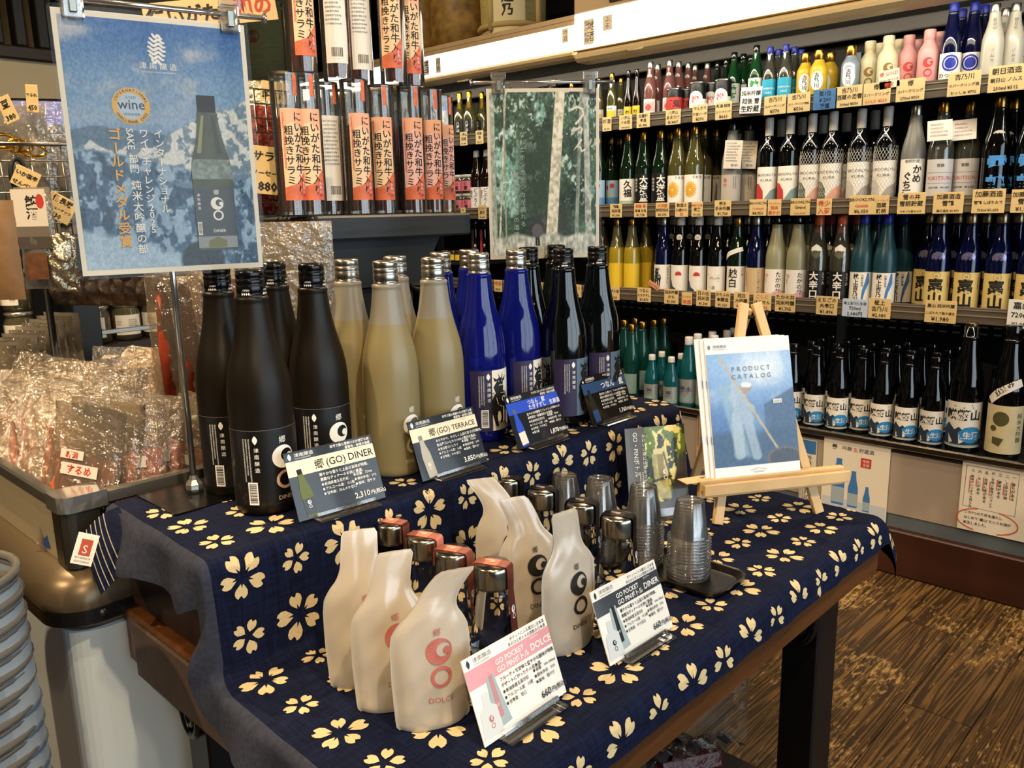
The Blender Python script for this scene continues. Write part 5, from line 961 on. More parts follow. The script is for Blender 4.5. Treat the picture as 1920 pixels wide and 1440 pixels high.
for key,c1,c2,net,ds in (('brook_red',lred,lteal,False,'dark wine bottle with white cap and red curve label'),('brook_net',M('label_greendark','4c5a48',.5),M('label_salmon','d9977a',.5),True,'dark wine bottle in white net with salmon curve label'),('brook_grey',M('label_marble','c2bcb2',.5),M('label_stone','9a948c',.5),True,'dark wine bottle in white net with grey swirl label')):
    kind(key,'wine_style_sake_bottle','bottle',ds,'wine',.305,.0395,gkk,capw,cap=(.795,1.0,.42),label=(.018,.135,-.047,.047,lw),art=bk(c1,c2,net),extra=netex if net else None)
kind('kameguchi','grey_sake_bottle','bottle','grey bottle with white label and bold black brush lettering','720',.300,.0405,gfr,silver,label=(.012,.135,-.044,.044,lw),art=lambda p,h:(p.vtext('かめ',.016,.105,.028,ink,1.0,bold=.03),p.vtext('ぐち酒',-.012,.085,.027,ink,1.0,bold=.03),p.text('雪眠貯蔵',0,.112,.011,ink,al='c',res=1)))
def tag2(pr_):
    b = MB().bbox((-.034,-.046,.185),(.034,-.0445,.245),.0004,T=Matrix.Rotation(-.05,4,'Y')); t_ = pr_.part('paper_tag',b,M('tag_white2','e8e2d6',.6)); p = Print(); p.small(-.026,.23,.05,4,.006,M('ink_pinkgrey','b07a70',.5),seed=13,sp=1.8); pr_.part('lettering',p.mb(lambda x,y,l: tuple(Matrix.Rotation(-.05,4,'Y') @ Vector((x,-.0462-l,y)))),p.mats,t_)
kind('yukitsuru','clear_sake_bottle','bottle','clear bottle with paper tag and silver YUKITSURU label','720',.302,.0415,gcl,gold,label=(.012,.13,-.048,.048,M('label_pearl','c9c6c2',.4)),art=lambda p,h:(p.text('雪鶴',0,.095,.011,ink,al='c',res=1),p.text('YUKITSURU',0,.056,.0155,lred,al='c',sx=.95),p.text('純米吟醸　無ろ過生',0,.030,.007,ink,al='c',res=1),p.line([(-.04,.078),(.04,.078)],.0006,ink),p.line([(-.04,.046),(.04,.046)],.0006,ink)),extra=tag2)
kind('setsukaku','black_sake_bottle','bottle','black bottle with large blue brush lettering and oval neck label','720',.302,.0415,gkk,gold,art=lambda p,h:p.vtext('雪鶴',.0,.135,.058,M('ink_skyblue','4a90d0',.5),1.0,bold=.03),extra=neck_sticker(M('sticker_silver'),.017,.028,.190,'oval'))
kind('yuzu','yuzu_bottle','bottle','clear bottle of yellow citrus drink with gold cap','720',.298,.0375,gye,gold,label=(.012,.115,-.045,.045,ly))
kind('kamo','navy_sake_bottle','bottle','dark navy bottle with silver cap and animal picture label','720',.300,.0395,gbl,silver,label=(.018,.115,-.042,.042,lw),art=lambda p,h:(serow(p,-.015,.004,.085,ink,lw),p.vtext('たきすずし',.025,.088,.012,ink,1.1)))
kind('sun','black_sake_bottle','bottle','black bottle with white label and red rising sun','720',.300,.0395,gkk,capw,label=(.012,.115,-.044,.044,lw),art=lambda p,h:(p.fan([(.002+.013*math.cos(a),.066+.013*math.sin(a)) for a in np.linspace(-.2,3.34,14)],lred),p.fan([(-.044,0),(-.044,.050),(-.030,.040),(-.022,.02),(-.008,.012),(0,0)],M('ink_wave','38405e',.5))),extra=neck_sticker(lw,.012,.022,.222))
kind('plain_white','black_sake_bottle','bottle','black bottle with plain white label and gold specks','720',.300,.0395,gkk,capw,label=(.012,.115,-.044,.044,lw),art=lambda p,h:([p.disc(-.03+.06*random.random(),.02+.06*random.random(),.0025,lbe,n=8) for _ in range(9)],p.text('かたふね',0,.055,.010,ink,al='c',res=1),p.vtext('酒',-.004,.03,.014,ink)))
def sash(pr_):
    p = Print(); p.L = .0016; p.line([(-.05,.145),(-.02,.165),(.012,.178),(.03,.182)],.016,lw); pr_.part('diagonal_band',p.cyl(.036),p.mats)
kind('koshi','green_bottle','bottle','green bottle with cream label and diagonal band','720',.300,.0395,gk,gold,label=(.012,.118,-.046,.046,lw),art=lambda p,h:(p.vtext('越白',-.006,.098,.036,ink,1.0,bold=.02),p.vtext('大吟醸',.03,.10,.009,lred,1.1)),extra=sash)
kind('blue_hash','navy_sake_bottle','bottle','navy bottle with beige label and fine vertical writing','720',.300,.0395,gbl,silver,label=(.012,.115,-.044,.044,lkraft),art=lambda p,h:(p.vtext('こしじはくせん',.016,.095,.012,ink,1.0),p.small(-.03,.09,.06,1,.006,ink,vertical=True,seed=2)))
kind('takanoi','frosted_bottle','bottle','frosted milky bottle with white and pink cherry label','720',.302,.0405,gfm,gkk,label=(.010,.112,-.046,.046,lw),art=lambda p,h:(p.vtext('たかの井',.018,.094,.020,ink,1.0,bold=.02),p.fan([(-.046,0),(-.046,.02),(-.01,.012),(.02,.03),(.046,.022),(.046,0)],M('label_blush','d9a8b8',.5)),p.disc(-.026,.08,.008,M('label_blush')),p.vtext('純米',-.03,.07,.009,lred)))
kind('okara','clear_sake_bottle','bottle','clear bottle with orange cap, hexagon sticker and black label','720',.300,.0395,gcl,capo,cap=(.80,1,.46),label=(.012,.112,-.042,.042,lbk),art=lambda p,h:(p.vtext('大辛口',-.004,.098,.031,lw,1.0,bold=.03),p.vtext('えちごの',.028,.095,.011,lw,1.0)),extra=neck_sticker(lw,.020,.030,.178,'hex'))
kind('gokujo','teal_frosted_bottle','bottle','teal frosted bottle with blue cap and blue brush stroke label','720',.302,.0410,gtf,capb,label=(.010,.112,-.044,.044,lw),art=lambda p,h:(p.vtext('極上吉乃川',-.012,.098,.019,ink,1.0,bold=.025),p.line([(.026,.10),(.024,.07),(.014,.04),(.008,.0)],[.006,.014,.010,.004],nb),p.vtext('吟醸生原酒',.008,.095,.008,ink,1.0)))
kind('kazan','navy_sake_bottle','bottle','navy bottle with gold cap and yellow label reading 嘉山','720',.302,.0410,gbl,M('cap_champagne','b5a27c',.3,metal=1),label=(.008,.122,-.047,.047,M('label_straw','dcc37a',.45)),art=lambda p,h:(p.vtext('嘉山',-.002,.094,.044,ink,1.0,bold=.035),p.ring(0,.102,.011,.0103,ink),p.text('KJ',0,.0985,.008,ink,al='c',res=1),p.small(.036,.10,.05,1,.006,ink,vertical=True,seed=3)),extra=neck_sticker(M('sticker_violet','8a88b0',.2,metal=.6),.019,.034,.168,'oval'))
KIND['kazan'] = (KIND['kazan'][0],'navy bottle with pale gold cap and yellow two-letter brush label')
def kz(p,h): 
    s = h/.105; p.vtext('麒麟',-.012*s,.092*s,.024*s,ink,1.0,bold=.02) if False else p.text('麒麟山',-.004*s,.066*s,.026*s,ink,al='c',bold=.025); p.fan([(-.048*s,0),(-.048*s,.04*s),(-.034*s,.056*s),(-.022*s,.038*s),(-.010*s,.048*s),(.010*s,.03*s),(.048*s,.018*s),(.048*s,0)],M('ink_ridge','2e3a4c',.5)); p.fan([(-.03*s,.006*s),(-.034*s,.03*s),(-.022*s,.012*s)],lw); p.fan([(-.008*s,.008*s),(-.010*s,.034*s),(.004*s,.016*s)],lw)
    p.fan([(.016*s+.026*s*math.cos(a)*(1+.08*math.sin(7*a)),.030*s+.019*s*math.sin(a)) for a in np.linspace(0,6.28,24)],M('ink_azure','2a86c8',.5)); p.text('生酒',.016*s,.022*s,.018*s,lw,al='c',bold=.03); p.rect(-.048*s,-.0,.048*s,.006*s,M('ink_mist2','b0b4b0',.5))
    for q in range(8): p.disc((-.04+.08*random.random())*s,(.055+.045*random.random())*s,.0014*s,ink,n=6)
kind('kirin720','dark_sake_bottle','bottle','dark bottle with white label, blue cloud and mountains','720',.285,.0395,gkk,gkk,label=(.014,.119,-.048,.048,lw),art=kz)
kind('kirin1800','large_sake_bottle','bottle','large dark bottle with white label, blue cloud and mountains','720',.398,.0525,gkk,M('cap_bronze','6b5a40',.3,metal=1),cap=(.955,1,.36),label=(.020,.160,-.064,.064,lw),art=kz,n=28)
def sash2(pr_): p = Print(); p.L = .0016; p.line([(-.05,.175),(-.02,.205),(.015,.228),(.035,.236)],.024,lw); p.text('直汲み',-.028,.190,.020,ink,rot=.75,bold=.03); pr_.part('diagonal_band',p.cyl(.046),p.mats)
kind('ginjo1800','large_sake_bottle','bottle','large dark bottle with kraft label and diagonal white band','720',.398,.0525,gkk,gkk,label=(.020,.165,-.066,.066,M('label_woodpaper','cdbf96',.5,noise=(20,.12))),art=lambda p,h:(p.disc(-.012,.105,.022,M('ink_olive','4d4a2a',.6)),p.fan([(-.03,.03),(-.03,.05),(0,.046),(-.01,.022)],M('ink_olive')),p.disc(-.03,.075,.009,M('ink_olive')),p.vtext('純米大吟醸',.04,.125,.018,M('ink_olive'),1.0)),extra=sash2,n=28)
kind('teal_gold','teal_bottle','bottle','green teal bottle with gold cap','720',.298,.036,gtd,gold,label=(.02,.10,-.03,.03,lteal),n=16)
kind('teal_small','small_teal_bottle','bottle','small teal bottle with white cap and silver label','720',.195,.0325,gte,capw,label=(.018,.082,-.036,.036,lsil),art=lambda p,h:(p.text('菊',0,.03,.022,nbl,al='c',bold=.02),p.rect(-.03,.006,.03,.018,lteal)),n=16)
kind('teal_mid','teal_bottle','bottle','teal bottle with white cap and silver mountain label','720',.270,.0385,gte,capw,label=(.018,.110,-.042,.042,lsil),art=lambda p,h:(p.text('菊水',0,.045,.024,nbl,al='c',bold=.02),p.fan([(-.04,.006),(-.02,.035),(-.005,.015),(.015,.04),(.04,.006)],lteal)),n=16)
kind('clear_brown','brown_bottle','bottle','brown glass bottle with white brush letter label','720',.285,.036,gbn,capw,label=(.012,.115,-.040,.040,lw),art=lambda p,h:(p.vtext('どぶろく',.006,.10,.022,nbl,1.0,bold=.02),p.vtext('酒天',-.018,.09,.02,ink,1.0)))
def jar(key,lm,ds):
    pr_ = Proto('preserve_jar','jar'); pr_.part('jar_body',MB().lathe([(0,.002),(.032,0),(.036,.004),(.036,.062),(.032,.070),(.030,.074),(0,.074)],18),gcl); pr_.part('lid',MB().lathe([(.032,.074),(.033,.0745),(.033,.086),(.031,.088),(0,.088)],18),M('jar_lid','b5ada0',.4)); li = pr_.part('label',cyl_sheet(.036,-.045,.045,.012,.058,.0008,n=12),lm); p = Print(); p.L = .0006; p.vtext('佃煮',.004,.044,.020,ink,1.0,bold=.03); pr_.part('lettering',p.cyl(.036,.012),p.mats,li); KIND[key] = (pr_,ds)
jar('jar_yellow',ly,'preserve jar with yellow label'); jar('jar_pink',M('label_rosepink','c96a78',.5),'preserve jar with pink label')
tube_k = Proto('tall_packet','packet'); 
kind('tall_pink','tall_black_bottle','bottle','tall black bottle with pink vertical strip','slim',.30,.034,gkk,gkk,label=(.03,.25,-.007,.007,M('strip_pink','c8445a',.5)))
kind('tall_dark','tall_black_bottle','bottle','tall black bottle with dark patterned strip','slim',.30,.034,gkk,gkk,label=(.03,.25,-.007,.007,M('strip_dark','4a3038',.5)))
kind('cup_sake','sake_cup','cup','cream printed sake cup','can',.10,.034,M('cup_cream','d8c8a8',.4),None,art=lambda p,h:(p.disc(0,.05,.02,lred),p.vtext('ワンカップ',.03,.085,.014,ink,1.0)))
kind('tiny_jar','small_jar','jar','small dark jar with yellow lid','can',.055,.026,M('jar_dark','2a2412',.3),None,art=lambda p,h:(p.rect(-.07,.046,.07,.053,gold),p.rect(-.02,.008,.02,.036,ly)))
SHN = {'A':'top shelf','B':'second shelf','C':'third shelf','D':'bottom deck'}
ORD = 'first second third fourth fifth sixth seventh eighth ninth tenth eleventh twelfth thirteenth fourteenth fifteenth'.split()
rows = {
'A':[('slim_brown',845,1),('small_white',830,0),('gold_sparkle',860,0),('gold_sparkle',878,0),('gold_sparkle',902,1),('green_black',925,1),('rose',955,1),('ume_clear',985,1),('slim_brown',1012,1),('green_black',1040,1),('ume_clear',1072,1),('ume_clear',1124,1),('ume_clear',1148,0),('ume_clear',1165,2),('slim_brown',1179,0),('slim_brown',1195,0),('rose',1220,0),('rose',1234,1),('rose',1256,0),('rose',1273,1),('rose',1291,2),('rose',1304,3),('rose',1327,3),('can_dark',1266,-.25),('can_dark',1290,-.25),('can_ume',1310,-.25),('can_ume',1337,-.25),('can_ume',1357,0),('green_ume',1346,2),('green_ume',1362,1),('green_e',1377,0),('green_e',1394,1),('green_e',1418,0),('green_e',1408,2),('cyan',1444,0),('cyan',1473,0),('cyan',1459,1),('cyan',1489,1),('cyan',1502,2),('alu_yellow',1511,0),('alu_yellow',1536,-.15),('alu_yellow',1557,1),('alu_silver',1595,0),('alu_ivory',1630,0),('alu_ivory',1664,0),('alu_ivory',1648,1),('alu_ivory',1684,1),('alu_pink',1702,0),('alu_pink',1740,0),('alu_pink',1718,1),('alu_pink',1758,1),('wasshu',1781,0),('wasshu',1819,0),('wasshu',1797,1),('wasshu',1838,1),('white_beer',1858,0),('white_beer',1896,0),('white_beer',1878,1),('white_beer',1925,1)],
'B':[('clear_brown',893,0),('clear_brown',912,0),('clear_brown',940,0),('kyufuku',970,0),('green_blue',1000,0),('green_black',1030,0),('kyufuku',1060,0),('green_blue',1092,0),('green_blue',1122,0),('green_blue',1147,0),('green_blue',1163,1),('kyufuku',1178,0),('green_black',1207,0),('green_black',1239,0),('green_black',1257,1),('yellow_daisy',1271,0),('yellow_daisy',1303,0),('yellow_daisy',1287,1),('yellow_daisy',1320,1),('yellow_daisy',1342,2),('tagged',1373,0),('tagged',1404,0),('tagged',1388,1),('brook_red',1441,0),('brook_red',1480,0),('brook_red',1463,1),('brook_net',1521,0),('brook_net',1560,0),('brook_net',1502,1),('brook_net',1541,1),('brook_net',1584,1),('brook_grey',1612,0),('brook_grey',1661,0),('brook_grey',1637,1),('kameguchi',1713,0),('yukitsuru',1764,0),('yukitsuru',1813,0),('setsukaku',1868,0),('setsukaku',1893,1),('setsukaku',1930,0)],
'C':[('tall_dark',893,1),('tall_pink',910,1),('yuzu',1130,1),('yuzu',1157,0),('yuzu',1185,0),('yuzu',1211,1),('kamo',1236,1),('kamo',1244,0),('sun',1276,0),('sun',1310,0),('sun',1262,1),('sun',1296,1),('sun',1330,1),('plain_white',1345,0),('plain_white',1363,1),('koshi',1382,0),('blue_hash',1417,0),('blue_hash',1400,1),('blue_hash',1437,1),('takanoi',1455,0),('takanoi',1494,0),('takanoi',1475,1),('takanoi',1513,1),('okara',1533,0),('okara',1576,0),('okara',1553,1),('okara',1603,1),('gokujo',1617,0),('gokujo',1660,0),('gokujo',1641,1),('gokujo',1692,1),('kazan',1738,1),('kazan',1760,0),('kazan',1816,0),('kazan',1873,0),('kazan',1790,1),('kazan',1843,1),('kazan',1934,0),('kazan',1903,1)],
'D':[('teal_gold',1130,1),('teal_gold',1150,0),('teal_gold',1170,1),('teal_gold',1184,0),('teal_gold',1190,2),('teal_gold',1204,1),('teal_gold',1225,2),('teal_gold',1243,2),('teal_small',1222,-.5),('teal_small',1258,-.5),('teal_small',1240,.4),('teal_small',1276,.4),('teal_mid',1290,0),('teal_mid',1322,0),('teal_mid',1306,1),('teal_mid',1337,1),('teal_mid',1333,2),('teal_mid',1360,2),('teal_mid',1372,3),('kirin720',1486,0),('kirin720',1529,0),('kirin720',1572,0),('kirin720',1617,.35),('kirin720',1656,0),('kirin720',1703,0),('kirin720',1752,0),('kirin1800',1812,0),('ginjo1800',1890,0)]+[('kirin720',int(1500+k_*47+d_*18),d_) for d_ in (1,2,3) for k_ in range(6)]}
SCA = {'alu_yellow':.84,'alu_silver':.84,'alu_ivory':.86,'alu_pink':.86,'wasshu':.92,'white_beer':.86,'can_dark':.95,'can_ume':.92,'small_white':.8}
def scl(r_,k_): return SCA.get(k_,.74) if r_ == 'A' else 1
RAD = {'kirin1800':.0525,'ginjo1800':.0525}
pend = {}; placed = []
for r_,lst in rows.items():
    for k_,px,d in sorted(lst,key=lambda a:(a[2],a[1])):
        me = KIND[k_][0].parts[0][1]; R_ = max(v.co.x for v in me.vertices)*scl(r_,k_); x = RX[r_]+.088*d*(.75 if r_ == 'A' else 1)+(R_-.0395)*.9
        for _ in range(60):
            y = onx(px,RPY[r_],x).y
            if any(q[0] == r_ and math.hypot(q[1]-x,q[2]-y) < q[3]+R_+.001 for q in placed): x += .006
            else: break
        placed.append((r_,x,y,R_)); pend.setdefault((r_,k_),[]).append((px,d,x,y))
FRONT = {}
for (r_,k_),ls in pend.items():
    pr_,ds = KIND[k_]; FRONT.setdefault(r_,[]).extend([(a[0],ds) for a in ls if a[1] < 1]); fr_ = sorted([a for a in ls if a[1] < 1]); bkk = [a for a in ls if a[1] >= 1]
    for i,(px,d,x,y) in enumerate(fr_):
        lab = '%s, %s from left, %s'%(ds,ORD[i],SHN[r_]) if len(fr_) > 1 else '%s on the %s'%(ds,SHN[r_])
        pr_.put(lab,(x,y,RZ[r_]+.0005),-math.pi/2+random.uniform(-.06,.12)+.25,'%s bottles on the %s'%(pr_.name.replace('_',' '),SHN[r_]),scale=scl(r_,k_))
    for j,(px,d,x,y) in enumerate(sorted(bkk)):
        lab = '%s, back row of %s'%(ds,SHN[r_]); ds2 = ' '.join(ds.split()[:7]).rstrip(','); ds2 = ds2[:-4] if ds2.endswith(' and') else ds2[:-5] if ds2.endswith(' with') else ds2[:-2] if ds2.endswith(' a') else ds2; lab = '%s, back row of %s'%(ds2,SHN[r_])+(', %s from left'%ORD[j%15] if len(bkk) > 1 else '')+(' again' if j > 14 else '')
        pr_.put(lab,(x,y,RZ[r_]+.0005),-math.pi/2+random.uniform(-.2,.3),'back row %s on the %s'%(ds.split(' with')[0],SHN[r_]),scale=scl(r_,k_))
# preserve jars, stacked two high, left part of second shelf
for i,(px,k_) in enumerate(((832,'jar_yellow'),(848,'jar_yellow'),(862,'jar_pink'),(879,'jar_pink'))):
    for t in (0,1):
        y = onx(px,330,2.855).y; KIND[k_][0].put('%s, %s one of the %s pile on the second shelf'%(KIND[k_][1],('lower','upper')[t],('first','second')[i%2]),(2.855,y,RZ['B']+.0005+.0885*t),-math.pi/2+.2,'stacked preserve jars')
for i,px in enumerate((836,849,862,875)): KIND['tiny_jar'][0].put('small dark jar with yellow lid, %s in the row on third shelf'%ORD[i],(2.86,onx(px,455,2.86).y,RZ['C']+.06+.0345),-math.pi/2+.2,'small dark jars')
ls_ = sobj('half_shelf',MB().box((2.82,2.93,RZ['C']+.082),(3.29,3.75,RZ['C']+.094)),shelfm)
for i,(px,t) in enumerate(((846,0),(862,0),(846,1),(862,1))): KIND['cup_sake'][0].put('cream printed sake cup, %s one, %s of two on the third shelf'%(('lower','upper')[t],('first','second')[i%2]),(2.86,onx(px,520,2.86).y,RZ['C']-.25+.1*t+.0005*t if False else RZ['D']+.0+.10*t+.0005),-math.pi/2,'cream sake cups')
# ---- handwritten price cards on the rails
tan = M('card_tan','dcbf85',.55,noise=(20,.05)); red_i = M('ink_brushred','c44a30',.5); CARDS = []
def pcard(r_,px,w,h,lines,lab,base=tan,dz=0,tilt=0,reds=()):
    x = 2.800; c = onx(px,RPY[r_]+100,x); e = empty('shelf_price_card',(x,c.y,RZ[r_]-.034+dz),(0,tilt,-math.pi/2),lab,'price card','handwritten price cards on the rails')
    o_ = obj('card',MB().bbox((-w/2,0,0),(w/2,.0012,h),.0004),e,base); p = Print(); p.L = .0004; n = len(lines)
    for i,t in enumerate(lines):
        s = min(h*.80/n,w*.92/max(2.2,sum(.62 if ch.isascii() else 1 for ch in t))); p.text(t,0,h*(1-(i+.86)/n)*.92+h*.035,s,red_i if i in reds else ink,al='c',bold=.018,res=1)
    obj('lettering',p.flat(),o_,p.mats)
CARDS = [('A', 868, 0.05, 0.062, ('八海山', '発泡', '¥1,980'), ()), ('A', 898, 0.05, 0.06, ('越後', '泡', '¥2,200'), ()), ('A', 1138, 0.045, 0.055, ('梅酒', '¥1,320'), ()), ('A', 1173, 0.062, 0.055, ('八海山', 'うめ酒', '300ml ¥935'), ()), ('A', 1206, 0.062, 0.055, ('加賀梅', '苺酒', '¥1,486'), ()), ('A', 1262, 0.066, 0.055, ('八海山', 'あまさけ', '缶 ¥407'), ()), ('A', 1312, 0.062, 0.062, ('でんがり', '梅酒ソーダ', '¥396'), ()), ('A', 1356, 0.066, 0.062, ('新潟 越後', 'スパークリング', '¥660'), ()), ('A', 1452, 0.08, 0.062, ('吉乃川', 'スパークリング', '¥770'), ()), ('A', 1496, 0.08, 0.062, ('吉乃川', 'スパークリング酒粕', '¥506'), ()), ('A', 1590, 0.09, 0.066, ('吉乃川', '酒蔵の淡雪', '300ml ¥550'), ()), ('A', 1640, 0.088, 0.066, ('郷', 'スパークリング', 'GOLD ¥550'), (2,)), ('A', 1703, 0.084, 0.066, ('郷', 'スパークリング', '270ml ¥550'), ()), ('A', 1802, 0.09, 0.068, ('吉乃川', 'スパークリング酒', 'わっしゅ ¥792'), ()), ('A', 1880, 0.094, 0.072, ('朝日酒造', '朝日山 ノムス', '250ml ¥512'), ()), ('B', 845, 0.03, 0.055, ('佃煮', '¥540'), ()), ('B', 868, 0.035, 0.055, ('梅', '佃煮', '¥648'), ()), ('B', 904, 0.055, 0.065, ('どぶろく', '酒天', '¥1,650'), ()), ('B', 1155, 0.06, 0.055, ('鶴亀', '純米酒', '¥1,540'), ()), ('B', 1201, 0.062, 0.055, ('越後 福', '鬼福 生酒', '¥1,738'), (0,)), ('B', 1242, 0.062, 0.055, ('大洋盛', '特別純米', '¥1,595'), (0,)), ('B', 1278, 0.058, 0.055, ('飲酒は', '20歳から', '◎'), (2,)), ('B', 1307, 0.048, 0.055, ('越後うめ酒', '果実', '¥1,320'), (0,)), ('B', 1355, 0.068, 0.058, ('菊水', '手米吟醸', '¥1,760'), ()), ('B', 1421, 0.066, 0.058, ('BROOKLYN', 'Occidental', '¥4,950'), (1,)), ('B', 1452, 0.05, 0.056, ('ブルックリン', '純米', '華やか'), (0, 1, 2)), ('B', 1500, 0.07, 0.058, ('BROOKLYN', 'Grand', 'Prairie ¥4,950'), (2,)), ('B', 1545, 0.052, 0.054, ('希少', '入荷'), (0, 1)), ('B', 1615, 0.08, 0.062, ('BROOKLYN', 'Catskills', '¥6,050'), (1,)), ('B', 1652, 0.048, 0.06, ('ニューヨーク', '酒蔵', '銘柄'), (0,)), ('B', 1708, 0.084, 0.066, ('雪の井', '雪眠貯蔵', 'かめぐち酒 ¥1,817'), ()), ('B', 1777, 0.086, 0.064, ('加藤酒造', '雪鶴', '無ろ過生 ¥1,870'), ()), ('B', 1852, 0.088, 0.07, ('加藤酒造', '雪鶴 しぼりたて', '720ml ¥1,650'), ()), ('B', 1920, 0.07, 0.066, ('加藤酒造', '雪鶴', '¥1,980'), ()), ('C', 935, 0.05, 0.055, ('地酒', '¥990'), (0,)), ('C', 1010, 0.05, 0.055, ('純米', '¥1,430'), (0,)), ('C', 1080, 0.06, 0.055, ('にごり', '¥1,540'), (0,)), ('C', 1150, 0.062, 0.055, ('ゆずの酒', '¥1,320'), ()), ('C', 1207, 0.066, 0.058, ('つなん', 'たきすずし', '¥1,870'), ()), ('C', 1258, 0.066, 0.058, ('純米吟醸', 'かも', '¥1,980'), ()), ('C', 1287, 0.046, 0.05, ('にいがた', '地酒'), (0, 1)), ('C', 1318, 0.062, 0.062, ('日の出', '純米酒', '¥1,540'), ()), ('C', 1354, 0.062, 0.062, ('かたふね', '本醸造', '¥1,320'), ()), ('C', 1389, 0.062, 0.062, ('越白', '大吟醸', '¥1,760'), ()), ('C', 1428, 0.07, 0.062, ('こしじ', 'はくせん', '¥1,650'), (0, 2)), ('C', 1471, 0.076, 0.066, ('たかの井', '純米吟醸', '¥1,705'), ()), ('C', 1549, 0.074, 0.064, ('えちごの', '大辛口', '¥1,496'), ()), ('C', 1648, 0.072, 0.066, ('極上', '吉乃川', '¥2,080'), ()), ('C', 1763, 0.092, 0.07, ('嘉山 純米吟醸', 'しぼりたて無ろ過生', '¥1,980'), ())]
def above(r_,px): return min(FRONT[r_],key=lambda a: abs(a[0]-px))[1].split(' with')[0].split(' in white')[0]
same_ = {}
for (r_,px,w,h,ls2,rd) in CARDS: same_.setdefault((r_,above(r_,px)),[]).append(px)
for (r_,px,w,h,ls2,rd) in CARDS:
    ds = above(r_,px); sh_ = {'A':'top','B':'second','C':'third'}[r_]; sm = sorted(same_[(r_,ds)])
    lab = 'tan handwritten price card under the %s, %s rail'%(ds,sh_)
    if len(sm) > 1: lab = lab.replace('handwritten ','');  lab += ', %s from left'%ORD[sm.index(px)]
    pcard(r_,px,w,h,ls2,lab,reds=rd)
pcard('C',1602,.085,.060,('極上吉乃川 生酒','720ml','2,080円'),'printed blue and white price label on the third price rail',base=M('card_paleblue','b9c8de',.4))
pcard('C',1914,.07,.085,('嘉山','720ml','¥1,980'),'printed white price label with bottle picture at the third rail end',base=M('card_white'))
pcard('A',1405,.080,.088,('純米吟醸','越後 雪','生貯蔵'),'white leaflet with green bottle picture standing on the top price rail',base=M('card_white'),dz=.012,tilt=.06)
pcard('A',1545,.080,.064,('第1位','¥ 200','受賞'),'blue award card on the top price rail below yellow aluminium bottles',base=M('card_blue','4a78a8',.4,noise=(40,.2)))
pcard('A',1664,.062,.055,('郷 GOLD','スパークリング','限定'),'small cream note tilted above the GOLD price card on top rail',base=M('card_note','e8dcc0',.5),dz=.045,tilt=-.1,reds=(0,2))
pcard('C',1223,.055,.020,('おすすめ',),'small pink tag tilted above the third price rail',base=M('tag_pink','d99a74',.5),dz=.060,tilt=.5,reds=(0,))
# ================================================================== pillar with board and salami tubes
pw_ = M('pillar_slate','1a1f26',.55,noise=(10,.25,(.3,4,4)),bump=(30,.2,.003)); pws = M('board_slate','2b2f35',.5,noise=(14,.3,(.3,6,6)),bump=(40,.25,.003))
pl = empty('display_pillar',(1.0,1.47,0),(0,0,0),'dark slate wooden pillar carrying the board of salami tubes','pillar'); po = Vector((-1.0,-1.47,0))
def plo(n,mb,m,parent=pl): o = obj(n,mb,parent,m); o.location = po if parent == pl else (0,0,0); return o
plo('board',MB().bbox((.8605,1.30,1.123),(1.243,1.60,1.168),.004),pws); plo('edge_strip',MB().bbox((.851,1.302,1.124),(.860,1.60,1.167),.003),M('board_dark','1b1815',.5))
plo('corbel',MB().prism([(.872,1.1225),(1.175,1.1225),(1.12,1.03),(.90,1.03)],1.325,1.59,T=Matrix(((1,0,0,0),(0,0,1,0),(0,1,0,0),(0,0,0,1)))),pw_)
po_ = plo('post',MB().bbox((.905,1.34,.001),(1.11,1.58,1.0295),.004),pw_)
for (x,z) in ((.945,.985),(.945,.90),(1.08,.985),(1.07,.90)): obj('screw',MB().tube([(x,1.3385,z),(x,1.3395,z)],.006,10),po_,M('screw_grey','5a5a58',.4,metal=.8))
plo('cable',MB().tube([(.885,1.32,1.06),(.887,1.315,1.0),(.897,1.325,.93),(.893,1.318,.86),(.90,1.33,.78)],.005,8),M('cable_black','0a0a0a',.35)); plo('cable_loop',MB().tube([(1.12+.035*math.cos(a),1.33,1.045+.03*math.sin(a)) for a in np.linspace(.5,5.5,18)],.005,8),M('cable_black'))
tubem = clear('tube_plastic','f4f3ee',.05,base=.10,haze=.06,hazecol='d8d4cc'); salm = M('salami','7c3022',.5,noise=(70,.5),bump=(120,.5,.004)); peachp = M('label_peach','ecc9a0',.5); orr = M('label_orange','d9704a',.5,noise=(60,.3)); pkp = M('label_pinkpaper','e6b8b0',.5)
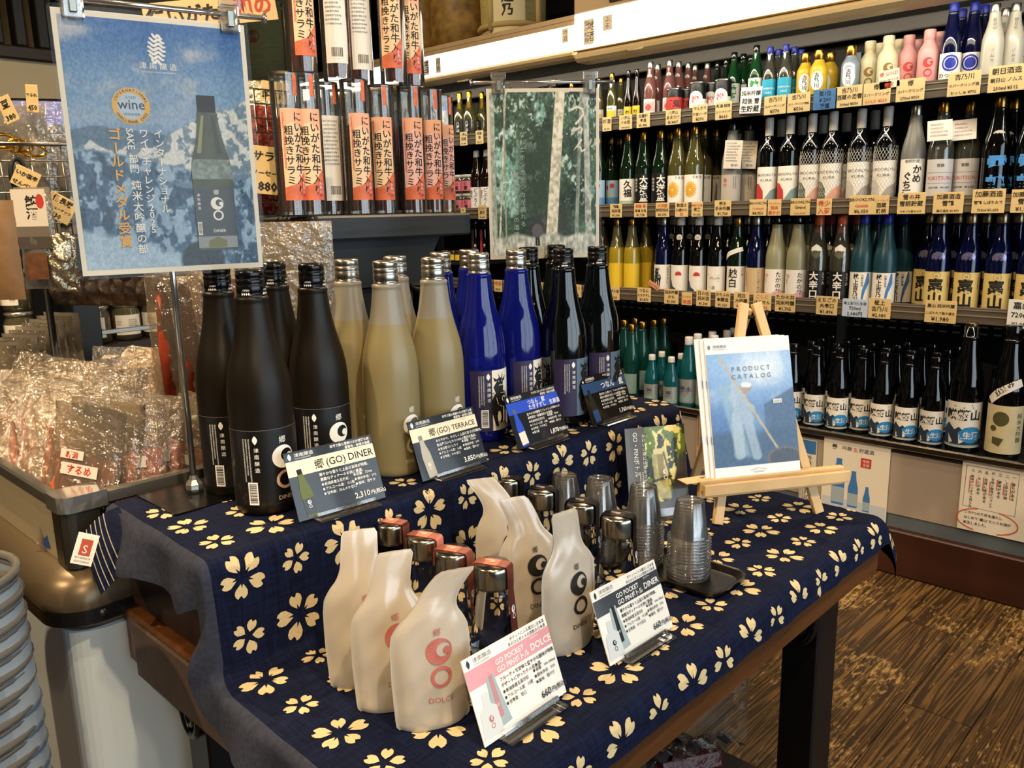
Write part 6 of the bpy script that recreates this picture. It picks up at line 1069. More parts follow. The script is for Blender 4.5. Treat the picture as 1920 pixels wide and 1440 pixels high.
def make_tube(front=True,H=.246,pink=False):
    t = Proto('salami_tube','packet'); R = .0265; t.part('tube',MB().lathe([(0,.001),(R,.001),(R,.003),(R,H-.002),(R,H),(0,H)],24),tubem)
    for (x,y,r,h) in ((-.009,.004,.0085,.165),(.009,.006,.0085,.172),(.001,-.011,.0082,.160)): t.part('salami',MB().tube([(x,y,.008),(x*1.05,y,.05),(x*.95,y*1.05,.11),(x,y,h)],[r*.9,r,r,r*.92],10),salm)
    lm = pkp if pink else peachp; l_ = t.part('label',cyl_sheet(R,-.021,.021,.028,.185,.0004,n=10),lm); p = Print(); p.L = .0003
    if front:
        p.raw([(-.021,0),(.021,.0),(.021,.055),(.005,.03),(-.021,.022)],[(0,1,2,3,4)],orr); p.raw([(-.021,.157),(.021,.157),(.021,.120),(0,.135),(-.021,.125)],[(0,1,2,3,4)],M('label_orange_pale','ebae8c',.5)); p.vtext('にいがた和牛入り',.009,.152,.0175,ink,1.02,bold=.016); p.vtext('粗挽きサラミ',-.0085,.128,.0165,ink,1.03,bold=.012,res=3); p.rect(.010,.006,.0185,.034,M('label_red')); p.vtext('糸魚川',.0143,.033,.0075,lw,1.0,res=1); p.small(-.0165,.15,.12,1,.004,lred,vertical=True,seed=8)
    else:
        p.rect(-.021,0,.021,.157,lw); p.small(-.018,.145,.034,12,.0042,M('ink_grey_soft'),seed=5,sp=1.7); p.barcode(-.012,.008,.012,.03,lw,ink)
    t.part('lettering',p.cyl(R,.028),p.mats,l_)
    t.part('seal',cyl_sheet(R,.004,.012,H-.040,H-.004,.0005,n=3),orr); return t
tF,tB,tP = make_tube(True),make_tube(False),make_tube(True,pink=True)
def tube_at(px,y,z): q = ony(px,250 if z < 1.3 else 60,y); return (q.x,y,z)
low = [(540,1.345,tF,.35),(577,1.335,tF,.1),(612,1.40,tB,.4),(668,1.335,tF,.25),(716,1.36,tF,-.1),(752,1.415,tF,1.9),(771,1.335,tP,.0),(806,1.345,tP,.05),(640,1.46,tF,1.2),(700,1.47,tB,.9),(590,1.46,tF,1.4),(827,1.40,tP,.4)]
names = ('first','second','third, turned away,','fourth','fifth','sixth, turned sideways,','seventh, pinkish,','eighth, pinkish,')
for i,(px,y,t,rz) in enumerate(low):
    lab = 'clear tube of salami sticks, %s from left in the lower tier'%names[i] if i < 8 else 'clear tube of salami sticks, back row of lower tier, %s hidden one'%ORD[i-8]
    t.put(lab,tube_at(px,y,1.1685),-.55+rz,'salami tubes in the lower tier')
for i,(px,y,t,rz) in enumerate([(563,1.345,tF,.35),(628,1.37,tB,0),(671,1.40,tB,.2),(735,1.345,tF,-.25),(768,1.375,tF,-.1)]): t.put('clear tube of salami sticks, %s from left in the upper tier'%ORD[i],tube_at(px,y,1.1685+.2475),-.55+rz,'salami tubes in the upper tier')
# ================================================================== open freezer case with packed bags
fz = empty('freezer_case',(.55,1.7,0),(0,0,0),'open chest freezer case with dark bumper and chrome glass rail, full of bags','freezer'); fo_ = Vector((-.55,-1.7,0))
def fzo(n,mb,m,parent=fz): o = obj(n,mb,parent,m); o.location = fo_ if parent == fz else (0,0,0); return o
X0,X1,YF,YB = .318,.84,1.108,2.22
def rcorner(x0,y0,x1,y1,r,n=8):       # outline with a rounded near-left corner
    return [(x0+r-r*math.sin(a),y0+r-r*math.cos(a)) for a in np.linspace(0,math.pi/2,n)][::-1]+[(x1,y0),(x1,y1),(x0,y1)]
fzo('cabinet',MB().prism(rcorner(X0,YF,X1,YB,.035),.05,.640),M('freezer_white','c3cdd0',.4,spec=.4,noise=(2,.04)))
fzo('plinth',MB().box((X0+.03,YF+.03,0),(X1,YB,.0495)),black)
bm = MB(); ring_s = []
for ins,z in ((.0,.6405),(-.012,.652),(-.020,.668),(-.021,.690),(-.014,.706),(-.006,.716),(.012,.722),(.035,.7225)):
    ring_s.append([(x,y,z) for x,y in rcorner(X0+ins,YF+ins,X1,YB,.045-ins*.5,10)])
n_ = len(ring_s[0]); bm.add([q for r_ in ring_s for q in r_],[(i*n_+j,i*n_+(j+1)%n_,(i+1)*n_+(j+1)%n_,(i+1)*n_+j) for i in range(len(ring_s)-1) for j in range(n_)]+[tuple(range((len(ring_s)-1)*n_,len(ring_s)*n_))],0,True)
fzo('bumper',bm,M('bumper_bronze','6e5f48',.36,metal=.55)); 
lb_ = fzo('bumper_band',MB().prism(rcorner(X0-.022,YF-.022,X1,YB,.055,10),.656,.676),M('bumper_black','121110',.35)); obj('screw',MB().tube([(X0+.035,YF-.0245,.668),(X0+.035,YF-.0215,.668)],.005,12),lb_,M('screw_grey'))
fzo('corner_post',MB().prism(rcorner(X0+.012,YF+.010,X0+.058,YF+.052,.016,6),.7228,.800),M('post_steel','77736a',.2,metal=.9)); fzo('corner_cap',MB().prism(rcorner(X0+.008,YF+.006,X0+.068,YF+.056,.018,6),.8003,.822),chrome)
rs = M('rail_steel','c2beb4',.18,metal=.9)
fzo('front_rail',MB().bbox((X0+.0682,YF+.010,.800),(X1,YF+.024,.820),.003),rs); fzo('side_rail',MB().bbox((X0+.012,YF+.0562,.798),(X0+.028,YB,.818),.003),rs); fzo('back_rail',MB().bbox((X0+.028,YB-.02,.800),(X1,YB,.820),.003),rs)
fzo('front_pane',MB().box((X0+.0585,YF+.014,.7228),(X1,YF+.019,.7998)),clear('case_glass',base=.02)); fzo('side_pane',MB().box((X0+.016,YF+.0525,.7228),(X0+.021,YB,.7978)),clear('case_glass_hazy',base=.03,haze=.93,hazecol='f0e2bc'))
# ---- bags
bagm = clear('bag_film','f6efe4',.16,base=.12,haze=.22,hazecol='ecdcc0',bump=(60,1.0)); sausm = M('sausage','bd6438',.35,noise=(40,.35)); squid = M('squid_pink','d8805e',.4,noise=(50,.4)); bagred = M('bag_red','c23c2c',.45); bagwh = M('bag_white','e0d6c4',.5)
def crumple(w,h,nx,ny,amp,seed,curl=0,thick=0):
    r_ = random.Random(seed); ph = [(r_.uniform(8,40),r_.uniform(8,40),r_.random()*6,r_.uniform(.3,1)) for _ in range(9)]
    def z(u,v): return amp*sum(a*math.sin(f*u*w*8+g*v*h*8+p_) for f,g,p_,a in ph)/4
    return [[((u-.5)*w,-thick*(4*u*(1-u))**.6*(4*v*(1-v)+.15 if v > .04 else .1)+z(u,v)-curl*max(0,v-.75)**2*4*h,v*h) for u in np.linspace(0,1,nx)] for v in np.linspace(0,1,ny)]
def make_bag(seed,w=.125,h=.235,kind_=0,am=.0022,empty_=False):
    b = Proto('food_bag','packet'); m_ = MB().grid(crumple(w,h,14,24,am,seed,.12,.011)); g2 = crumple(w,h,14,24,am,seed+50,.12,-.011); m_.grid(g2,flip=True); b.part('film',m_,bagm)
    r_ = random.Random(seed)
    if not empty_:
        cm = MB().grid([[(x*w*.44,-.0055*math.sqrt(max(0,1-x*x))*(1+.25*math.sin(z*90+x*9)),.012+z) for x in np.linspace(-1,1,12)] for z in np.linspace(0,h*.62,16)]); cm.grid([[(x*w*.44,.0055*math.sqrt(max(0,1-x*x)),.012+z) for x in np.linspace(-1,1,12)] for z in np.linspace(0,h*.62,16)],flip=True); b.part('contents',cm,M('snack_contents_%d'%(kind_%2),('c2704a','cf8a6a')[kind_%2],.45,noise=(55,.5),bump=(80,.6,.006)))
    if kind_ == 0:
        for k_ in range(5): x = -.040+.02*k_; b.part('sausage',MB().tube([(x,0,.018),(x+.003,.0,.06),(x-.003,0,.11),(x,0,.145+.01*r_.random())],[.006,.0098,.0098,.006],8),sausm)
    elif kind_ == 1:
        for k_ in range(6): b.part('dried_fish',MB().tube([(-.045+.018*k_+r_.uniform(-.005,.005),0,.02),(-.045+.018*k_+r_.uniform(-.01,.01),0,.08),(-.045+.018*k_,0,.14)],[.004,.0085,.003],6),squid)
    if empty_: return b
    p = Print(); p.rect(-.030,.128,.034,.146,bagwh,1); p.text('するめ',.002,.131,.015,bagred,al='c',bold=.03,res=1); p.rect(-.034,.152,.006,.166,bagwh,1); p.text('新潟',-.014,.154,.011,bagred,al='c',bold=.03,res=1)
    p.disc(-.006,.075,.018,M('bag_salmon','b86a4a',.5),ry=.034); p.ring(-.006,.07,.014,.012,ink); p.disc(-.03,.022,.010,nbl); b.part('lettering',p.mb(lambda x,y,l:(x,-.0135-l,y)),p.mats); return b
BG = [make_bag(i,kind_=i%3 if i%3 < 2 else 0) for i in range(5)]; BC = [make_bag(20+i,w=.16,h=.22,kind_=(1,2,1,0)[i],am=.0065,empty_=True) for i in range(4)]
fzo('stock_floor',MB().box((X0+.035,YF+.03,.60),(X1-.01,YB-.03,.7227)),M('stock_brown','6a4a34',.8))
bi = 0
def putbag(x,y,z,rx,ry,rz,lab,g,proto,sc_=1): return proto.put(lab,(x,y,z),0,g,rot=(rx,ry,rz),scale=sc_)
fr = [(.352,1.185,.0,.12,-1.05),(.385,1.195,.0,.1,-.95),(.412,1.165,-.32,.10,-.55),(.445,1.175,-.30,.16,-.45)]
for i,(x,y,rx,ry,rz) in enumerate(fr): putbag(x,y,.715,-.25,ry,rz,'clear bag of snacks with red print, %s from the chrome corner of freezer'%ORD[i],'front bags in the freezer',BG[i%5],.9)
for i in range(12):
    x = .452+.021*i; putbag(x+.03,1.205,.722,-.18,.30+.02*i+.04*math.sin(i*2),-.95-.01*i,'clear snack bag leaning in row behind rail, %s from the upright bags'%ORD[i],'leaning row of snack bags in the freezer',BG[(i+1)%5],.80)
k_ = 0
for r2,(y,zz) in enumerate(((1.32,.735),(1.45,.738),(1.60,.735),(1.78,.732),(2.0,.728))):
    for c2 in range(4):
        x = .40+.105*c2+.03*math.sin(r2*3+c2); putbag(x,y+.03*math.sin(c2*2+r2),zz,-(.55,.68,.85,1.0,1.15)[r2]+.12*math.sin(k_*1.7),.15*math.sin(k_),-.75+.5*math.sin(k_*2.3),'crinkled clear bag lying in freezer row %s behind the rail, %s across'%(ORD[r2],ORD[c2]),'crinkled bags lying in the freezer',BC[k_%4],1.0+.1*math.sin(k_)); k_ += 1
# hanging red sausage bag by the pole and tall plastic sheet
def wall_packet(name,lab,loc,rz,w,h,seed,fill,group=None,amp=.003,prints=None,mat=bagm,rx=0):
    e = empty(name,loc,(rx,0,rz),lab,'packet',group); m_ = MB().grid(crumple(w,h,10,18,amp,seed,.0,.014)); m_.grid(crumple(w,h,10,18,amp,seed+9,.0,-.014),flip=True); obj('film',m_,e,mat)
    if fill:
        for k_ in range(fill[0]): obj(fill[2],MB().tube([(w*(-.3+.6*k_/max(1,fill[0]-1)),0,h*.06),(w*(-.28+.6*k_/max(1,fill[0]-1)),0,h*.4),(w*(-.3+.6*k_/max(1,fill[0]-1)),0,h*.8)],[w*.09,w*.13,w*.07],8),e,fill[1])
    if prints: p = Print(); prints(p,w,h); obj('lettering',p.mb(lambda x,y,l:(x,-.0165-l,y)),e,p.mats)
    return e
redm = M('sausage_red','a8442a',.35,noise=(30,.3)); q = ony(370,800,1.30)
wall_packet('sausage_bag','clear bag of red sausages hanging behind the chrome pole',(q.x+.0,1.30,.86),-.75,.12,.26,31,(3,redm,'sausage')); q = ony(415,640,1.38)
wall_packet('sausage_bag','clear bag with red sausages between the matte black bottle necks',(q.x,1.38,.80),-.75,.10,.33,33,(2,redm,'sausage')); q = ony(545,560,1.27)
wall_packet('plastic_sheet','crinkled empty plastic bag hanging beside the slate pillar',(q.x,1.275,.86),-.6,.16,.30,35,None,amp=.006)
# ================================================================== wire rack and packets left of the tubes
wire = M('wire_chrome','8f8a80',.25,metal=1)
def gridwall(name,lab,O,ex,w,h,nx,nz,r=.0016):
    b = MB(); e = empty(name,O,(0,0,math.atan2(ex[1],ex[0])),lab,'rack')
    for i in range(nx+1): obj('wire',MB().tube([(w*i/nx,0,0),(w*i/nx,0,h)],r,5),e,wire)
    for i in range(nz+1): obj('wire',MB().tube([(0,-r*2,h*i/nz),(w,-r*2,h*i/nz)],r,5),e,wire)
    return e
a = ony(488,400,1.42); gridwall('wire_grid','chrome wire grid rack beside the salami tubes',(a.x-.06,1.42,1.17),(1,0),.155,.225,7,9)
foilm = M('foil_pack','c9bfa6',.22,metal=.9,bump=(60,.8,.01)); q = ony(515,200,1.46)
wall_packet('foil_packet','silver and red foil snack packet behind the wire grid',(q.x,1.475,1.175),-.3,.11,.20,41,None,mat=M('foil_red','7a2a18',.25,metal=.5,bump=(70,.8,.01)),rx=0); wall_packet('foil_packet','dark topped silver foil packet standing above the wire grid',(q.x+.03,1.53,1.29),-.6,.10,.14,43,None,mat=foilm)
def hang_card(px,py,y,w,h,lines,lab,tilt=0,base=tan,rz=-.6):
    if px < 200: w *= .78; h *= .78
    q = ony(px,py,y); e = empty('hanging_price_card',q,(0,tilt,rz),lab,'price card'); o_ = obj('card',MB().bbox((-w/2,0,-h/2),(w/2,.0012,h/2),.0004),e,base); p = Print(); p.L = .0005
    for i,t in enumerate(lines): s = min(h*.8/len(lines),w*.9/max(1.5,sum(.6 if c.isascii() else 1 for c in t))); p.text(t,0,h*(.5-(i+.85)/len(lines))*.95,s,ink,al='c',bold=.03,res=1)
    obj('lettering',p.flat(),o_,p.mats)
hang_card(503,320,1.40,.065,.085,('サラミ','ソーセージ','880'),'cream price card marked 880 hanging on the wire grid',.12)
hang_card(515,172,1.455,.05,.035,('鮭とば',),'cream name card standing behind the wire grid',.15)
# ---- left background: wire basket stand with hanging packets
bk = empty('wire_basket',(0,0,0),(0,0,0),'chrome wire basket packed with snack bags at upper left','basket'); c = ony(50,355,1.75); bk.location = c; bk.rotation_euler = (0,0,-.55)
for i in range(15): obj('wire',MB().tube([(-.17+.025*i,-.05,-.09),(-.17+.025*i,-.065,.075)],.0013,5),bk,wire)
for i in range(7): obj('wire',MB().tube([(-.19,-.052-.0022*i,-.09+.0275*i),(.19,-.052-.0022*i,-.09+.0275*i)],.0016 if i < 6 else .003,5),bk,wire)
obj('basket_floor',MB().box((-.19,-.05,-.093),(.19,.12,-.090)),bk,wire); obj('rim',MB().tube([(-.19,-.066,.077),(.19,-.066,.077),(.19,.12,.077),(-.19,.12,.077)],.003,6,closed=True),bk,wire)
clb = clear('bag_clear_pale','f0ece2',.08,base=.10,haze=.4,hazecol='cfc8b8',bump=(40,1.0))
for i,(px,w,h,sd) in enumerate(((20,.13,.24,61),(62,.12,.25,62),(100,.12,.21,63),(125,.10,.19,64))):
    q = ony(px,300,1.82); wall_packet('snack_bag','pale clear snack bag in the wire basket, %s from left'%ORD[i],(q.x,1.80,c.z-.085),-.6+.2*i,w,h,sd,(3,M('snack_dark','5a5248',.6),'snack'),'bags in the wire basket',mat=clb)
for i in range(3):
    q = ony(10+26*i,265+8*i,1.74); o_ = setp(obj('gold_tie',MB().tube([(q.x+.022*math.cos(a),1.74+.01*math.sin(2*a),q.z+.012*math.sin(a)) for a in np.linspace(0,6,16)],.003,6),mats=goldf),'twisted gold ribbon tie on a bag neck, %s from left'%ORD[i],'ribbon','gold ribbon ties')
hang_card(60,185,1.72,.03,.062,('あられ','450'),'upright cream tag standing in the wire basket beside blue screen',.06,rz=-.9); hang_card(14,205,1.72,.034,.06,('豆','380'),'tilted cream tag standing at the far left of basket',-.35,rz=-.9)
hang_card(48,335,1.64,.052,.045,('いか塩辛','せんべい'),'cream tag hung on a black hook before the wire basket',.5); hang_card(112,390,1.60,.060,.055,('備長炭','カシューナッツ','530'),'diamond tilted cream card naming cashew nuts beside the poster',.55)
hk = setp(obj('bag_hook',MB().tube([(ony(35,330,1.66)+Vector((.0+.012*math.cos(a),0,.03*math.sin(a)))) for a in np.linspace(0,4.2,14)],.004,6),mats=black),'black plastic hook on the front of the wire basket','hook')
def sakepk(p,w,h): p.rect(-w*.46,h*.62,w*.46,h*.98,M('pk_white','ddd3c2',.5),1); p.vtext('鮭酒',.004,h*.92,w*.33,ink,1.0,bold=.03); p.disc(w*.30,h*.86,w*.11,lred,ry=w*.2); p.rect(-w*.46,h*.52,w*.46,h*.62,M('pk_grey','6f6658',.5),1); p.rect(-w*.46,h*.40,w*.46,h*.52,M('pk_roof','4a443c',.5),1); p.rect(-w*.3,h*.1,w*.3,h*.36,M('pk_brown','6b4630',.4,noise=(60,.4)),1)
q = ony(72,450,1.62); wall_packet('snack_packet','white packet with two brush letters hanging under the wire basket',(q.x,1.62,q.z-.085),-.75,.062,.175,71,None,prints=sakepk,mat=clb)
for i,(px,py,h) in enumerate(((112,490,.10),(128,495,.10))):
    q = ony(px,py,1.60); wall_packet('foil_packet','crinkled silver foil packet hanging beside poster edge, %s from left'%ORD[i],(q.x,1.60+.02*i,q.z-h/2),-.6,.045,h,75+i,None,'silver foil packets by the poster',mat=foilm,amp=.006)
q = ony(2,470,1.55); wall_packet('paper_bag','tan paper bag hanging at the far left edge',(q.x,1.55,q.z-.08),-.8,.06,.16,79,None,mat=M('kraft_bag','8a6a48',.5,bump=(30,.4,.004)))
pk0 = ony(100,510,1.76); pk1 = ony(325,524,1.76); pr = empty('packet_rack',(pk0.x,1.762,0),(0,0,0),'black rack rod with the small brown packets hanging below poster','rack'); obj('rod',MB().tube([(-.02,0,pk0.z),(pk1.x-pk0.x+.05,0,pk1.z+.008)],.005,8),pr,black); obj('post',MB().tube([(pk1.x-pk0.x+.045,0,0),(pk1.x-pk0.x+.045,0,pk1.z+.01)],.007,8),pr,black); obj('post',MB().tube([(-.015,0,0),(-.015,0,pk0.z)],.007,8),pr,black)
for i in range(9):
    q = ony(112+24*i,530+2*i,1.75); wall_packet('dried_packet','small brown dried food packet in hanging row below poster, %s from left'%ORD[i],(q.x,1.755,pk0.z+(pk1.z+.008-pk0.z)*i/8.5-.063),-.7,.05,.06,81+i,None,'brown packets hanging below the poster',mat=M('pack_brown','4a3826',.4,noise=(60,.5),bump=(80,.6,.006)),amp=.004)
# ---- black jar shelving behind the freezer
js = empty('jar_shelf',(.95,2.75,0),(0,0,0),'black metal shelving with chrome bars holding pale jars','shelf'); jo = Vector((-.95,-2.75,0))
def jso(n,mb,m): o = obj(n,mb,js,m); o.location = jo; return o
zA = ony(250,640,2.62).z
jso('back',MB().box((.2,3.05,0),(1.7,3.07,1.33)),black); jso('shelf_board',MB().box((.2,2.62,zA-.03),(1.7,3.05,zA-.002)),M('jar_shelf_wood','2a2018',.4)); jso('upright',MB().bbox((.855,2.56,0),(.93,2.64,1.33),.004),M('upright_black','0f1113',.35)); jso('upright',MB().bbox((1.62,2.56,0),(1.69,2.64,1.33),.004),M('upright_black'))
for (x0,x1,px,py) in ((.931,1.62,250,616),(.3,.854,60,638)): z = ony(px,py,2.60).z; jso('chrome_bar',MB().bbox((x0,2.595,z-.008),(x1,2.605,z+.006),.002),rs)
for (x0,x1,px,py) in ((.931,1.62,260,670),(.3,.854,100,692)): z = ony(px,py,2.60).z; jso('shelf_edge',MB().bbox((x0,2.585,z-.012),(x1,2.615,z+.008),.003),M('edge_brass','a08c64',.3,metal=.7))
jso('top_shelf',MB().box((.2,2.62,1.31),(1.7,3.05,1.33)),black)
gjar = clear('jar_glass','eaeadf',.04,base=.08,haze=.4,hazecol='a8a27a')
jp = Proto('swing_top_jar','jar'); jp.part('jar_body',MB().lathe([(0,.002),(.036,0),(.042,.005),(.042,.085),(.036,.098),(.036,.104),(0,.104)],20),gjar); jp.part('lid',MB().lathe([(.037,.104),(.039,.105),(.039,.114),(.034,.118),(0,.119)],20),M('lid_steel','c9c4b4',.25,metal=.8)); li = jp.part('label',cyl_sheet(.042,-.05,.03,.018,.080,.0006,n=12),lw); p = Print(); p.L = .0006; p.small(-.01,.045,.035,4,.004,ink,seed=7); p.barcode(.008,.01,.024,.03,lw,ink); p.small(-.044,.04,.02,2,.005,M('ink_grey_soft'),seed=9); jp.part('lettering',p.cyl(.042,.018),p.mats,li)
for t in (0,1):
    for i in range(7):
        x = .965+.093*i; jp.put('pale jar with white barcode label, %s from left in the %s row behind freezer'%(ORD[i],('lower','upper')[t]),(x,2.70+.01*math.sin(i*3),zA-.0015+.1195*t),-.45+.5*math.sin(i*2.1+t),'pale jars on the black shelving')
for t in (0,1):
    for i in range(2): jp.put('dim jar on black shelving at the far left, %s, %s row'%(('outer','inner')[i],('lower','upper')[t]),(.66+.10*i,2.72,zA-.0015+.1195*t),-.9,'dim jars at the far left',scale=1)
for i in range(10):
    q = ony(4+13*i,700-7*i,1.95); wall_packet('sleeve_packet','upright clear sleeve packet behind the freezer bags, %s from left'%ORD[i],(q.x,1.95,q.z-.11),-1.15,.10,.17,101+i,None,'sleeve packets behind the freezer bags',mat=clb if i%2 else bagm,rx=0)
for i,(px,py) in enumerate(((208,668),(272,655),(296,672))):
    q = ony(px,py,2.30); z0 = q.z-.085; e = empty('cloth_topped_jar',(q.x,2.30,z0),(0,0,0),'small jar with %s top standing behind the freezer, %s from left'%(('white cloth','white cloth','dark blue')[i],ORD[i]),'jar','small jars behind the freezer'); obj('jar_body',MB().lathe([(0,0),(.028,0),(.03,.005),(.03,.06),(.026,.068),(0,.068)],16),e,gjar); obj('cloth_top',MB().lathe([(.034,.052),(.032,.062),(.029,.076),(.02,.086),(0,.089)],14),e,M('cloth_white','ddd6c8',.8,bump=(60,.6,.01)) if i < 2 else M('cap_blue'))
jl = empty('jar_stand',(.72,2.31,0),(0,0,0),'low black stand carrying the small jars behind the freezer','stand'); obj('board',MB().box((-.25,-.05,z0-.012),(.5,.05,z0-.001)),jl,black); obj('leg',MB().box((-.23,-.02,0),(-.19,.02,z0-.0125)),jl,black); obj('leg',MB().box((.44,-.02,0),(.48,.02,z0-.0125)),jl,black)
# blue screen on the far left wall
sc_ = empty('monitor',ony(92,232,2.9),(0,0,-.5),'small glowing blue screen in the upper left behind basket','screen'); obj('casing',MB().bbox((-.10,.0,-.075),(.10,.03,.075),.004),sc_,black); obj('display',MB().box((-.092,-.002,-.066),(.092,-.0005,.066)),sc_,M('screen_blue','4a62e0',.4,emit=1.6,ecol='5a74f0')); obj('foot',MB().box((-.04,.005,-(sc_.location.z-1.3305)),(.04,.025,-.0755)),sc_,black)
# ================================================================== goods on top of the wall unit
straw = M('straw_wrap','b3a56a',.7,noise=(20,.2,(1,1,14)),bump=(90,.5,.006)); strawd = M('straw_brown','8a6c34',.6,noise=(24,.55)); rope = M('straw_rope','b5a068',.8)
def cask(x,y,R,H,lab,art=None,m_=straw,band=True):
    e = empty('sake_cask',(x,y,1.8625),(0,0,-.9),lab,'cask'); obj('body',MB().lathe([(0,0),(R*.92,0),(R,.03),(R*1.03,H*.5),(R,H-.03),(R*.9,H),(0,H)],28),e,m_)
    obj('lid_rim',MB().lathe([(R*.9,H),(R*.95,H+.012),(R*.86,H+.02),(R*.8,H+.004)],24),e,M('lid_brown','3a1e12',.5))
    for z in (H*.12,H*.88): obj('rope_band',MB().tube([(R*1.04*math.cos(a),R*1.04*math.sin(a),z) for a in np.linspace(0,2*math.pi,29)[:-1]],.012,6,closed=True),e,rope)
    for s_ in (-.6,.9): obj('rope_cord',MB().tube([((R*1.06)*math.sin(s_),-(R*1.06)*math.cos(s_),z) for z in np.linspace(.03,H-.03,5)],.013,6),e,rope)
    if art: p = Print(); p.L = .004; art(p); obj('lettering',p.cyl(R*1.03,H*.5),p.mats and e,p.mats) if False else obj('lettering',p.cyl(R*1.03,H*.5),e,p.mats)
q = onx(500,80,2.75); cask(2.75,q.y,.19,.50,'straw wrapped sake cask with red stamp on shelf unit behind poster',lambda p:(p.ring(.0,.04,.032,.029,lred),p.vtext('新酒',0,.075,.036,lred,1.0)))
q = onx(962,20,2.72); cask(2.72,q.y,.135,.42,'straw wrapped sake cask with picture panel on top of shelf unit',lambda p:(p.rect(-.08,-.19,.06,.2,M('cask_panel','dccfa0',.6)),p.rect(-.05,-.02,.03,.06,M('cask_orange','c9803a',.6)),p.vtext('越乃',-.01,-.03,.05,ink,1.0,bold=.03)))
for i,(px,R,H,lab) in enumerate(((795,.16,.42,'gold brown patterned straw bag on shelf unit top beside salami tubes'),(872,.16,.40,'brown patterned bag slumped between straw bag and cask on shelf unit'))):
    q = onx(px,60,2.74); e = empty('straw_bag',(2.74,q.y,1.8625),(0,0,i),lab,'bag'); obj('body',MB().lathe([(0,0),(R*.82,.0),(R,.06),(R*.98,H*.5),(R*.8,H*.8),(R*.62,H*.92),(R*.7,H),(0,H*.98)],26),e,strawd); obj('neck_cord',MB().tube([(R*.66*math.cos(a),R*.66*math.sin(a),H*.92) for a in np.linspace(0,2*math.pi,25)[:-1]],.010,6,closed=True),e,rope)
hang = empty('banner_sign',ony(395,22,2.2),(0,-.12,-.6),'cream banner with red and black brush letters behind poster top','sign'); bo = obj('board',MB().box((-.17,0,-.035),(.17,.004,.035)),hang,M('banner_cream','e0bd8a',.6)); p = Print(); p.L = .001; p.text('にいがた',-.16,-.018,.046,ink,bold=.03); p.text('和の',.06,-.014,.05,red_i,bold=.03); obj('lettering',p.flat(),bo,p.mats)
# ================================================================== stacked shopping baskets and the bag below the table
bm_ = M('basket_grey','8f9aa4',.35,spec=.5); bmd = M('basket_rim','5f5d58',.35)
c = onz(62,1075,.80); 
def rr3(w,l,r,z,n=7): return [(x-w/2,y+l/2,z) for x,y in rrect(w,l,r,n)]
bproto = Proto('shopping_basket','basket')
b = MB(); rings = [rr3(.40,.29,.06,.0),rr3(.42,.31,.065,.006),rr3(.452,.342,.075,.150),rr3(.456,.346,.076,.158)]; rings = [[(x+.2+(0),y-.17,z) for x,y,z in r_] for r_ in rings]
n_ = len(rings[0]); b.add([q for r_ in rings for q in r_],[(i*n_+j,i*n_+(j+1)%n_,(i+1)*n_+(j+1)%n_,(i+1)*n_+j) for i in range(3) for j in range(n_)]+[tuple(range(n_))[::-1]],0,True); bproto.part('tub',b,bm_)
bproto.part('rim',MB().tube(rings[3],.0046,8,closed=True).tube([(x*1.0,y,z-.008) for x,y,z in rings[3]],.0028,6,closed=True),bmd)
for k_ in range(11): bproto.put('grey plastic shopping basket, %s from top of the stack at lower left'%ORD[k_],(c.x-.225,c.y+.11,.64-.0255*k_),.35,'stacked grey shopping baskets')
u0 = onz(1330,1370,.30); ub = empty('plastic_bag',(u0.x+.06,u0.y+.04,.22),(0,0,-.5),'crumpled clear plastic bag hanging under the table edge','bag'); obj('film',MB().grid(crumple(.17,.26,16,22,.011,131,.1,.03)),ub,clear('bag_clear2','e8ecec',.08,base=.12,haze=.18,hazecol='c0c8c8'))
u1 = onz(1290,1400,.30); rp = empty('dried_meat_packet',(u1.x,u1.y+.01,.235),(-.5,.1,-.4),'dark red dried meat packet in clear wrap under the table','packet'); obj('meat',MB().bbox((-.07,-.04,.0),(.07,.04,.05),.014),rp,M('meat_dark','4a1414',.35,noise=(50,.5),bump=(60,.7,.01))); obj('film',MB().grid([[Vector((x,y,.052+.012*math.sin(x*90+y*40)*math.cos(y*70)+.006*math.sin(x*210)))-Vector((0,0,.3*max(0,abs(x)-.07)+.3*max(0,abs(y)-.04))) for x in np.linspace(-.10,.10,24)] for y in np.linspace(-.065,.065,18)]),rp,clear('bag_clear2'))
us = setp(obj('lower_shelf',MB().bbox((.48,.55,.205),(1.20,1.0,.225),.003),mats=M('riser_wood')),'dark wooden shelf board slung below the table top','shelf')
# ================================================================== room lamps
def spot(name,loc,tgt,power,col,size=1.2,blend=.5,rad=.04):
    l = bpy.data.lights.new(name,'SPOT'); l.energy = power; l.color = col; l.spot_size = size; l.spot_blend = blend; l.shadow_soft_size = rad
    o = bpy.data.objects.new(name,l); COL.objects.link(o); o.location = loc; o.rotation_euler = (Vector(tgt)-Vector(loc)).to_track_quat('-Z','Y').to_euler(); return o
WARM = (1,.74,.45)
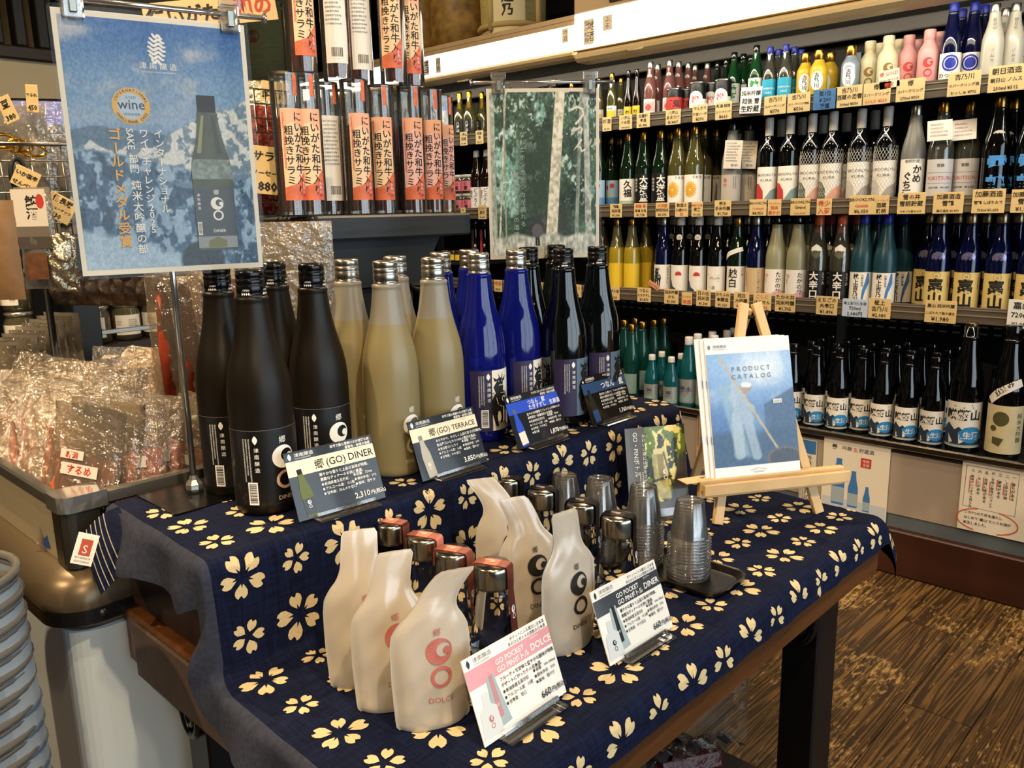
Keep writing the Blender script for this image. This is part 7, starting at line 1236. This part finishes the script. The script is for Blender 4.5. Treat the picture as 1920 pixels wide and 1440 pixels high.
# slim lamps behind the canopy lip of the wall unit
for (ya,yb) in ((-.5,1.2),(1.3,2.9),(3.0,4.6)):
    sobj('lamp_housing',MB().box((2.563,ya,1.790),(2.60,yb,1.7995)),M('lamp_white','d8d4c8',.5)); area('canopy_lamp',(2.58,(ya+yb)/2,1.7885),(2.80,(ya+yb)/2,.9),yb-ya,.02,9,(1,.93,.80))
lampm = M('lamp_black','0c0c0c',.4); bulb = M('bulb_glow','ffe0b0',.5,emit=6,ecol='ffd9a0')
for (i,(loc,tgt,pw_,lab)) in enumerate([((.25,-.35,2.5),(.75,.85,.7),112,'black ceiling spot lamp above the flowered table front'),((.2,2.2,2.5),(.6,1.7,.8),130,'black ceiling spot lamp above the freezer case'),((1.9,1.3,2.5),(1.3,1.2,.8),80,'black ceiling spot lamp between table and wall shelves'),((1.9,-.3,2.5),(2.3,.3,0),45,'black ceiling spot lamp over the plank floor aisle'),((.5,1.75,2.5),(1.0,2.7,.95),80,'black ceiling spot lamp aimed at the jar shelving'),((1.35,.5,2.5),(2.86,.75,1.0),46,'black ceiling spot lamp aimed at the bottom deck end'),((1.35,1.45,2.5),(2.86,1.5,1.15),46,'black ceiling spot lamp aimed at the middle of wall shelves'),((1.45,2.6,2.5),(2.86,2.6,1.15),40,'black ceiling spot lamp aimed at the far wall shelves'),((-1.1,1.5,2.4),(.33,1.5,.75),120,'black ceiling spot lamp beside the freezer end'),((-.75,-.8,2.4),(.34,1.1,.45),90,'black ceiling spot lamp aimed at the freezer front'),((.0,.4,2.5),(.5,1.0,1.2),50,'black ceiling spot lamp aimed at the snowy poster')]):
    d = (Vector(tgt)-Vector(loc)).normalized(); e = empty('ceiling_spot',loc,(0,0,0),lab,'lamp','ceiling spot lamps')
    R3 = d.to_track_quat('-Z','Y').to_matrix().to_4x4()
    b = MB().lathe([(.03,.02),(.034,.03),(.034,.12),(.0,.125)],16); obj('lamp_body',b,e,lampm).matrix_local = R3
    obj('stem',MB().tube([(0,0,.03),(0,0,.118)],.008,8),e,lampm)
    spot('spot_light',Vector(loc)+d*.03,tgt,pw_,WARM,.42 if 'freezer front' in lab else 1.5,.3 if 'freezer front' in lab else .7,.03)
